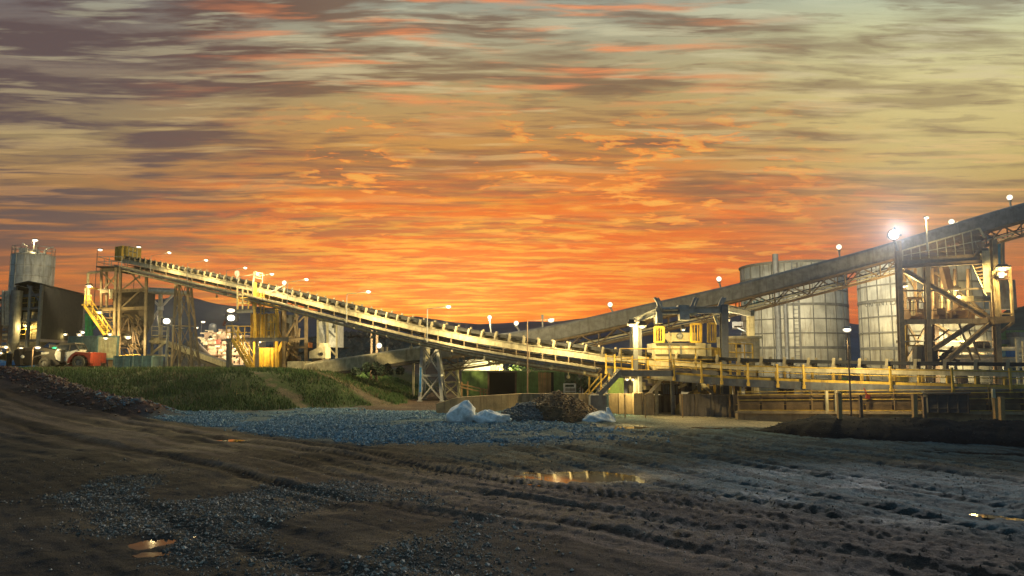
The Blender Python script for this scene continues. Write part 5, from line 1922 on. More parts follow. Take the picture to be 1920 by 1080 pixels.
flood(P(934, 685, 53.5), (0, .3, -.9), 'added lamp beside the white shed lighting shed and bush', 2400, .3, .22, (1, .85, .5), None, P(934, 680, 54.5), angle=None)  # lamp added to brighten the white shed and the bush
fn = thing('wooden_fence', 'low sloping timber fence in front of the green shed wall', 'fence', (X(895, 44), 44, 0))
mb = MB()
for px, top, bt in ((866, 716, 735), (877, 715, 733), (901, 728, 738), (907, 728, 738), (913, 729, 738)):
    a = P(px, bt, 44)
    mb.bar((a.x, 44, -.1), P(px, top, 44), .09)
mb.pieces('post', M['wood'], fn)
MB().bar(P(864, 720, 43.95), P(915, 732, 43.95), .05, .08).bar(P(864, 726, 43.95), P(915, 737, 43.95), .05, .08).build('fence_rail', M['wood'], fn)
wt = P(1068, 729, 43)
cr = thing('stillage', 'small pale wire stillage between the green shed and the stair', 'stillage', (wt.x, 43, 0))
mb = MB()
w_, h0, h1 = .32, Z(738, 43) - .6, Z(720, 43)
for sx_ in (-1, 1):
    for sy_ in (-1, 1):
        mb.bar((wt.x + sx_ * .33, 43 + sy_ * .33, -.1), (wt.x + sx_ * .33, 43 + sy_ * .33, h1), .06)
for z in np.linspace(h0 + .3, h1, 5):
    for s in (-1, 1):
        mb.bar((wt.x - .33, 43 + s * .33, z), (wt.x + .33, 43 + s * .33, z), .05).bar((wt.x + s * .33, 42.67, z), (wt.x + s * .33, 43.33, z), .05)
mb.build('wire_frame', M['white'], cr)
MB().span((wt.x - .3, 42.7, .0), (wt.x + .3, 43.3, h1 - .25)).build('load', M['tank'], cr)


# bushes
def bush(label, cx, cy, w_, d_, h_, n, z0=0.0, name='bush', leaf=None, cat='bush', size=.16, group=None):
    t = thing(name, label, cat, (cx, cy, z0), group)
    mb = MB()
    rr = random.Random(int(cx * 10) + n)
    for k in range(5):
        a = rr.uniform(0, 6.28)
        mb.tube((cx + .15 * math.cos(a), cy + .15 * math.sin(a), z0 - .1), (cx + w_ * .5 * math.cos(a), cy + d_ * .5 * math.sin(a), z0 + h_ * .75), .07, 6, .02)
    mb.build('stem', M['bark'], t)
    k = max(6, n // 160)
    cl = np.stack([RNG.normal(0, .42, k) * w_, RNG.normal(0, .42, k) * d_, RNG.uniform(.1, .95, k) * h_], 1)
    cl[:, 2] *= np.exp(-(cl[:, 0] / w_ / 1.1) ** 2)
    rad = RNG.uniform(.18, .36, k) * h_
    i = RNG.integers(0, k, n)
    dirs = RNG.normal(0, 1, (n, 3))
    dirs /= np.linalg.norm(dirs, axis=1)[:, None]
    c = cl[i] + dirs * (rad[i] * RNG.uniform(.6, 1.05, n) ** .5)[:, None]
    c[:, 2] = np.maximum(c[:, 2], .03)
    c += np.array([cx, cy, z0])
    u = RNG.normal(0, 1, (n, 3))
    u /= np.linalg.norm(u, axis=1)[:, None]
    v = np.cross(u, RNG.normal(0, 1, (n, 3)))
    v /= np.linalg.norm(v, axis=1)[:, None]
    s = RNG.uniform(.6, 1.2, (n, 1)) * size
    V = np.stack([c - u * s, c + v * s * .5, c + u * s, c - v * s * .5], 1).reshape(-1, 3) - np.array([cx, cy, z0])
    o = np_mesh('foliage', V, np.arange(4 * n).reshape(-1, 4), leaf, False)
    o.parent = t
    ORG[o] = ORG[t]
    return t


leafm = stone_material('bush_leaf', [(.03, .07, .02), (.08, .16, .03), (.05, .11, .025), (.12, .20, .04), (.04, .08, .025)], .6)
leafd = stone_material('dark_leaf', [(.02, .045, .03), (.04, .07, .04), (.025, .05, .03), (.055, .08, .045)], .7)
bush('bright green bush lit by a lamp between the white shed and the dark trees', X(965, 54), 54, 1.3, 1.0, 2.4, 1800, leaf=leafm)
bush('dark leafy tree clump behind the timber door of the green shed', X(1030, 55), 55, 2.2, 1.2, 2.3, 2200, leaf=leafd)
bush('dark thicket between the green shed and the stair', X(1090, 51), 51, 1.5, 1.2, 2.0, 2000, leaf=leafd)
bush('tall weeds under the tan covered conveyor near the grass crest', X(715, 49), 49, 1.6, .9, .9, 1600, z0=1.7, leaf=leafd, name='weeds', cat='weeds')

# ------------------------------------------------------------------ retaining walls, recess, ore heap, bags
zw = lambda py, Y_: Z(py, Y_)


def wall(label, pts, th, material, name='retaining_wall', joints=0):
    """pts = list of (px, py_top, Y) along the top edge"""
    t = thing(name, label, 'wall', (X(pts[0][0], pts[0][2]), pts[0][2], 0), 'concrete walls along the yard')
    mb, mj = MB(), MB()
    for (p0, y0, Y0), (p1, y1, Y1) in zip(pts, pts[1:]):
        a, b = P(p0, y0, Y0), P(p1, y1, Y1)
        mb.prism([(a.x, a.y, -.3), (b.x, b.y, -.3), b, a], (0, th, 0))
        for k in range(joints):
            f = (k + 1) / (joints + 1)
            q_ = a.lerp(b, f)
            mj.span((q_.x - .05, q_.y - .05, -.2), (q_.x + .05, q_.y + .02, q_.z + .02))
    mb.build('wall_face', material, t)
    if mj.v:
        mj.build('joint_rib', M['conc'], t)
    return t


wall('wing wall of concrete coloured lit tan stepping up behind the white bags', [(818, 757, 35.8), (858, 745, 36.0), (978, 738, 37.6)], .3, M['tanconc'])  # lamplight on this wall put into a lighter concrete
wall('long dark stained concrete wall behind the ore heap', [(978, 738, 37.4), (1200, 738, 35.6)], .3, M['conc'], joints=5)
wall('lighter concrete panel between the dark wall and the recess', [(1188, 737, 34.9), (1226, 737, 34.8)], .35, M['tanconc'], joints=1)
wall('broad brown concrete bunker wall below the grey portal post', [(1276, 739, 34.4), (1396, 740, 33.6)], .3, M['conc'], joints=3)
wall('dark wall at the back of the recess under the hopper', [(1226, 741, 36.8), (1276, 741, 36.6)], .3, M['conc'])
a = P(1130, 760, 35.9)
tag(MB().span((a.x - .25, 35.72, .15), (a.x + .3, 35.84, Z(740, 35.8))).span((a.x - .32, 35.70, Z(741, 35.8)), (a.x + .37, 35.86, Z(739, 35.8))).build('plastic_sheet', M['navy'], loc=(a.x, 35.7, 0)), 'dark blue plastic sheet hanging on the concrete wall above the spread bag', 'sheet')
for px, lb in ((1172, 'thin pale stake leaning on the wall by the spread white bag'), (1210, 'thin pale stake before the lighter concrete panel'), (1280, 'thin stake at the left end of the bunker wall'), (1369, 'thin stake before the right end of the bunker wall')):
    a = P(px, 778, 33.3)
    m = MB().tube((a.x, 33.3, -.05), P(px - 1, 741, 33.5), .03, 6).ball(P(px - 1, 741, 33.5), .05, 6, 5)
    tag(m.build('stake', M['wood'], loc=(a.x, 33.3, 0)), lb, 'stake', 'thin stakes along the walls')
mb = MB()
for (a, b) in (((1393, 741), (1408, 779)), ((1399, 741), (1404, 779)), ((1391, 744), (1391, 778))):
    mb.bar(P(a[0], a[1], 33.2), P(b[0], b[1] - 2, 33.0), .07)
mb.span(P(1405, 782, 32.9), P(1415, 770, 33.3)).span(P(1412, 768, 34.0), P(1421, 755, 34.3))
tag(mb.build('wall_prop', M['tanconc'], loc=(X(1400, 33), 33, 0)), 'raking props and blocks at the right end of the bunker wall', 'prop')


def heap(name, label, cx, cy, rx, ry, h_, material, seed, cat, n=46, peak=.6, kind=None):
    g = np.linspace(-1.25, 1.25, n)
    U, W = np.meshgrid(g, g)
    x, y = cx + U * rx, cy + W * ry
    r = np.hypot(U, W) + (fbm(U * 2 + seed, W * 2, seed, 3) - .5) * .35
    z = h_ * np.clip(1 - r, 0, 1) ** peak * (.85 + .4 * fbm(x * 2.2, y * 2.2, seed, 3)) + (fbm(x * 6, y * 6, seed + 3, 2) - .5) * .10 * (r < 1.0)
    z = np.where(r > 1.02, -.25, z - .03)
    i = (np.arange(n - 1)[:, None] * n + np.arange(n - 1)[None, :]).ravel()
    o = np_mesh(name, np.stack([x.ravel() - cx, y.ravel() - cy, z.ravel()], 1), np.stack([i, i + 1, i + n + 1, i + n], 1), material, True)
    o.location = (cx, cy, 0)
    ORG[o] = Vector((cx, cy, 0))
    tag(o, label, cat, kind=kind)
    return o, x.ravel(), y.ravel(), z.ravel()


orem = mat('brown_ore', (.12, .075, .04), .9, var=.5, scale=5, bump=.8)
oreb = mat('blue_grey_ore', (.07, .085, .095), .9, var=.5, scale=5, bump=.8)
for nm, lb, cx, cy, rx, ry, h_, m_, sd, cols_ in (
        ('ore_heap', 'brown heap of broken ore against the concrete wall', X(1045, 33.2), 33.2, 2.15, 1.9, 1.14, orem, 3, [(.05, .03, .02), (.16, .09, .045), (.09, .055, .035), (.24, .15, .08), (.04, .03, .025)]),
        ('ore_heap', 'lower blue grey heap of ore in front of the brown heap', X(990, 32.2), 32.4, 1.5, 1.1, .72, oreb, 9, [(.05, .065, .075), (.13, .16, .175), (.08, .10, .11), (.22, .24, .25), (.035, .04, .045)])):
    o, hx_, hy_, hz_ = heap(nm, lb, cx, cy, rx, ry, h_, m_, sd, 'heap')
    k = np.where(hz_ > -.1)[0]
    k = RNG.choice(k, 1900)
    st_ = stones('loose_ore', hx_[k] + RNG.normal(0, .04, len(k)), hy_[k] + RNG.normal(0, .04, len(k)), hz_[k] + .02, RNG.uniform(.03, .095, len(k)), stone_material('loose_ore', cols_))
    st_.parent = o
    for v in st_.data.vertices:
        v.co -= ORG[o]


def bag(label, cx, cy, prof, depth, seed, name='bulk_bag', rz=0):
    """slumped woven bag: stacked outlines (half width, height, shift)"""
    t = thing(name, label, 'bag', (cx, cy, 0), 'white bulk bags on the yard')
    mb = MB()
    n = 44
    vs, fs = [], []
    rr = random.Random(seed)
    prof = [q for a, b in zip(prof, prof[1:]) for q in (a, tuple((u + v) / 2 + (.02 if j == 0 else 0) for j, (u, v) in enumerate(zip(a, b))))] + [prof[-1]]
    ph = [rr.uniform(0, 6.28) for _ in range(6)]
    for k, (hw_, z, sh) in enumerate(prof):
        for i in range(n):
            a = 2 * math.pi * i / n
            e = 1 - .06 * abs(math.sin(2.5 * a + ph[4] + .9 * k)) + .05 * abs(math.sin(6.5 * a + ph[5] + 1.7 * k)) + .07 * math.sin(3 * a + ph[0] + k * .8) + .05 * math.sin(5 * a + ph[1] - k) + .035 * math.sin(9 * a + ph[2] + 2 * k)
            ca, sa = math.cos(a), math.sin(a)
            p_ = 3.2
            q_ = (abs(ca) ** p_ + abs(sa) ** p_) ** (-1 / p_)
            vs.append((cx + sh + hw_ * e * q_ * ca, cy + depth * (hw_ / prof[0][0]) ** .8 * e * q_ * sa, z + .03 * math.sin(4 * a + ph[3] + k) * (k > 0)))
    for k in range(len(prof) - 1):
        for i in range(n):
            j = (i + 1) % n
            fs.append((k * n + i, k * n + j, (k + 1) * n + j, (k + 1) * n + i))
    fs += [tuple(range(n - 1, -1, -1)), tuple((len(prof) - 1) * n + i for i in range(n))]
    o = mb.add(vs, fs).build('sack', M['bag'], t, True)
    md = o.modifiers.new('smooth', 'SUBSURF')
    md.levels = md.render_levels = 1
    return t


b1 = P(864, 786, 31.2)
t = bag('tall peaked white bulk bag in front of the tan wing wall', b1.x, 31.4, [(.60, -.05, 0), (.66, .12, 0), (.62, .34, .02), (.52, .55, .08), (.34, .72, .16), (.15, .86, .22), (.05, .93, .25)], .55, 1)
MB().bar((b1.x + .30, 30.95, .05), (b1.x + .27, 31.2, .85), .04, .03).build('loop', M['white'], t)
b2 = P(922, 787, 31.0)
t = bag('flattened lumpy white bulk bag left of the ore heap', b2.x, 31.2, [(.80, -.05, 0), (.84, .08, 0), (.78, .22, -.03), (.52, .33, -.12), (.28, .45, -.18), (.10, .52, -.2)], .5, 2)
MB().box((b2.x + .62, 30.95, .22), (.3, .3, .22), .3).build('loop', M['bag'], t)
b3 = P(1124, 784, 31.3)
t = bag('spread white bag with an upturned corner right of the ore heap', b3.x, 31.6, [(.72, -.05, 0), (.74, .08, .02), (.62, .20, 0), (.45, .32, .02), (.2, .40, .1), (.06, .44, .15)], .55, 5)
MB().prism([(b3.x + .3, 31.35, .2), (b3.x + .75, 31.35, .05), (b3.x + .46, 31.5, .62), (b3.x + .36, 31.55, .60)], (0, .12, 0)).build('corner_flap', M['bag'], t)

# ------------------------------------------------------------------ hopper, drives, platform steel, portal
Y = 35.2
hopY = 36.6
HP = thing('feed_hopper', 'cream panelled feed hopper with yellow stanchions standing over the open conveyor', 'hopper', (X(1273, hopY), hopY, 0))
p = lambda px, py, dy=0: P(px, py, hopY + dy)
a, b = p(1229, 691, -.9), p(1303, 645, 1.2)
MB().span((a.x, hopY - .9, a.z), (b.x, hopY + 1.2, b.z)).build('body', M['cream'], HP)
mb = MB()
for px in (1256, 1277):
    mb.span((X(px - 2, hopY - .95), hopY - .96, a.z), (X(px + 2, hopY - .95), hopY - .9, b.z))
mb.pieces('side_rib', M['grey'], HP)
mb = MB()
mb.bar(p(1229, 645, -.92), p(1303, 645, -.92), .1).bar(p(1229, 665, -.92), p(1303, 665, -.92), .05)
mb.build('rim', M['dark'], HP)
mb = MB()
for x0, x1, yt, dy in ((1228, 1244, 613, -.9), (1296, 1314, 607, -.8), (1328, 1341, 606, .4)):
    for px in (x0, x1):
        mb.bar(p(px, 642, dy), p(px, yt, dy), .11)
    for py in (yt + .5, 641):
        mb.bar(p(x0, py, dy), p(x1, py, dy), .1)
    for px in (x0 + (x1 - x0) * .33, x0 + (x1 - x0) * .66):
        mb.bar(p(px, 641, dy + .05), p(px, yt, dy + .05), .05)
mb.pieces('stanchion', M['yellow'], HP)
MB().span(p(1259, 640, -.5), p(1296, 625, .5)).bar(p(1246, 628, -.4), p(1260, 640, -.4), .25).bar(p(1254, 622, -.4), p(1254, 645, -.4), .06).build('gate', M['cream'], HP)
mb = MB()
for px in (1230, 1262, 1300, 1312):
    q_ = p(px, 692, -.7)
    mb.span((q_.x - .08, q_.y - .08, -.1), (q_.x + .08, q_.y + .08, q_.z + .02))
mb.span(p(1303, 680, -.85), p(1316, 646, .9))
for px in (1306, 1313):
    mb.bar(p(px, 692, -.8), p(px, 675, -.8), .12)
mb.pieces('leg', M['cream'], HP)
mb = MB()
mb.bar(p(1192, 672, -.5), p(1215, 676, -.5), .32).bar(p(1215, 676, -.5), p(1229, 690, -.5), .3)
mb.build('feed_spout', M['cream'], HP)
mb = MB().ball(p(1275, 630, -.6), .17, 10, 8).tube(p(1275, 630, -.62), p(1275, 636, -.62), .08, 8)
mb.build('valve', M['grey'], HP)
dv = thing('drive_unit', 'yellow gearbox and motor on a bed frame right of the cream hopper', 'machine', (X(1330, 36.4), 36.4, 0))
p = lambda px, py, dy=0: P(px, py, 36.4 + dy)
MB().prism([p(1316, 676, 0), p(1316, 652, 0), p(1322, 644, 0), p(1330, 650, 0), p(1346, 652, 0), p(1350, 660, 0), p(1348, 676, 0)], (0, .8, 0)).build('gearbox', M['yellow'], dv)
MB().tube(p(1334, 664, -.5), p(1334, 664, .1), .28, 16).tube(p(1347, 660, -.4), p(1347, 660, .3), .24, 16).tube(p(1323, 668, -.25), p(1323, 668, .1), .2, 12).build('motor', M['yellow'], dv)
mb = MB()
for py in (677, 690):
    mb.bar(p(1312, py, -.2), p(1352, py, -.2), .12).bar(p(1312, py, .9), p(1352, py, .9), .12)
for px in (1314, 1326, 1338, 1350):
    q_ = p(px, 677, -.2)
    mb.bar((q_.x, q_.y, -.1), q_, .12)
mb.build('bed_frame', M['yellow'], dv)
# undergear beneath the platform
ug = thing('crusher_undergear', 'brown machinery, chute and braces under the platform below the hopper', 'machine', (X(1270, 36), 36, 0))
p = lambda px, py, dy=0: P(px, py, 36 + dy)
MB().prism([p(1244, 719, -.4), p(1250, 704, -.4), p(1274, 704, -.4), p(1272, 719, -.4)], (0, 1.0, 0)).build('chute', M['tanconc'], ug)
mb = MB().span(p(1243, 741, -.2), p(1270, 720, .6))
mb.build('screen_box', M['rust'], ug)
mb = MB()
for k in range(7):
    mb.bar(p(1245 + k * 4, 739, -.26), p(1245 + k * 4, 722, -.26), .05)
mb.build('bars', M['grey'], ug)
MB().prism([p(1276, 704, -.3), p(1285, 704, -.3), p(1279, 721, -.3), p(1276, 721, -.3)], (0, .3, 0)).bar(p(1272, 727, -.3), p(1287, 720, -.3), .12).build('bracket', M['cream'], ug)
mb = MB()
mb.bar(p(1215, 740, -.5), p(1246, 705, -.5), .14).bar(p(1300, 704, -.5), p(1340, 741, -.5), .14).bar(p(1310, 720, -.6), p(1340, 740, -.6), .1).bar(p(1322, 713, -.5), p(1322, 730, -.5), .1)
for k in range(10):
    mb.box(p(1185 + k * 8, 706 + (k * 7) % 26, .4), (.3, .5, .2), .2 * k)
mb.build('brace', M['pipe'], ug)
MB().tube(p(1288, 715, .2), p(1300, 715, .2), .32, 14).span(p(1284, 735, .2), p(1345, 722, 1.4)).span(p(1180, 739, .6), p(1240, 722, 1.2)).build('gear_housing', M['dark'], ug)
MB().span(p(1142, 738, 1.0), p(1166, 708, 1.6)).build('guard_panel', M['green'], ug)
o, hx_, hy_, hz_ = heap('ore_spill', 'yellowish mound of ore spilling behind the top of the bunker wall', X(1308, 35.4), 35.4, 1.3, .8, 1.35, mat('yellow_ore', (.30, .21, .07), .9, var=.5, scale=6, bump=.8), 15, 'heap')
for px, py, lb, pw in ((1176, 711, 'left of the two small lamps under the walkway beside the stair', 500), (1187, 711, 'right of the two small lamps under the walkway beside the stair', 0), (1281, 618, 'tiny lamp above the hopper gate', 220), (1335, 704, 'tiny lamp under the platform near the grey portal post', 300)):
    flood(P(px, py, 35.2 if py > 650 else 35.0), (0, -.5, -.8), lb, pw, .22, .16, (1, .78, .36), 'small lamps on the hopper platform', P(px, py - 4, 35.6), angle=None)
# platform in front of the hopper and the steel stair
pl = thing('service_platform', 'grey edged service platform with yellow rails and a dark stair descending to the left', 'platform', (X(1230, 34.6), 34.6, 0))
p = lambda px, py, dy=0: P(px, py, 34.6 + dy)
a, b = p(1165, 694, 0), p(1352, 694, 0)
MB().span((a.x, 34.6, a.z - .06), (b.x, 35.6, a.z)).build('deck', M['brown'], pl)
mb = MB().beam(Vector((a.x, 34.56, a.z - .15)), Vector((b.x, 34.56, a.z - .15)), .12, .30)
mb.build('edge_channel', M['grey'], pl)
mb = MB()
rail(mb, [Vector((a.x, 34.6, a.z)), Vector((b.x, 34.6, a.z))], 1.05, .03, 1.15)
mb.build('handrail', M['yellow'], pl)
mt, ms = MB(), MB()
q0_, q1_ = p(1124, 741, 0), p(1168, 694, 0)
stairs(mt, ms, q0_ + Vector((0, .45, 0)), q1_ + Vector((0, .45, 0)), .8, 6, (0, 1, 0))
mt.build('stair_treads', M['cream'], pl)
ms.pieces('stair_stringer', M['grey'], pl)
mb = MB()
for px, y0, y1 in ((1127, 700, 736), (1142, 700, 730), (1105, 706, 740)):
    mb.bar(p(px, y1, .8), p(px, y0, .8), .07)
mb.bar(p(1095, 740, .8), p(1124, 705, .8), .06).bar(p(1103, 741, .8), p(1140, 700, .8), .06)
mb.pieces('stair_post', M['yellow'], pl)
mb = MB()
for px in (1200, 1260, 1310, 1345):
    q_ = p(px, 700, .6)
    mb.span((q_.x - .08, q_.y - .08, -.1), (q_.x + .08, q_.y + .08, q_.z))
q_ = p(1124, 741, .45)
mb.span((q_.x - .5, q_.y - .45, -.1), (q_.x + .3, q_.y + .45, q_.z + .02))
mb.pieces('leg', M['grey'], pl)

# portal frame over the hopper
pg = thing('portal_gantry', 'grey steel portal with curved horns spanning the hopper and conveyor', 'portal', (X(1275, 35.4), 35.4, 0))
p = lambda px, py, dy=0: P(px, py, 35.4 + dy)
for px, py, dy, w_, m_ in ((1191, 600, 0, .22, 'grey'), (1199, 598, .9, .2, 'grey'), (1357, 572, -.9, .34, 'grey'), (1186, 620, 5, .3, 'grey'), (1407, 582, 6, .36, 'cream')):
    a = p(px, 700, dy)
    MB().beam((a.x, a.y, -.2), p(px, py, dy), w_, w_).build('post', M[m_], pg)
mb = MB()
mb.beam(p(1230, 583, -.9), p(1357, 581, -.9), .28, .34)
mb.beam(p(1192, 601, 0), p(1234, 584, -.9), .24, .3)
mb.beam(p(1357, 577, -.9), p(1409, 588, 6), .26, .34).beam(p(1192, 602, 0), p(1187, 622, 5), .24, .3)
mb.beam(p(1230, 588, -.8), p(1230, 616, 5), .24, .3)
mb.build('cross_beam', M['galv'], pg)
mb = MB()
for px, py in ((1236, 566), (1297, 560), (1348, 568)):
    b0 = p(px, 581, -.9)
    pts = [b0 + Vector((-.12 * s_ + .0, 0, 0)) for s_ in (0,)]
    sgn = -1 if px < 1290 else 1
    arc_ = [b0 + Vector((sgn * .22 * (k / 6) ** 2, 0, .62 * k / 6)) for k in range(7)]
    for u_, v_ in zip(arc_, arc_[1:]):
        mb.bar(u_, v_, .16, .12)
    for u_, v_ in zip(arc_, arc_[1:]):
        mb.bar(u_ + Vector((.2, .25, 0)), v_ + Vector((.2, .25, 0)), .1, .1)
mb.pieces('horn', M['galv'], pg)
mb = MB()
mb.span(p(1275, 600, -1.1), p(1289, 583, -.7)).span(p(1272, 581, -1.1), p(1288, 573, -.7)).span(p(1232, 606, -1.1), p(1239, 586, -.7)).tube(p(1240, 580, -1.05), p(1270, 579, -1.05), .1, 8)
mb.build('winch', M['galv'], pg)
MB().bar(p(1294, 590, -1.0), p(1306, 588, -1.0), .14).bar(p(1340, 592, -1), p(1346, 608, -1), .14).build('cable_tray', M['cream'], pg)
for px, py, lb, pw in ((1184, 609, 'left of the two lamps on the pale portal post', 600), (1204, 612, 'right of the two lamps on the pale portal post', 600)):
    flood(P(px, py, 34.9), (0, -.3, -.95), lb, pw, .42, .25, (1, .80, .42), 'lamps on the portal', P(px, py - 4, 35.2), angle=None)
flood(P(1362, 601, 40.5), (0, -.3, -.95), 'small lamp behind the grey portal post', 600, .38, .25, (1, .85, .55), 'lamps on the portal', P(1362, 594, 41.0), angle=None)
flood(P(1383, 611, 50), (.2, .7, -.5), 'round bright lamp between the portal post and the cream cabin', 4500, .75, .55, (1, .84, .52), 'lamps on the portal', P(1398, 622, 49), lens='glow', angle=None)

# cream cabin
Y = 40.5
cbn = thing('control_cabin', 'small cream control cabin beside the first round tank', 'cabin', (X(1385, Y), Y, 0))
p = lambda px, py, dy=0: P(px, py, Y + dy)
MB().span(p(1366, 676, 0), p(1400, 635, 2.2)).build('wall', M['cream'], cbn)
MB().span(p(1364, 635, -.15), p(1402, 632.5, 2.4)).build('roof', M['cream'], cbn)
MB().span(p(1378, 652, -.03), p(1388, 643, .05)).build('window', M['glass'], cbn)
MB().span(p(1391, 674, -.04), p(1398, 642, .03)).build('door', M['white'], cbn)
mb = MB()
for px in (1367, 1384, 1399):
    q_ = p(px, 676, .2)
    mb.span((q_.x - .1, q_.y - .1, -.1), (q_.x + .1, q_.y + .1, q_.z))
rail(mb, [p(1366, 677, -.6), p(1412, 678, -.6)], 1.0, .04, .5)
mb.build('stand', M['yellow'], cbn)

# ------------------------------------------------------------------ round tanks
def text_mesh(s, size):
    cu = bpy.data.curves.new('lettering', 'FONT')
    cu.body = s
    cu.size = size
    cu.extrude = .004
    ob = bpy.data.objects.new('lettering', cu)
    COL.objects.link(ob)
    bpy.context.view_layer.update()
    me = bpy.data.meshes.new_from_object(ob.evaluated_get(bpy.context.evaluated_depsgraph_get()))
    COL.objects.unlink(ob)
    bpy.data.objects.remove(ob)
    return me


def tank(label, pxl, pxr, Y_, zt_, word, word_px, word_py, wsize, wm_, pipe_px=None, seed=0):
    aL, aR = math.atan((pxl - 960) / F), math.atan((pxr - 960) / F)
    cx, r = Y_ * math.tan((aL + aR) / 2), Y_ / math.cos((aL + aR) / 2) * math.sin((aR - aL) / 2)
    t = thing('round_tank', label, 'tank', (cx, Y_, 0), 'round leach tanks')
    MB().lathe((cx, Y_, 0), [(r, -.2), (r, zt_), (r - .1, zt_), (r - .1, zt_ - .5)], 72).build('shell', M['tank'], t, True)
    mb = MB()
    nh = 9
    for k in range(nh + 1):
        z = zt_ * k / nh
        e = .05 if k % 2 else .08
        hgt = .05 if k % 3 else .11
        mb.lathe((cx, Y_, z), [(r - .02, -hgt), (r + e, -hgt), (r + e, hgt), (r - .02, hgt)], 72)
    mb.build('hoop', M['seam'], t, False)
    mb = MB()
    for k in range(26):
        a = 2 * math.pi * (k + .35) / 26
        mb.box((cx + (r + .02) * math.cos(a), Y_ + (r + .02) * math.sin(a), zt_ / 2), (.06, .07, zt_), a)
    mb.build('panel_seam', M['seam'], t)
    MB().lathe((cx, Y_, zt_), [(r - .12, -.02), (r + .14, -.02), (r + .14, .1), (r - .12, .1)], 72).build('rim', M['seam'], t)
    if pipe_px:
        for dx, w_ in ((0, .25), (.55, .16)):
            x_ = X(pipe_px, Y_ - r) + dx
            yy = Y_ - math.sqrt(max(0, r * r - (x_ - cx) ** 2)) - .3
            MB().tube((x_, yy, -.1), (x_, yy, zt_ + (.7 if dx == 0 else -2)), w_, 12).build('downpipe', M['grey'], t)
        mb = MB()
        x_ = X(pipe_px, Y_ - r) + 1.15
        yy = Y_ - math.sqrt(max(0, r * r - (x_ - cx) ** 2)) - .2
        for dx in (0, .45):
            mb.bar((x_ + dx, yy, .2), (x_ + dx, yy, zt_), .06)
        for k in range(34):
            mb.bar((x_, yy, .4 + k * .33), (x_ + .45, yy, .4 + k * .33), .035)
        mb.build('ladder', M['grey'], t)
    me = text_mesh(word, wsize)
    wx = X(word_px, Y_ - r)
    a0_ = math.asin(max(-1, min(1, (wx - cx) / r)))
    wz = Z(word_py, Y_ - r * math.cos(a0_))
    for v in me.vertices:
        a = a0_ + v.co.x / r
        rr_ = r + .03 + v.co.z
        v.co = Vector((rr_ * math.sin(a), -rr_ * math.cos(a), wz + v.co.y))
    me.materials.clear()
    me.materials.append(wm_)
    o = bpy.data.objects.new('lettering', me)
    COL.objects.link(o)
    o.parent = t
    return t


tank('round panelled tank left of the transfer frame with a downpipe and blue letters', 1391, 1592, 64, 11.2, 'NUDAP', 1430, 577, .85, M['letter'], 1467)
tank('round panelled tank standing behind the steel transfer frame', 1611, 1866, 53, 10.6, 'ORMINTEX', 1613, 576, .62, M['letterdark'])

# ------------------------------------------------------------------ right transfer frame
Y = 42.3
RT = thing('transfer_station', 'big rusty steel transfer frame with decks and a mesh walkway under the covered conveyor', 'tower', (X(1770, Y), Y, 0))
p = lambda px, py, dy=0: P(px, py, Y + dy)
for px, pxb, py, dy, w_, m_ in ((1683, 1690, 452, -.2, .30, 'frame'), (1737, 1739, 500, 0, .28, 'frame'), (1862, 1870, 450, 0, .30, 'frame'), (1690, 1696, 470, 5.2, .32, 'rust'), (1862, 1866, 440, 5.2, .32, 'rust'), (1752, 1753, 500, 5.2, .3, 'rust')):
    a = p(pxb, 690, dy)
    MB().beam((a.x, a.y, -.2), p(px, py, dy), w_, w_).build('column', M[m_], RT)
mb = MB()
mb.prism([p(1690, 476, 0), p(1838, 470, 0), p(1838, 492, 0), p(1690, 503, 0)], (0, .14, 0))
mb.prism([p(1690, 474, 0), p(1842, 468, 0), p(1842, 468, 5.0), p(1690, 474, 5.0)], (0, 0, .1))
mb.beam(p(1690, 490, 5.0), p(1842, 486, 5.0), .3, .6)
mb.build('upper_deck', M['frame'], RT)
MB().beam(p(1690, 500, -.1), p(1842, 491, -.1), .2, .24).beam(p(1690, 480, -.1), p(1842, 473, -.1), .16, .16).build('deck_edge', M['rust'], RT)
mb = MB()
for dy in (-.1, 5.0):
    mb.prism([p(1683, 599, dy), p(1862, 597, dy), p(1862, 606, dy), p(1683, 608, dy)], (0, .16, 0))
mb.prism([p(1683, 600, 0), p(1862, 598, 0), p(1862, 598, 5), p(1683, 600, 5)], (0, 0, -.1))
mb.build('middle_deck', M['frame'], RT)
# mesh walkway guard that climbs with the conveyor
A_, B_ = p(1692, 470, -.15), p(1836, 428, -.15)
A0, B0 = p(1692, 489, -.15), p(1842, 474, -.15)
mb = MB()
mb.bar(A_, B_, .09).bar(A_, A0, .08).bar(B_, p(1846, 446, -.15), .10)
n = 9
for k in range(1, n):
    mb.bar(A_.lerp(B_, k / n), A0.lerp(B0, k / n), .045)
mb.bar(A_.lerp(A0, .5), B_.lerp(B0, .5), .05)
mb.build('walkway_rail', M['cream'], RT)
mb = MB()
n = 60
for k in range(n):
    a, b = A_.lerp(B_, k / n), A0.lerp(B0, k / n)
    a2, b2 = A_.lerp(B_, (k + 1) / n), A0.lerp(B0, (k + 1) / n)
    mb.bar(a, b2, .014).bar(b, a2, .014)
for k in range(1, 12):
    mb.bar(A_.lerp(A0, k / 12), B_.lerp(B0, k / 12), .014)
mb.build('guard_mesh', M['brown'], RT)
mb = MB()
rnd = random.Random(8)
for i in range(20):
    x_ = rnd.uniform(1705, 1832)
    top = np.interp(x_, [1692, 1836], [470, 430])
    y_ = rnd.uniform(top + 10, 474)
    mb.box(p(x_, y_, rnd.uniform(.6, 3)), (rnd.uniform(.2, .8), .5, rnd.uniform(.15, .5)), rnd.uniform(-.4, .4))
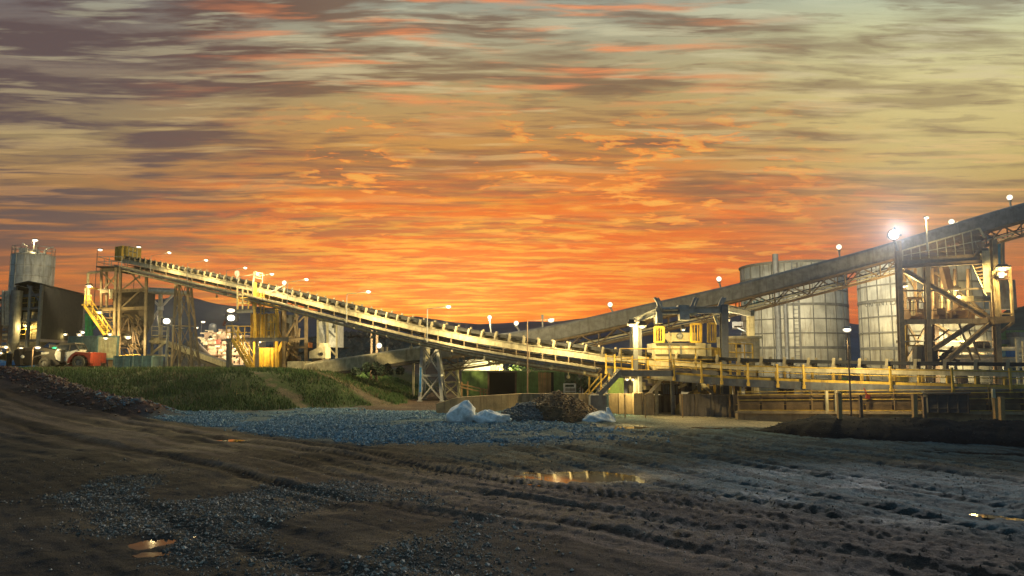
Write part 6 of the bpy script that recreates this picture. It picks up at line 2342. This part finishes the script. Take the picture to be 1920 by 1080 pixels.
mb.bar(p(1745, 462, .6), p(1800, 440, .6), .14).bar(p(1800, 440, .6), p(1822, 462, .6), .14).bar(p(1742, 455, .6), p(1750, 468, .6), .1).bar(p(1826, 478, -.2), p(1841, 464, -.2), .10)
mb.build('belt_drive', M['brown'], RT)
mb = MB()
mb.beam(p(1696, 508, .1), p(1848, 596, .1), .2, .26)
mb.bar(p(1696, 504, .3), p(1850, 590, .3), .1)
mb.beam(p(1776, 676, -.1), p(1858, 606, -.1), .24, .28).beam(p(1750, 655, .3), p(1826, 606, .3), .22, .26)
mb.bar(p(1798, 606, .2), p(1824, 676, .2), .09).bar(p(1814, 612, .2), p(1838, 676, .2), .06).bar(p(1750, 640, .5), p(1780, 618, .5), .08)
mb.bar(p(1700, 606, 5.0), p(1740, 676, 5.0), .14).bar(p(1740, 606, 5.0), p(1700, 676, 5.0), .14).bar(p(1752, 606, 5.0), p(1860, 676, 5.0), .14).bar(p(1696, 510, 5.0), p(1752, 596, 5.0), .14).bar(p(1752, 510, 5.0), p(1696, 596, 5.0), .12).bar(p(1752, 510, 5.0), p(1858, 596, 5.0), .14)
mb.bar(p(1683, 640, 0), p(1683, 642, 5), .14).bar(p(1690, 640, .1), p(1862, 640, 5.0), .08).bar(p(1688, 545, .1), p(1737, 545, .1), .10).bar(p(1737, 545, .1), p(1862, 540, .1), .10)
mb.build('diagonal_brace', M['frame'], RT)
mt, ms = MB(), MB()
stairs(mt, ms, p(1862, 552, .6), p(1830, 482, .6), .9, 10, (0, 1, 0))
for h in (.5, 1.0):
    ms.bar(p(1862, 552, .1) + Vector((0, 0, h)), p(1830, 482, .1) + Vector((0, 0, h)), .05)
mt.build('stair_treads', M['brown'], RT)
ms.build('stair_stringer', M['cream'], RT)
mb = MB()
for k in range(7):
    mb.bar(p(1846 + k * 2.2, 548, -.2), p(1842 + k * 2.0, 470, -.2), .05)
mb.build('ladder_cage', M['cream'], RT)
# machinery on the middle deck
mb = MB()
mb.span(p(1708, 598, 1.5), p(1722, 580, 2.2)).tube(p(1704, 592, 1.4), p(1726, 592, 1.4), .2, 12).tube(p(1755, 594, 1.0), p(1775, 594, 1.0), .32, 14).span(p(1786, 597, 1.0), p(1812, 584, 1.8)).tube(p(1793, 571, 1.2), p(1801, 571, 1.2), .24, 12)
mb.bar(p(1706, 598, 1.4), p(1706, 560, 1.4), .12).bar(p(1720, 598, 1.4), p(1720, 558, 1.4), .12).bar(p(1700, 559, 1.4), p(1728, 559, 1.4), .14)
for px in (1716, 1748, 1765, 1778, 1790, 1815):
    mb.tube(p(px, 598, 3.2), p(px, 504, 3.2), .10, 8)
mb.bar(p(1769, 500, 2.0), p(1780, 545, 2.0), .4)
for i in range(5):
    x_, y_ = rnd.uniform(1745, 1830), rnd.uniform(574, 597)
    mb.box(p(x_, y_, rnd.uniform(.6, 3)), (rnd.uniform(.2, .7), .4, rnd.uniform(.2, .5)))
mb.build('pump_set', M['rust'], RT)
MB().tube(p(1712, 592, 1.2), p(1712, 565, 1.2), .12, 8).span(p(1800, 566, 2.0), p(1818, 556, 2.4)).span(p(1803, 584, 2.0), p(1808, 566, 2.2)).build('cream_pipe', M['cream'], RT)
mb = MB()
rail(mb, [p(1692, 598, -.1), p(1858, 596, -.1)], 1.0, .025, 1.4)
mb.build('deck_rail', M['brown'], RT)
mb = MB()
for k in range(6):
    x_ = 1732 + k * 3
    mb.bar(p(x_, 680, 1.5), p(x_ + rnd.uniform(-3, 5), 612, 1.5), .12)
for k in range(14):
    mb.tube(p(rnd.uniform(1752, 1775), rnd.uniform(655, 682), .8), p(rnd.uniform(1762, 1800), rnd.uniform(650, 684), 1.2), .07, 6)
mb.tube(p(1728, 650, 1.0), p(1728, 680, 1.0), .5, 12).box(p(1742, 668, 1.4), (.7, .7, 1.2))
mb.build('lower_pipework', M['dark'], RT)
mb = MB()
mb.bar(p(1699, 682, 1.8), p(1699, 610, 1.8), .12).bar(p(1700, 629, 1.8), p(1726, 629, 1.8), .1).bar(p(1703, 648, 1.8), p(1732, 648, 1.8), .1).bar(p(1714, 648, 1.8), p(1714, 680, 1.8), .1).bar(p(1703, 629, 1.8), p(1703, 648, 1.8), .1)
mb.build('ground_rail', M['yellow'], RT)
# side cage to the right
mb = MB()
for px, dy in ((1868, -.4), (1896, -.4), (1868, 1.6), (1896, 1.6)):
    mb.bar(p(px + 3, 596, dy), p(px - 3, 500 + 0 * px, dy), .12)
for py in (504, 522, 588):
    mb.bar(p(1866, py, -.4), p(1895, py, -.4), .09).bar(p(1895, py, -.4), p(1895, py, 1.6), .09)
for k in range(4):
    mb.bar(p(1868 + k * 3, 594, -.42), p(1861 + k * 3, 508, -.42), .06)
mb.build('side_cage', M['fence'], RT)
MB().prism([p(1862, 594, -.5), p(1902, 592, -.5), p(1903, 603, -.5), p(1864, 608, -.5)], (0, 2.4, 0)).bar(p(1864, 632, .4), p(1900, 604, .4), .14).build('side_deck', M['brown'], RT)
MB().span(p(1872, 580, 1.4), p(1893, 526, 1.9)).build('switch_cabinet', M['grey'], RT)
mb = MB()
mb.beam(p(1846, 440, 1.5), p(1862, 452, 1.5), .2, .2)
for px in (1858, 1867, 1880):
    mb.bar(p(px, 500, 2.2), p(px, 452, 2.2), .16)
mb.build('hanger', M['grey'], RT)
MB().span(p(1869, 498, 2.6), p(1874, 456, 3.0)).build('blue_panel', M['blue'], RT)
# lamps of the frame
t = thing('floodlight_mast', 'blinding starburst floodlight on the top corner of the transfer frame, largest light in view', 'floodlight', p(1676, 470, -.6))
h = P(1676, 440, Y - .9)
MB().bar(p(1683, 470, -.3), p(1677, 450, -.7), .12).bar(p(1664, 441, -.72), p(1690, 441, -.72), .1).bar(p(1677, 455, -.72), p(1677, 426, -.72), .1).build('mast', M['grey'], t)
hs = MB()
hs.tube(h + Vector((0, .06, 0)), h + Vector((0, .34, 0)), .36, 24, .25)
hs.build('housing', M['dark'], t)
MB().ball(h, (.30, .2, .30), 22, 12).build('lens', M['glowhot'], t, True)
lo = light(t, h + Vector((0, -.34, 0)), 40000, (1, 1.06, 1.5), .3, spot=((-.47, -.87, .28), 76))
lo.data.spot_blend = .12
for px, py, Yl, lb, pw, w_ in ((1880, 504, 41.3, 'large yellow lamp over the side cage of the transfer frame', 1100, .8), (1878, 518, 41.5, 'smaller lamp just under the large yellow lamp of the side cage', 0, .5),
                               (1695, 537, 44.0, 'lamp left under the upper deck of the transfer frame', 1500, .42), (1793, 543, 44.5, 'lamp hanging in the middle over the pumps of the transfer frame', 2600, .5)):
    flood(P(px, py, Yl), (-.1, -.4, -.9), lb, pw, w_, w_ * .5, (1, .80, .40), 'lamps of the transfer frame', P(px, py - 8, Yl + .4), angle=None)
flood(P(1841, 648, 44.6), (.1, .7, -.5), 'bright wide lamp at the foot of the transfer frame shining on the tank', 4500, .9, .5, (1, .88, .62), 'lamps of the transfer frame', P(1846, 640, 44.0), angle=None)
MB_ = P(1740, 480, 41.6)
hd = P(1737, 408, 41.6)
oval_lamp((MB_.x, 41.6, p(1740, 474).z), hd, 'thin tall mast lamp standing on the mesh walkway of the transfer frame', 300, 'street_lamp', None, .2, pole=.045)
b = P(1592, 690, 28.2)
oval_lamp((b.x, 28.2, zat(b.x, 28.2)), P(1588, 617, 28.2), 'lamp on a rusty pole in front of the gap between the round tanks', 1500, r=.22, pole=.032, pole_m='rust', off=(0, .1, -.35), spot=((0, .45, -.9), 170))

# lit things on the ground behind the level conveyor
Y = 47
pw_ = thing('pipe_run', 'pale horizontal pipes at the foot of the round tank on the right', 'pipe', (X(1840, Y), Y, 0))
MB().tube(P(1770, 668, 44.4), P(1960, 668, 44.4), .12, 10).tube(P(1780, 656, 44.6), P(1960, 655, 44.6), .18, 10).tube(P(1765, 677, 44.2), P(1960, 677, 44.2), .2, 10).build('pipes', M['pipe'], pw_)
mb = MB()
for px in (1790, 1830, 1880, 1925):
    q_ = P(px, 660, 44.5)
    mb.bar((q_.x, 44.5, -.1), q_, .14)
mb.pieces('support', M['grey'], pw_)
gb = thing('utility_building', 'grey green utility building at the right edge behind the pale pipes', 'building', (X(1900, 58), 58, 0))
MB().span(P(1880, 690, 58), P(1912, 622, 61)).build('wall', M['green'], gb)
MB().span(P(1908, 690, 57), P(1960, 632, 62)).build('annex', M['tank'], gb)
MB().span(P(1877, 645, 57.7), P(1912, 637, 57.9)).span(P(1906, 631.5, 56.8), P(1962, 627, 62.3)).build('roof', M['grey'], gb)
q_ = P(1891, 664, 43.8)
bb = thing('tarpaulin_box', 'small bright blue box on the pale pipes right of the transfer frame', 'box', q_)
MB().box(q_, (.72, .5, .32)).build('box', M['blue'], bb)
MB().box(q_ + Vector((0, 0, .18)), (.76, .54, .05)).bar(q_ + Vector((-.3, -.26, -.16)), q_ + Vector((.3, -.26, -.16)), .04).build('lid', M['blue'], bb)
Y = 50
pl_ = MB()
for px, hgt in ((1906, 636), (1918, 640)):
    a = P(px, 690, 42)
    pl_.bar((a.x, 42, -.1), P(px, hgt, 42), .12)
pl_.bar(P(1904, 652, 42), P(1925, 650, 42), .08)
tag(pl_.build('pipe_post', M['pipe'], loc=(X(1912, 42), 42, 0)), 'pair of pale posts with a cross bar at the right edge', 'post')
# low wall of stacked stuff glimpsed under the belt
rnd = random.Random(21)
for k in range(14):
    px = 1440 + k * 36 + rnd.uniform(-8, 8)
    w_ = rnd.uniform(.5, 1.3)
    Yk = 39.5 + rnd.uniform(0, 1.5)
    q_ = P(px, 700, Yk)
    hh_ = rnd.uniform(1.0, 1.9)
    kd = k % 3
    o = MB()
    if kd == 0:
        o.box((q_.x, Yk, hh_ / 2 - .05), (w_, .8, hh_)).box((q_.x, Yk, hh_), (w_ + .1, .9, .08))
        nm, ct_, m_, lb_ = 'crate', 'crate', ('cream', 'brown', 'tank')[k // 3 % 3], 'crate'
    elif kd == 1:
        o.tube((q_.x, Yk, -.05), (q_.x, Yk, hh_), w_ * .4, 14)
        for z in (.3, .65, .95):
            o.tube((q_.x, Yk, hh_ * z - .03), (q_.x, Yk, hh_ * z + .03), w_ * .43, 14)
        nm, ct_, m_, lb_ = 'drum', 'drum', ('rust', 'green', 'yellow')[k // 3 % 3], 'drum'
    else:
        for j in range(4):
            o.box((q_.x, Yk, .12 + j * .28), (w_ * 1.2, .9, .1), .05 * j).box((q_.x, Yk, .22 + j * .28), (.12, .8, .14))
        nm, ct_, m_, lb_ = 'pallet_stack', 'pallets', ('brown', 'wood', 'brown')[k // 3 % 3], 'stack of pallets'
    tag(o.build(nm, M[m_], loc=(q_.x, Yk, 0)), '%s %s glimpsed below the belt on the right, %d from the left' % (('cream', 'rusty', 'brown', 'brown', 'green', 'timber', 'grey', 'yellow', 'weathered')[k % 9], lb_, k + 1), ct_, 'goods behind the level conveyor')

# guard fence along the pit under the walkway
gf = thing('guard_fence', 'low brown mesh guard fence and kerb along the foot of the level conveyor', 'fence', (X(1650, 29), 29, 0))
F0, F1 = acut(1408, 2.25, 0), acut(2040, 2.25, 0)
F0.z, F1.z = .30, .82
fd = (F1 - F0)
fp = lambda f, z, o=0: F0.lerp(F1, f) + Vector((0, o, z * .84))
mb = MB()
mb.prism([Vector((F0.x, F0.y, -.3)), Vector((F1.x, F1.y, -.3)), fp(1, .02), fp(0, .02)], (0, .35, 0))
mb.bar(fp(0, .05, .12), fp(1, .05, .12), .5, .1)
mb.build('kerb', M['tanconc'], gf)
mb = MB()
for z, o_ in ((.16, -.02), (.44, .2), (.70, -.02), (.98, -.1), (1.14, -.02)):
    mb.bar(fp(0, z, o_), fp(1, z, o_), .032)
mb.build('fence_rail', M['yellow'], gf)
for k in range(12):
    mb = MB()
    f0, f1 = k / 12 + .004, (k + 1) / 12 - .004
    for j in range(34):
        g0_, g1_ = f0 + (f1 - f0) * j / 34, f0 + (f1 - f0) * (j + 1) / 34
        mb.bar(fp(g0_, .16, .02), fp(g1_, 1.08, .02), .014).bar(fp(g1_, .16, .03), fp(g0_, 1.08, .03), .014)
    if k % 3 == 0:
        mb.bar(fp(f0, .0), fp(f0, 1.2), .06)
    mb.build('mesh_panel', M['brown'], gf)
mb = MB()
mb.prism([fp(0, -.1, .5), fp(1, -.1, .5), fp(1, .95, .5), fp(0, .95, .5)], (0, .06, 0))
mb.build('shade_sheet', M['darkbrown'], gf)  # dark sheet stands in for the shade behind open rails
mb = MB()
for px in (1555, 1568, 1766):
    f = (X(px, 29.5) - F0.x) / fd.x
    mb.bar(fp(f, .0, -.12), fp(f, 1.15, -.12), .1)
mb.pieces('upright', M['cream'], gf)
f0 = (X(1690, 29.2) - F0.x) / fd.x
f1 = (X(1757, 28.5) - F0.x) / fd.x
mb = MB()
mb.prism([fp(f0, .1, -.45), fp(f1, .1, -.45), fp(f1, .92, -.45), fp(f0, .92, -.45)], (0, .3, 0))
mb.bar(fp(f0 - .01, .98, -.4), fp(f1 + .01, .98, -.4), .4, .05).bar(fp(f0, .3, -.47), fp(f1, .3, -.47), .04).bar(fp(f0, .62, -.47), fp(f1, .62, -.47), .04)
for f in np.linspace(f0, f1, 5):
    mb.bar(fp(f, .1, -.47), fp(f, .92, -.47), .05)
tag(mb.build('cable_box', M['dark'], loc=fp(f0, 0, -.4)), 'dark ribbed box set against the guard fence behind the black heap', 'box')
q_ = fp((X(1600, 30) - F0.x) / fd.x, .85, -.2)
tag(MB().box(q_, (.16, .06, .2), ry=.3).bar(q_ + Vector((-.05, 0, .1)), q_ + Vector((-.1, .1, .35)), .03).build('red_tag', M['red'], loc=q_), 'small red sign hanging on the guard fence', 'sign')

# black heap on the apron and the stakes driven into it
blackm = mat('black_fines', (.008, .008, .0095), .92, var=.6, scale=4, bump=.9, spec=.15)
c0, c1 = P(1530, 800, 27.3), P(1990, 826, 22.2)
ctr = Vector(((c0.x + c1.x) / 2, 25.2, 0))
n1, n2 = 150, 40
u = np.linspace(-.04, 1.04, n1)
w = np.linspace(-1.15, 1.15, n2)
U, W = np.meshgrid(u, w)
bx_, by_ = 9.6 + (19.0 - 9.6) * U, 27.9 + (23.2 - 27.9) * U
dirv = np.array([9.4, -4.7]) / math.hypot(9.4, 4.7)
nv_ = np.array([-dirv[1], dirv[0]])
wid = .5 + 1.45 * sstep(0, .3, U)
hx_, hy_ = bx_ + nv_[0] * W * wid, by_ + nv_[1] * W * wid
prof = np.clip(1 - np.abs(W) ** 2.2 - (fbm(hx_ * 1.3, hy_ * 1.3, 4, 3) - .5) * .35, 0, 1)
hz_ = .62 * prof ** .7 * sstep(0, .22, U) * sstep(1.04, 1.0, U) * (.65 + .7 * fbm(hx_ * .9, hy_ * .9, 15, 3)) + (fbm(hx_ * 4, hy_ * 4, 12, 3) - .5) * .12 * (prof > .05)
hz_ = np.where(prof <= .02, -.2, hz_)
ii = (np.arange(n2 - 1)[:, None] * n1 + np.arange(n1 - 1)[None, :]).ravel()
o = np_mesh('spoil_heap', np.stack([hx_.ravel() - ctr.x, hy_.ravel() - ctr.y, hz_.ravel()], 1), np.stack([ii, ii + 1, ii + n1 + 1, ii + n1], 1), blackm, True)
o.location = ctr
ORG[o] = ctr
tag(o, 'long low ridge of black fines on the pale apron at the right', 'heap')
k = RNG.choice(np.where(hz_.ravel() > .05)[0], 900)
st_ = stones('lumps', hx_.ravel()[k] + RNG.normal(0, .05, len(k)) - ctr.x, hy_.ravel()[k] + RNG.normal(0, .05, len(k)) - ctr.y, hz_.ravel()[k], RNG.uniform(.015, .05, len(k)),
             stone_material('black_lump', [(.007, .007, .008), (.014, .014, .016), (.010, .009, .009), (.022, .021, .02), (.008, .008, .008)], .9))
st_.parent = o
for px, y0, y1, Yp, lb in ((1575, 738, 797, 26.0, 'square timber post at the left end of the black heap'), (1615, 742, 782, 28.4, 'thinner timber post behind the left end of the black heap'), (1716, 740, 806, 25.4, 'tall tan post standing in the middle of the black heap'),
                           (1734, 745, 786, 27.0, 'dark post just behind the tall tan post in the black heap'), (1868, 748, 792, 26.2, 'left of the two close posts near the right end of the black heap'), (1879, 746, 808, 24.4, 'right of the two close posts near the right end of the black heap')):
    a, b = P(px, y1, Yp), P(px - 2, y0, Yp)
    m = MB().bar((a.x, Yp, -.1), b, .14 if y1 > 790 else .11).bar(b, b + Vector((0, 0, .03)), .16, .16)
    tag(m.build('timber_post', M['wood'] if y1 > 790 else M['rust'], loc=(a.x, Yp, 0)), lb, 'post', 'posts around the black heap')
# thin evening haze around everything on the ground
hz_m = bpy.data.materials.new('haze')
hz_m.use_nodes = True
hz_m.node_tree.nodes.clear()
_t = NT(hz_m.node_tree)
_v = _t.n('ShaderNodeVolumePrincipled')
_v.inputs['Color'].default_value = (.88, .90, .95, 1)
_v.inputs['Density'].default_value = .00027
_v.inputs['Anisotropy'].default_value = .82
_o = _t.n('ShaderNodeOutputMaterial')
_t.put(_o.inputs['Volume'], _v.outputs[0])
hz = MB().span((-790, -60, -3), (790, 790, 90)).build('haze', hz_m)
tag(hz, kind='stuff')
for o in list(bpy.data.objects):
    l = o.get('label')
    if l and len(l.split()) > 16:
        print('LONG', o.name, len(l.split()), l)
